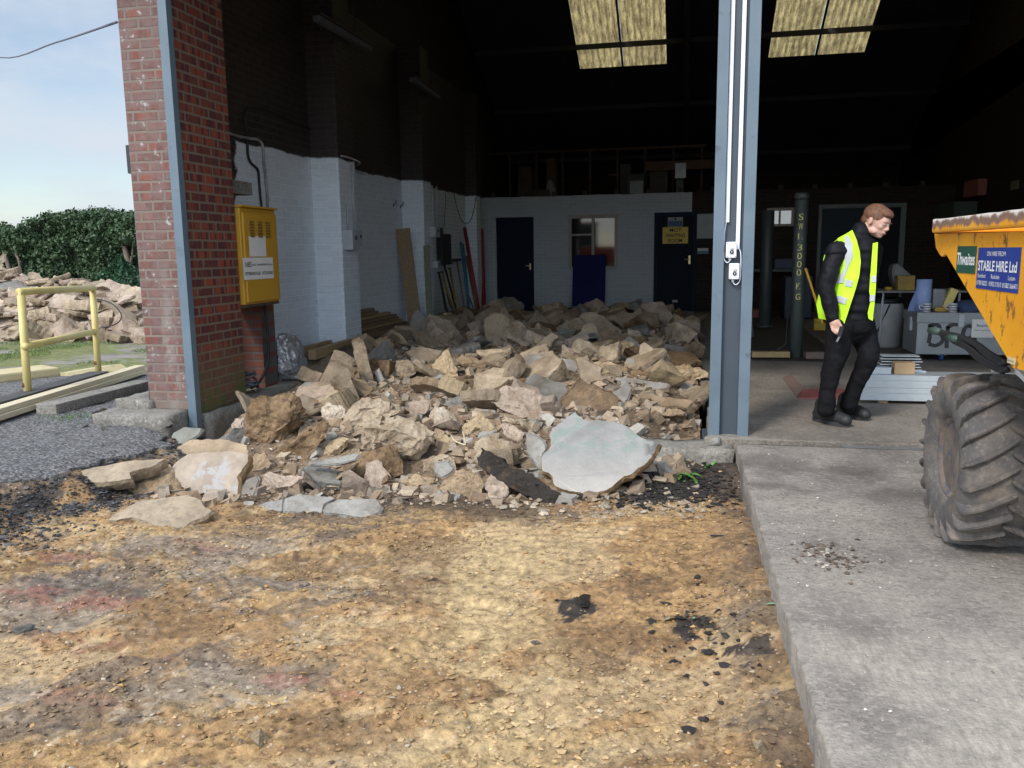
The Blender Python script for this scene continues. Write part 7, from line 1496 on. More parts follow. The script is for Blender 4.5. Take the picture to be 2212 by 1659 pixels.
def hgen(rs, n):
    x = rs.uniform(-28, -12, n); th = top_h(x); t = rs.rand(n); z = 0.15+t*(th-0.15)
    front = 22.3+0.35*fbm(x, z, 0.9, 4, 0.55, 61)*2+0.5*np.abs(fbm(x, z, 2.1, 3, 0.5, 62)); y = front+0.35*rs.rand(n)**2
    k = rs.rand(n) < 0.22; z = np.where(k, th+0.06*rs.randn(n)+0.08*np.abs(fbm(x, x, 5, 2, .5, 63)), z); y = np.where(k, 22.3+1.3*rs.rand(n), y)
    return np.stack([x, y, z], 1)
leafmass('foliage', 70000, hgen, 0.10, M_HEDGE, hd, 3)
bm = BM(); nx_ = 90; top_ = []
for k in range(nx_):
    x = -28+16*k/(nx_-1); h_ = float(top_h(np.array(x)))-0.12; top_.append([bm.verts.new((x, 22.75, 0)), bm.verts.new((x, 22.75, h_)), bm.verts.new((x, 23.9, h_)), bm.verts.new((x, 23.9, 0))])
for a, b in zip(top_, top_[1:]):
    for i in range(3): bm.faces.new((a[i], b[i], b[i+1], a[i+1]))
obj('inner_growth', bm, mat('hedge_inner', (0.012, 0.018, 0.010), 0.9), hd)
M_BARK = mottled('ivy_bark', (0.10, 0.075, 0.055), (0.17, 0.13, 0.10), 4, 0.9, 0.5, 20)
for (pts, r_) in (([(28, 640), (22, 590), (8, 540)], 0.10), ([(50, 640), (45, 600), (40, 560), (20, 530)], 0.06), ([(10, 640), (4, 590), (-6, 560)], 0.09), ([(282, 612), (278, 570), (268, 530), (262, 505)], 0.11), ([(280, 575), (287, 540), (284, 500)], 0.04), ([(272, 540), (262, 520), (255, 500)], 0.03)):
    P = [atY(*q, 22.35) for q in pts]; bm = BM(); tube(bm, curve_pts(P, 4), [r_*(1-0.5*i/(len(curve_pts(P, 4))-1)) for i in range(len(curve_pts(P, 4)))], 8); obj('trunk', bm, M_BARK, hd, True)
tw = []
for (x_, l_) in ((190, 16), (197, 8), (118, 8), (100, 6), (225, 6), (235, 9), (60, 5)):
    p = atY(x_, 450, 22.6); p.z = float(top_h(np.array(p.x))); bm = BM(); q_ = p+Vector((0.05, 0, l_*0.018)); tube(bm, [p, q_], 0.012, 5); obj('sprig', bm, M_BARK, hd)
def cgen(rs, n):
    t = rs.rand(n)**0.7; a = rs.uniform(0, 6.28, n); c0 = atY(265, 640, 19.5); r = (1-t)*1.25*(0.8+0.3*rs.rand(n)); return np.stack([c0.x+r*np.cos(a), 19.5+r*np.sin(a)*.8, 0.1+t*1.15+0.12*np.sin(a*5)], 1)
bs = thing('conifer_bush', 'low spreading green conifer bush in front of the hedge near the pier', 'bush', (-14.8, 19.5, 0)); leafmass('foliage', 9000, cgen, 0.10, M_CONIF, bs, 5)
bm = BM(); tube(bm, [(atY(265, 640, 19.5).x, 19.5, 0), (atY(265, 640, 19.5).x, 19.5, 0.9)], [0.08, 0.03], 8); obj('trunk', bm, M_BARK, bs)
# ================================================================== PERSON
M_SKIN = mottled('skin', (0.50, 0.29, 0.22), (0.56, 0.34, 0.26), 9, 0.5, 0.05); M_SKIN.node_tree.nodes['Principled BSDF'].inputs['Subsurface Weight'].default_value = 0.08
M_HAIR = mottled('auburn_hair', (0.075, 0.032, 0.018), (0.20, 0.09, 0.045), 70, 0.7, 0.9, 120, stretch=(1, 1, 0.25), kind='Position')
M_TROU = mottled('black_trousers', (0.006, 0.006, 0.007), (0.010, 0.010, 0.012), 8, 0.85, 0.5, 25, bd=0.01); M_JACK = mottled('black_jacket', (0.006, 0.006, 0.008), (0.010, 0.011, 0.014), 8, 0.6, 0.3, 30)
M_VEST = mottled('hi_vis_yellow', (0.48, 0.86, 0.015), (0.56, 0.95, 0.03), 5, 0.6, 0.25, 14, bd=0.015); M_REFL = mottled('reflective_tape', (0.42, 0.44, 0.46), (0.52, 0.54, 0.56), 12, 0.35, 0.1)
for _m in (M_TROU, M_JACK): _m.node_tree.nodes['Principled BSDF'].inputs['Specular IOR Level'].default_value = 0.15
M_BOOT = mottled('black_boot', (0.012, 0.012, 0.013), (0.022, 0.022, 0.024), 10, 0.6, 0.3); M_SOLE = mat('boot_sole', (0.03, 0.03, 0.033), 0.7)
PYc = 6.50
def pp(x, y, dy=0.0): return atY(*px('P', x, y), PYc+dy)
def ell(bm, c, r, F=None):
    M = Matrix.Translation(c) @ (F.to_4x4() if F is not None else Matrix()) @ Matrix.Diagonal((*r, 1))
    bmesh.ops.create_uvsphere(bm, u_segments=20, v_segments=14, radius=1, matrix=M)
def limb(bm, pts, rs, n=16):
    P = curve_pts(pts, 4); R_ = []
    for i in range(len(rs)-1):
        for k in range(4): R_.append(rs[i]+(rs[i+1]-rs[i])*k/4)
    R_.append(rs[-1]); tube(bm, P, R_, n)
    for p, r in ((P[0], R_[0]), (P[-1], R_[-1])): ell(bm, p, (r, r, r))
def fuse(bm, name, vox, m, parent, smooth_it=4, disp=None):
    me = bpy.data.meshes.new(name); bm.to_mesh(me); bm.free(); t = link(bpy.data.objects.new('tmp', me))
    md = t.modifiers.new('r', 'REMESH'); md.mode = 'VOXEL'; md.voxel_size = vox
    sm = t.modifiers.new('s', 'SMOOTH'); sm.iterations = smooth_it; sm.factor = 0.5
    dg = bpy.context.evaluated_depsgraph_get(); me2 = bpy.data.meshes.new_from_object(t.evaluated_get(dg)); bpy.data.objects.remove(t)
    me2.name = name; me2.materials.clear()
    if disp:
        b = BM(); b.from_mesh(me2); b.normal_update(); mv = [v.normal*disp(v.co) for v in b.verts]
        for v, d in zip(b.verts, mv): v.co += d
        b.to_mesh(me2); b.free()
    return mesh_obj(name, me2, m, parent, True)
per = thing('person', 'young man in a hi-vis vest and black clothes walking and looking down', 'person', pp(400, 1540))
RS, LS = pp(318, 405, -0.13), pp(545, 392, 0.13)
RE, RW = pp(254, 605, -0.17), pp(297, 832, -0.20)
LE, LW = pp(520, 620, 0.20), pp(500, 800, 0.16)
PEL = pp(420, 850); NECK = pp(470, 300, -0.0)
RH, LH = pp(345, 880, -0.08), pp(480, 880, 0.09)
RK, LK = pp(298, 1150, -0.10), pp(520, 1085, 0.02)
RA, LA = pp(250, 1430, -0.08), pp(400, 1400, 0.12)
hc = pp(582, 205, -0.02)
hf = Vector((0.72, -0.60, -0.42)).normalized(); hr = hf.cross(Vector((0.20, -0.05, 1))).normalized(); hu = hr.cross(hf)
HF = Matrix((( -hr.x, hf.x, hu.x), (-hr.y, hf.y, hu.y), (-hr.z, hf.z, hu.z)))   # local x = left, y = forward, z = up
K = 1.0
def hp(x, y, z): return hc + HF @ Vector((x*K, y*K, z*K))
bm = BM()
def he(x, y, z, a, b, c): ell(bm, hp(x, y, z), (a*K, b*K, c*K), HF)
he(0, -0.012, 0.030, 0.074, 0.094, 0.083); he(0, 0.030, 0.005, 0.062, 0.062, 0.080); he(0, 0.040, -0.045, 0.050, 0.052, 0.055)
he(0, 0.066, -0.078, 0.026, 0.024, 0.020); he(0, 0.062, 0.035, 0.048, 0.026, 0.024)
for s in (-1, 1):
    he(s*0.034, 0.062, -0.015, 0.022, 0.020, 0.024); he(s*0.050, 0.020, -0.060, 0.016, 0.040, 0.024); he(s*0.076, -0.008, -0.005, 0.008, 0.018, 0.031); he(s*0.012, 0.098, -0.024, 0.009, 0.010, 0.008)
    he(s*0.018, 0.077, 0.030, 0.022, 0.012, 0.010)
tube(bm, [hp(0, 0.086, 0.024), hp(0, 0.096, 0.0), hp(0, 0.106, -0.018), hp(0, 0.098, -0.025)], [0.008*K, 0.0085*K, 0.0105*K, 0.006*K], 12)
he(0, 0.093, -0.046, 0.021, 0.010, 0.006); he(0, 0.090, -0.058, 0.018, 0.010, 0.007)
limb(bm, [hp(0, -0.03, -0.045), (hp(0, -0.03, -0.06)+NECK)/2, NECK+Vector((-.03, 0, -.04))], [0.056, 0.058, 0.066])
# torso, arms and legs under the clothes
limb(bm, [NECK+Vector((-.02, 0, -.08)), pp(445, 560), PEL], [0.085, 0.09, 0.085]); limb(bm, [RS, RE, RW], [0.05, 0.042, 0.032]); limb(bm, [LS, LE, LW], [0.05, 0.042, 0.032])
limb(bm, [NECK+Vector((-.02, 0, -.06)), RS], [0.06, 0.05]); limb(bm, [NECK+Vector((-.02, 0, -.06)), LS], [0.06, 0.05])
limb(bm, [RH, RK, RA], [0.08, 0.055, 0.04]); limb(bm, [LH, LK, LA], [0.08, 0.055, 0.04])
# near hand: palm and curled fingers, index pointing down
pc = pp(312, 868, -0.21); limb(bm, [RW, pc, pp(325, 895, -0.21)], [0.030, 0.040, 0.036])
for (a, b, c_, r) in (((335, 885), (344, 925), (344, 958), .0105), ((318, 900), (330, 928), (338, 938), .0105), ((303, 900), (312, 930), (326, 938), .010), ((288, 890), (296, 916), (308, 926), .009)):
    limb(bm, [pp(*a, -0.23), pp(*b, -0.25), pp(*c_, -0.235)], [r, r*.95, r*.8], 10)
limb(bm, [pp(325, 855, -0.24), pp(350, 885, -0.25), pp(350, 905, -0.245)], [0.014, 0.012, 0.010], 10)
lh = pp(505, 830, 0.10); limb(bm, [LW, lh], [0.03, 0.036])
for k in range(4): limb(bm, [lh+Vector((0.0, -0.03+0.02*k, -0.02)), lh+Vector((0.02, -0.03+0.02*k, -0.06)), lh+Vector((0.0, -0.03+0.02*k, -0.085))], [.010, .0095, .008], 10)
fuse(bm, 'body', 0.0052, M_SKIN, per, 8)
# face details
for s in (-1, 1):
    bm = BM(); ell(bm, hp(s*0.031, 0.0815, 0.006), (0.013*K, 0.0085*K, 0.0055*K), HF); e = obj('eye', bm, mat('eye_white', (0.30, 0.24, 0.22), 0.3), per, True)
    bm = BM(); ell(bm, hp(s*0.031, 0.0865, 0.005), (0.006*K, 0.004*K, 0.0042*K), HF); obj('iris', bm, mat('iris', (0.03, 0.02, 0.015), 0.2), e, True)
    bm = BM(); tube(bm, [hp(s*0.013, 0.096, 0.024), hp(s*0.030, 0.0955, 0.029), hp(s*0.050, 0.080, 0.024)], [0.0025, 0.0035, 0.002], 8); obj('eyebrow', bm, mat('eyebrow', (0.16, 0.08, 0.05), 0.8), per, True)
bm = BM(); tube(bm, [hp(-0.02, 0.097, -0.052), hp(0, 0.104, -0.0515), hp(0.02, 0.097, -0.052)], [0.003, 0.006, 0.003], 8); obj('mouth', bm, mat('lips', (0.22, 0.06, 0.05), 0.4), per, True)
bm = BM()
he(0, -0.020, 0.042, 0.080, 0.098, 0.082); he(0, 0.015, 0.078, 0.066, 0.076, 0.040); he(0, 0.062, 0.078, 0.052, 0.032, 0.022); he(0, -0.060, -0.005, 0.062, 0.052, 0.062)
for s in (-1, 1): he(s*0.070, 0.010, 0.030, 0.009, 0.026, 0.040)
# keep the face free: cut away what lies before the brow line
me_h = fuse(bm, 'hair', 0.006, M_HAIR, per, 3, lambda q: 0.003*noise.noise(Vector((q.x*60, q.y*60, q.z*30))))
b = BM(); b.from_mesh(me_h.data); dl = []
for v in b.verts:
    q = HF.inverted() @ (v.co-hc)/K
    if (q.z < 0.052-0.10*max(0, 0.062-q.y)*0 and q.y > 0.058) or (q.z < 0.02 and q.y > 0.012) or (q.z < -0.045) or (q.z < 0.0 and abs(q.x) > 0.055 and q.y > -0.03): dl.append(v)
bmesh.ops.delete(b, geom=dl, context='VERTS'); b.to_mesh(me_h.data); b.free()
# trousers, boots, jacket
fold = lambda q: 0.009*noise.noise(q*9)+0.006*noise.noise(Vector((q.x*16+q.z*9, q.y*16, q.z*20)))+0.003*noise.noise(q*34)
bm = BM(); ell(bm, PEL+Vector((0.0, 0, -0.03)), (0.150, 0.130, 0.14))
limb(bm, [RH, (RH+RK)/2+Vector((0.01, 0, 0)), RK, (RK+RA)/2+Vector((-.005, 0, 0)), RA+Vector((0, 0, 0.00))], [0.100, 0.090, 0.074, 0.064, 0.064]); limb(bm, [LH, (LH+LK)/2+Vector((0.012, 0, 0)), LK+Vector((0.01, 0, 0)), (LK+LA)/2, LA+Vector((0, 0, 0.00))], [0.100, 0.090, 0.076, 0.064, 0.062])
fuse(bm, 'trousers', 0.009, M_TROU, per, 3, fold)
def boot(A, toe, sole_z=0.0):
    t = Vector((toe.x, toe.y, 0))-Vector((A.x, A.y, 0)); t.normalize(); heel = Vector((A.x, A.y, 0))-t*0.05
    bm = BM(); limb(bm, [A+Vector((0, 0, 0.04)), Vector((A.x, A.y, 0.10))-t*0.01], [0.068, 0.064]); limb(bm, [heel+Vector((0, 0, 0.062))+t*0.01, heel+t*0.15+Vector((0, 0, 0.062)), heel+t*0.25+Vector((0, 0, 0.048))], [0.052, 0.052, 0.046])
    bmesh.ops.bisect_plane(bm, geom=bm.verts[:]+bm.edges[:]+bm.faces[:], plane_co=(0, 0, 0.018), plane_no=(0, 0, 1), clear_inner=True)
    f = bmesh.ops.holes_fill(bm, edges=[e for e in bm.edges if e.is_boundary], sides=0)
    bo = fuse(bm, 'boot', 0.007, M_BOOT, per, 2)
    bm = BM(); s = Vector((-t.y, t.x, 0)); pts = []
    for k in range(28):
        a = k/28*2*math.pi; u = 0.115+0.165*math.cos(a); w2 = 0.052*math.sin(a)*(1.0 if u > 0.1 else 0.85); pts.append(heel+t*u+s*w2+Vector((0, 0, 0.002)))
    prism(bm, pts, (0, 0, 0.030)); obj('sole', bm, M_SOLE, bo)
fa = atZ(*px('P', 235, 1515), 0.0); ta = atZ(*px('P', 380, 1545), 0.0); fb = atZ(*px('P', 385, 1478), 0.0); tb_ = atZ(*px('P', 545, 1515), 0.0)
boot(Vector((fa.x, fa.y, RA.z-0.03)), ta); boot(Vector((fb.x, fb.y+0.02, LA.z-0.04)), tb_)
puff = lambda q: 0.0035*math.sin(q.z*88+3*noise.noise(q*4)) + 0.009*noise.noise(q*11)
bm = BM()
for (x, y, dy, a, b_, c_) in ((455, 400, 0, .150, .125, .13), (452, 500, 0, .155, .135, .15), (445, 620, 0, .150, .135, .15), (430, 740, 0, .148, .135, .14), (420, 820, 0, .148, .13, .09)): ell(bm, pp(x, y, dy), (a, b_, c_))
limb(bm, [pp(455, 355), RS], [0.10, 0.075]); limb(bm, [pp(470, 355), LS], [0.10, 0.075])
limb(bm, [pp(470, 335), pp(478, 275)], [0.088, 0.076])
fuse(bm, 'body_warmer', 0.008, M_JACK, per, 2, puff)
bm = BM(); limb(bm, [RS, (RS+RE)/2, RE, (RE+RW)/2, RW+Vector((0, 0, 0.0))], [0.068, 0.070, 0.064, 0.056, 0.043]); fuse(bm, 'sleeve', 0.008, M_JACK, per, 2, fold)
bm = BM(); limb(bm, [LS, (LS+LE)/2, LE, (LE+LW)/2, LW], [0.085, 0.080, 0.070, 0.058, 0.045]); fuse(bm, 'sleeve', 0.008, M_JACK, per, 2, fold)
# vest: panels that wrap the torso
def torso_y(p):
    xc = np.interp(p.z, [0.6, 0.95, 1.35, 1.7], [pp(420, 900).x, pp(430, 700).x, pp(450, 480).x, pp(460, 330).x]); u = (p.x-xc)/0.225
    return PYc-0.175*math.sqrt(max(0.0, 1-min(1, u*u)))
def panel(name, pts, m, parent, off=0.0, th=0.006, fy=None, sub=0.03):
    bm = BM(); f = bm.faces.new([bm.verts.new(pp(*q)) for q in pts]); bmesh.ops.triangulate(bm, faces=[f])
    for it in range(6):
        es = [e for e in bm.edges if e.calc_length() > sub]
        if not es: break
        bmesh.ops.subdivide_edges(bm, edges=es, cuts=1); bmesh.ops.triangulate(bm, faces=[q for q in bm.faces if len(q.verts) > 3])
    for v in bm.verts:
        for it in range(2):
            y = (torso_y(v.co) if fy is None else fy(v.co))-off; y += 0.008*noise.noise(Vector((v.co.x*9, 0, v.co.z*9)))
            d = v.co-EYE; v.co = EYE+d*(y/d.y)
    vs_ = bm.verts[:]; be = [e for e in bm.edges if e.is_boundary]; fc_ = bm.faces[:]; mp_ = {v: bm.verts.new(v.co+Vector((0, th, 0))) for v in vs_}
    for q in fc_: bm.faces.new([mp_[v] for v in reversed(q.verts)])
    for e in be: a, b = e.verts; bm.faces.new((a, b, mp_[b], mp_[a]))
    bmesh.ops.recalc_face_normals(bm, faces=bm.faces); return obj(name, bm, m, parent, False)
ROOT = Vector()
vst = panel('vest', [(330, 312), (380, 285), (425, 258), (452, 320), (474, 400), (480, 470), (470, 560), (448, 640), (425, 690), (400, 745), (382, 810), (370, 880), (345, 884), (325, 800), (308, 700), (303, 620), (318, 560), (345, 520), (372, 455), (368, 400), (350, 350)], M_VEST, per, 0.012)
panel('vest_side', [(560, 345), (592, 338), (588, 430), (582, 560), (578, 640), (570, 740), (558, 852), (532, 838), (526, 800), (545, 720), (536, 660), (540, 600), (552, 540), (564, 450)], M_VEST, vst, 0.0, fy=lambda p: PYc-0.125)
panel('vest_back', [(425, 260), (330, 318), (285, 350), (250, 400), (238, 440), (228, 497), (262, 440), (330, 360), (380, 300)], M_VEST, vst, 0.0, fy=lambda p: PYc+0.02)
panel('vest_back', [(300, 500), (235, 560), (205, 680), (190, 745), (205, 838), (265, 848), (330, 850), (330, 600)], M_VEST, vst, 0.0, fy=lambda p: PYc+0.06)
for q in ([(376, 297), (398, 294), (424, 350), (428, 430), (398, 500), (372, 570), (366, 606), (328, 604), (344, 560), (378, 500), (404, 430), (402, 365)], [(308, 575), (345, 570), (342, 608), (306, 606)], [(382, 578), (428, 592), (420, 632), (374, 622)], [(306, 686), (350, 690), (392, 706), (378, 746), (345, 732), (312, 728)]):
    panel('reflective_band', q, M_REFL, vst, 0.020, 0.003)
for q in ([(552, 560), (582, 556), (580, 600), (550, 600)], [(540, 684), (574, 682), (570, 722), (538, 726)]): panel('reflective_band', q, M_REFL, vst, 0.008, 0.003, fy=lambda p: PYc-0.125)
hv_ = thing('vaping_pen', 'small black and silver device held in the right hand of the young man', 'device', pp(335, 960, -0.27))
bm = BM(); bar(bm, pp(358, 888, -0.26), pp(340, 955, -0.27), 0.030, 0.018, 0.004); obj('casing', bm, M_DARKMETAL, hv_)
bm = BM(); bar(bm, pp(340, 956, -0.27), pp(322, 990, -0.275), 0.014, 0.012, 0.003); obj('tip', bm, mat('grey_tip', (0.2, 0.2, 0.22), 0.3), hv_)
# ================================================================== DUMPER
g = NG(mat('dumper_yellow_paint', (0.75, 0.33, 0.012), 0.42)); p = g.coord('Position')
c = g.ramp(g.noise(p, 2.5, 4, 0.6), [(0.3, (0.66, 0.27, 0.008)), (0.7, (0.80, 0.37, 0.015))])
c = g.mix(g.math('MULTIPLY', g.mask(g.noise(g.coord('Position', (1, 1.5, 1)), 7, 6, 0.75), 0.565, 0.59), 0.85), c, g.ramp(g.noise(p, 30, 3), [(0.4, (0.08, 0.035, 0.02)), (0.7, (0.22, 0.09, 0.03))]))
c = g.mix(g.math('MULTIPLY', g.mask(g.noise(p, 34, 5, 0.75), 0.63, 0.68), 0.5), c, (0.30, 0.13, 0.03)); M_DUMP = g.fin(c, g.bump(g.noise(p, 12, 4, 0.6), 0.2, 0.006))
g = NG(mat('dumper_scuffed_rim', (0.75, 0.4, 0.05), 0.5)); p = g.coord('Position'); sp = g.n('ShaderNodeSeparateXYZ'); g.l(p, sp.inputs[0])
zz_ = g.math('ADD', sp.outputs['Z'], g.math('MULTIPLY', g.math('SUBTRACT', g.noise(g.coord('Position', (1, 1, 0.25)), 14, 5, 0.7), 0.5), 0.09))
c = g.mix(g.mask(zz_, 1.395, 1.412), g.ramp(g.noise(p, 4, 4), [(0.3, (0.66, 0.26, 0.01)), (0.7, (0.78, 0.37, 0.03))]), (0.22, 0.13, 0.09))
c = g.mix(g.mask(zz_, 1.428, 1.442), c, (0.62, 0.56, 0.50)); M_DRIM = g.fin(c, g.bump(g.noise(p, 30, 4, 0.7), 0.4, 0.006))
du = thing('site_dumper', 'yellow site dumper with a scuffed skip and muddy tyre at the right edge', 'dumper', (1.6, 3.6, 0))
SX = 1.13
def sx(x, y, X=SX): return atX(*px('R', x, y), X)
side = [(1562, 590), (1572, 690), (1600, 742), (1617, 757), (1645, 735), (1700, 830), (2130, 1562), (2212, 1585), (2700, 1760), (2900, 560), (2212, 575)]
P = [sx(*q) for q in side]; P[-2].y = 2.55; P[-2].z = P[-1].z; P[-3].y = 2.55; P[-3].z = P[-4].z-0.02
bm = BM(); prism(bm, [Vector((SX, q.y, q.z)) for q in P], (0.012, 0, 0)); skp = obj('skip', bm, M_DUMP, du)
WX = 1.15
fr = [P[0]+Vector((0, 0, 0)), P[1], P[4], P[6], P[7]]
bm = BM()
for a, b in zip(fr, fr[1:]):
    quad(bm, [(SX+0.012, a.y, a.z), (SX+WX, a.y, a.z), (SX+WX, b.y, b.z), (SX+0.012, b.y, b.z)])
quad(bm, [(SX, 2.55, P[-1].z), (SX+WX, 2.55, P[-1].z), (SX+WX, 2.55, P[-3].z), (SX, 2.55, P[-3].z)]); obj('skip_floor', bm, M_DUMP, skp)
bm = BM(); prism(bm, [Vector((SX+WX, q.y, q.z)) for q in P], (0.012, 0, 0)); obj('skip_side', bm, M_DUMP, skp)
r0 = sx(1548, 585, SX-0.03); zt_r = sx(1556, 488, SX-0.03).z; zb_r = r0.z
bm = BM(); box(bm, (SX-0.035, 2.55, zb_r), (SX+0.03, r0.y, zt_r), 0.010); box(bm, (SX+0.031, r0.y-0.05, zb_r), (SX+WX, r0.y, zt_r), 0.010)
for it in range(4): bmesh.ops.subdivide_edges(bm, edges=[e for e in bm.edges if e.calc_length() > 0.06], cuts=1)
for v in bm.verts: v.co.z += (0.006*noise.noise(v.co*9) if v.co.z > zt_r-0.02 else 0)
obj('skip_rim', bm, M_DRIM, skp)
MU, MV = -UY, UZ
def decal(x0, y0, x1, y1, m):
    a, b = sx(x0, y0), sx(x1, y0); c_, d = sx(x0, y1), sx(x1, y1); yl, yr = (a.y+c_.y)/2, (b.y+d.y)/2; zt2, zb2 = (a.z+b.z)/2, (c_.z+d.z)/2
    bm = BM(); box(bm, (SX-0.0025, yr, zb2), (SX-0.0005, yl, zt2)); o = obj('sticker', bm, m, skp)
    return o, Vector((SX-0.0025, yl, zb2)), yl-yr, zt2-zb2
M_STB = mottled('sticker_blue', (0.015, 0.035, 0.20), (0.02, 0.045, 0.25), 6, 0.4, 0); M_STG = mottled('sticker_green', (0.012, 0.06, 0.035), (0.02, 0.09, 0.05), 6, 0.4, 0); M_STW = mottled('sticker_white', (0.62, 0.62, 0.62), (0.75, 0.75, 0.75), 30, 0.5, 0)
o, O, w_, h_ = decal(1728, 680, 1866, 878, M_STG); text('lettering', 'Thwaites', O+MU*w_*.03+MV*h_*.30, MU, MV, w_*.94, h_*.46, M_STW, o, 0.001, 0.02, 0.1)
o, O, w_, h_ = decal(1876, 690, 2185, 1005, M_STB)
text('lettering', 'ON HIRE FROM', O+MU*w_*.24+MV*h_*.80, MU, MV, w_*.44, h_*.11, M_STW, o, 0.001)
text('lettering', 'STABLE HIRE Ltd', O+MU*w_*.03+MV*h_*.44, MU, MV, w_*.92, h_*.25, M_STW, o, 0.001, 0.02)
for s_, a_, w2 in (('Stamford', .04, .20), ('Rushden', .38, .20), ('Luton', .78, .15)): text('lettering', s_, O+MU*w_*a_+MV*h_*.27, MU, MV, w_*w2, h_*.10, M_STW, o, 0.001)
for s_, a_, w2 in (('01780 762222', .02, .27), ('01933 317613', .34, .29), ('01582 566471', .66, .33)): text('lettering', s_, O+MU*w_*a_+MV*h_*.09, MU, MV, w_*w2, h_*.11, M_STW, o, 0.001, 0.008)
o, O, w_, h_ = decal(2095, 1488, 2150, 1535, mottled('sticker_cream', (0.5, 0.42, 0.25), (0.6, 0.52, 0.33), 20, 0.5, 0)); text('lettering', '---', O+MU*w_*.1+MV*h_*.4, MU, MV, w_*.8, h_*.1, M_INK, o, 0.001)
# wheel
g = NG(mat('dusty_tyre_rubber', (0.05, 0.05, 0.053), 0.8)); p = g.coord('Position'); c = g.ramp(g.noise(p, 8, 6, 0.65), [(0.3, (0.050, 0.050, 0.055)), (0.52, (0.098, 0.088, 0.080)), (0.72, (0.20, 0.165, 0.13))])
c = g.mix(g.math('MULTIPLY', g.mask(g.noise(p, 45, 4, 0.7), 0.52, 0.68), 0.45), c, (0.22, 0.19, 0.16)); M_TYRE = g.fin(c, g.bump(g.noise(p, 60, 4, 0.7), 0.5, 0.004))
M_TREAD = M_TYRE
WC = Vector((1.14, 3.93, 0.382)); TW = 0.34; RT = 0.385
WM = frame3(WC, UY*0.925, UZ*0.925, UX)       # local z runs along the axle
wh = obj('wheel', (lambda b: (lathe(b, [(0.0, 0.12), (0.10, 0.11), (0.15, 0.12), (0.165, 0.05), (0.188, 0.03), (0.198, 0.028), (0.200, 0.045)], WM, 40), b)[1])(BM()), mottled('muddy_rim', (0.075, 0.052, 0.042), (0.17, 0.14, 0.11), 9, 0.85, 0.8, 30, spots=(0.07, 0.075, 0.09), spot_amt=(0.50, 0.62), kind='Position'), du)
bm = BM(); lathe(bm, [(0.192, 0.05), (0.196, 0.026), (0.215, 0.012), (0.26, -0.004), (0.31, -0.006), (0.345, 0.004), (0.368, 0.024), (RT-0.004, 0.060), (RT, 0.12), (RT+0.003, TW/2), (RT, TW-.12), (0.368, TW-.024), (0.31, TW+.006), (0.2, TW-.02)], WM, 96); ty = obj('tyre', bm, M_TYRE, wh, True)
bm = BM(); NL = 21
def cylp(ax, ang, r): return WM @ Vector((r*math.cos(ang), r*math.sin(ang), ax))
for side_ in (0, 1):
    for k in range(NL):
        a0 = 2*math.pi*(k+0.5*side_)/NL; rows = []
        for t, ax_ in ((0, TW/2+0.012), (0.3, TW/2-0.045), (0.65, 0.062), (0.9, 0.018), (1.0, 0.004), (1.18, -0.004)):
            ax = ax_ if side_ == 0 else TW-ax_
            # the camera-facing part of the tread is where the local angle is pi; bars fall towards the shoulders there
            da = 0.30*t**0.9; ang = a0+da
            wd = 0.050+0.010*t; hgt = (0.034 if t < 0.95 else 0.022 if t < 1.1 else 0.002)
            rb = RT-0.006 if ax_ > 0.05 else (0.372 if ax_ > 0.01 else (0.350 if t < 1.1 else 0.305))
            rt2 = rb+hgt
            dxa = 0.0 if t < .9 else (-0.014 if side_ == 0 else 0.014)*(1 if t < 1.1 else 0.3)
            rows.append([bm.verts.new(cylp(ax, ang-wd*0.62, rb-0.01)), bm.verts.new(cylp(ax+dxa, ang-wd*0.48, rt2)), bm.verts.new(cylp(ax+dxa, ang+wd*0.48, rt2)), bm.verts.new(cylp(ax, ang+wd*0.62, rb-0.01))])
        for a, b in zip(rows, rows[1:]):
            for i in range(3): bm.faces.new((a[i], a[i+1], b[i+1], b[i]))
        bm.faces.new(rows[0]); bm.faces.new(rows[-1][::-1])
bmesh.ops.recalc_face_normals(bm, faces=bm.faces)
bmesh.ops.bevel(bm, geom=[e for e in bm.edges if e.is_manifold and e.calc_face_angle(0) > 0.5], offset=0.004, segments=2, affect='EDGES')
for v in bm.verts: v.co += Vector((1, 1, 1))*0.003*noise.noise(v.co*22)
obj('tread', bm, M_TREAD, ty)
bm = BM(); lathe(bm, [(0.0, 0.055), (0.035, 0.058), (0.055, 0.075), (0.085, 0.085), (0.095, 0.115), (0.0, 0.12)], WM, 20, False); obj('hub', bm, mottled('blue_grey_hub', (0.10, 0.13, 0.14), (0.22, 0.25, 0.25), 12, 0.8, 0.6), wh)
for k in range(5):
    a = k*2*math.pi/5+0.3; bm = BM(); lathe(bm, [(0.0, 0.048), (0.011, 0.048), (0.013, 0.07), (0, 0.07)], WM @ Matrix.Translation((0.068*math.cos(a), 0.068*math.sin(a), 0)), 6, False); obj('wheel_nut', bm, M_DARKMETAL, wh)
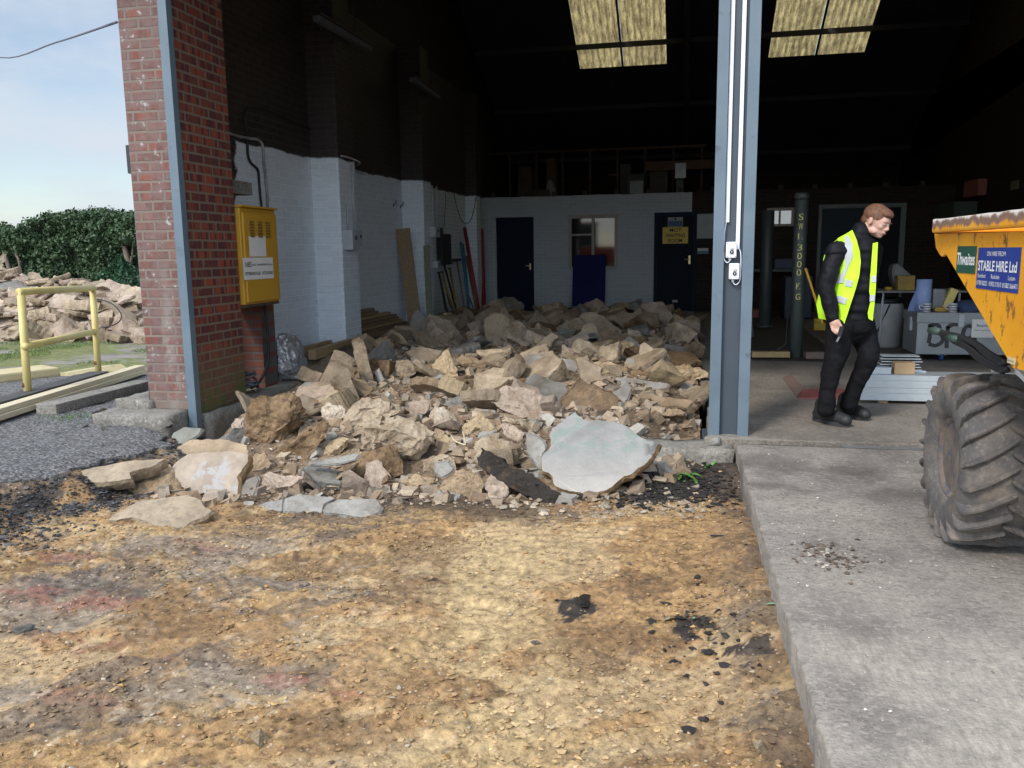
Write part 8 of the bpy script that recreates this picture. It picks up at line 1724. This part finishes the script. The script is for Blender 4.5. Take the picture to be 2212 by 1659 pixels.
# chassis, fender, hoses
bm = BM(); box(bm, (1.52, 2.6, 0.34), (1.95, 4.05, 0.62), 0.02); box(bm, (1.30, 3.66, 0.37), (2.2, 3.78, 0.46), 0.01); obj('chassis', bm, M_DARKMETAL, du)
a = sx(2150, 1575, 1.2); bm = BM(); P = curve_pts([sx(1990, 1580, 1.3), sx(2100, 1565, 1.28), sx(2170, 1590, 1.26), sx(2260, 1680, 1.22), sx(2300, 1800, 1.2)], 5)
for p, q in zip(P, P[1:]): bar(bm, p, q, 0.02, 0.02, 0.0)
obj('pale_guard', bm, mottled('chalky_white', (0.5, 0.5, 0.48), (0.62, 0.62, 0.6), 8, 0.6), du)
for pts, r, m_ in (([(1535, 1292), (1600, 1300), (1690, 1335), (1800, 1400), (1900, 1480), (2010, 1545), (2090, 1580)], 0.012, M_BLACK), ([(1545, 1300), (1640, 1315), (1760, 1345), (1860, 1390), (1950, 1470), (2060, 1540)], 0.014, M_BLACK), ([(1680, 1350), (1780, 1352), (1880, 1400), (1960, 1460), (2080, 1530)], 0.013, M_BLACK), ([(1700, 1370), (1800, 1420), (1860, 1480), (1960, 1545), (2060, 1590)], 0.012, M_BLACK)):
    bm = BM(); tube(bm, curve_pts([sx(*q, 1.22) for q in pts], 6), r, 10); obj('hose', bm, m_, du, True)
for q in (((1535, 1292), (1600, 1302)), ((1672, 1345), (1730, 1356))):
    bm = BM(); tube(bm, [sx(*q[0], 1.21), sx(*q[1], 1.21)], 0.018, 10); obj('hose_end', bm, mat('green_fitting', (0.035, 0.07, 0.055), 0.5), du, True)

# ================================================================== ORANGE DIGGER BEHIND THE CAMERA (mirrored in the far window)
ex = thing('excavator', 'orange tracked digger parked in the yard, seen only as a reflection in the far window', 'digger', (-4.6, -5.5, 0))
M_OR = mottled('orange_digger_paint', (0.62, 0.075, 0.02), (0.70, 0.10, 0.03), 3, 0.4, 0.05)
for s_ in (-0.75, 0.75):
    bm = BM(); box(bm, (-4.6+s_-0.2, -7.0, 0.0), (-4.6+s_+0.2, -4.6, 0.55), 0.12); obj('track', bm, M_DARKMETAL, ex)
bm = BM(); box(bm, (-5.4, -6.9, 0.65), (-3.6, -5.0, 1.55), 0.14); obj('body', bm, M_OR, ex)
bm = BM(); box(bm, (-5.35, -6.2, 1.56), (-4.5, -4.95, 2.65), 0.08); obj('cab', bm, M_GLASS, ex)
bm = BM(); box(bm, (-5.4, -6.25, 2.66), (-4.45, -4.9, 2.74), 0.03); obj('cab_roof', bm, M_OR, ex)
bm = BM(); bar(bm, (-5.75, -5.0, 1.0), (-5.95, -3.9, 2.9), 0.26, 0.3, 0.04); bar(bm, (-5.95, -3.9, 2.9), (-6.0, -2.6, 1.6), 0.22, 0.24, 0.04); obj('boom', bm, M_OR, ex)
bm = BM(); box(bm, (-6.3, -2.9, 0.9), (-5.7, -2.3, 1.6), 0.06); obj('bucket', bm, M_DARKMETAL, ex)
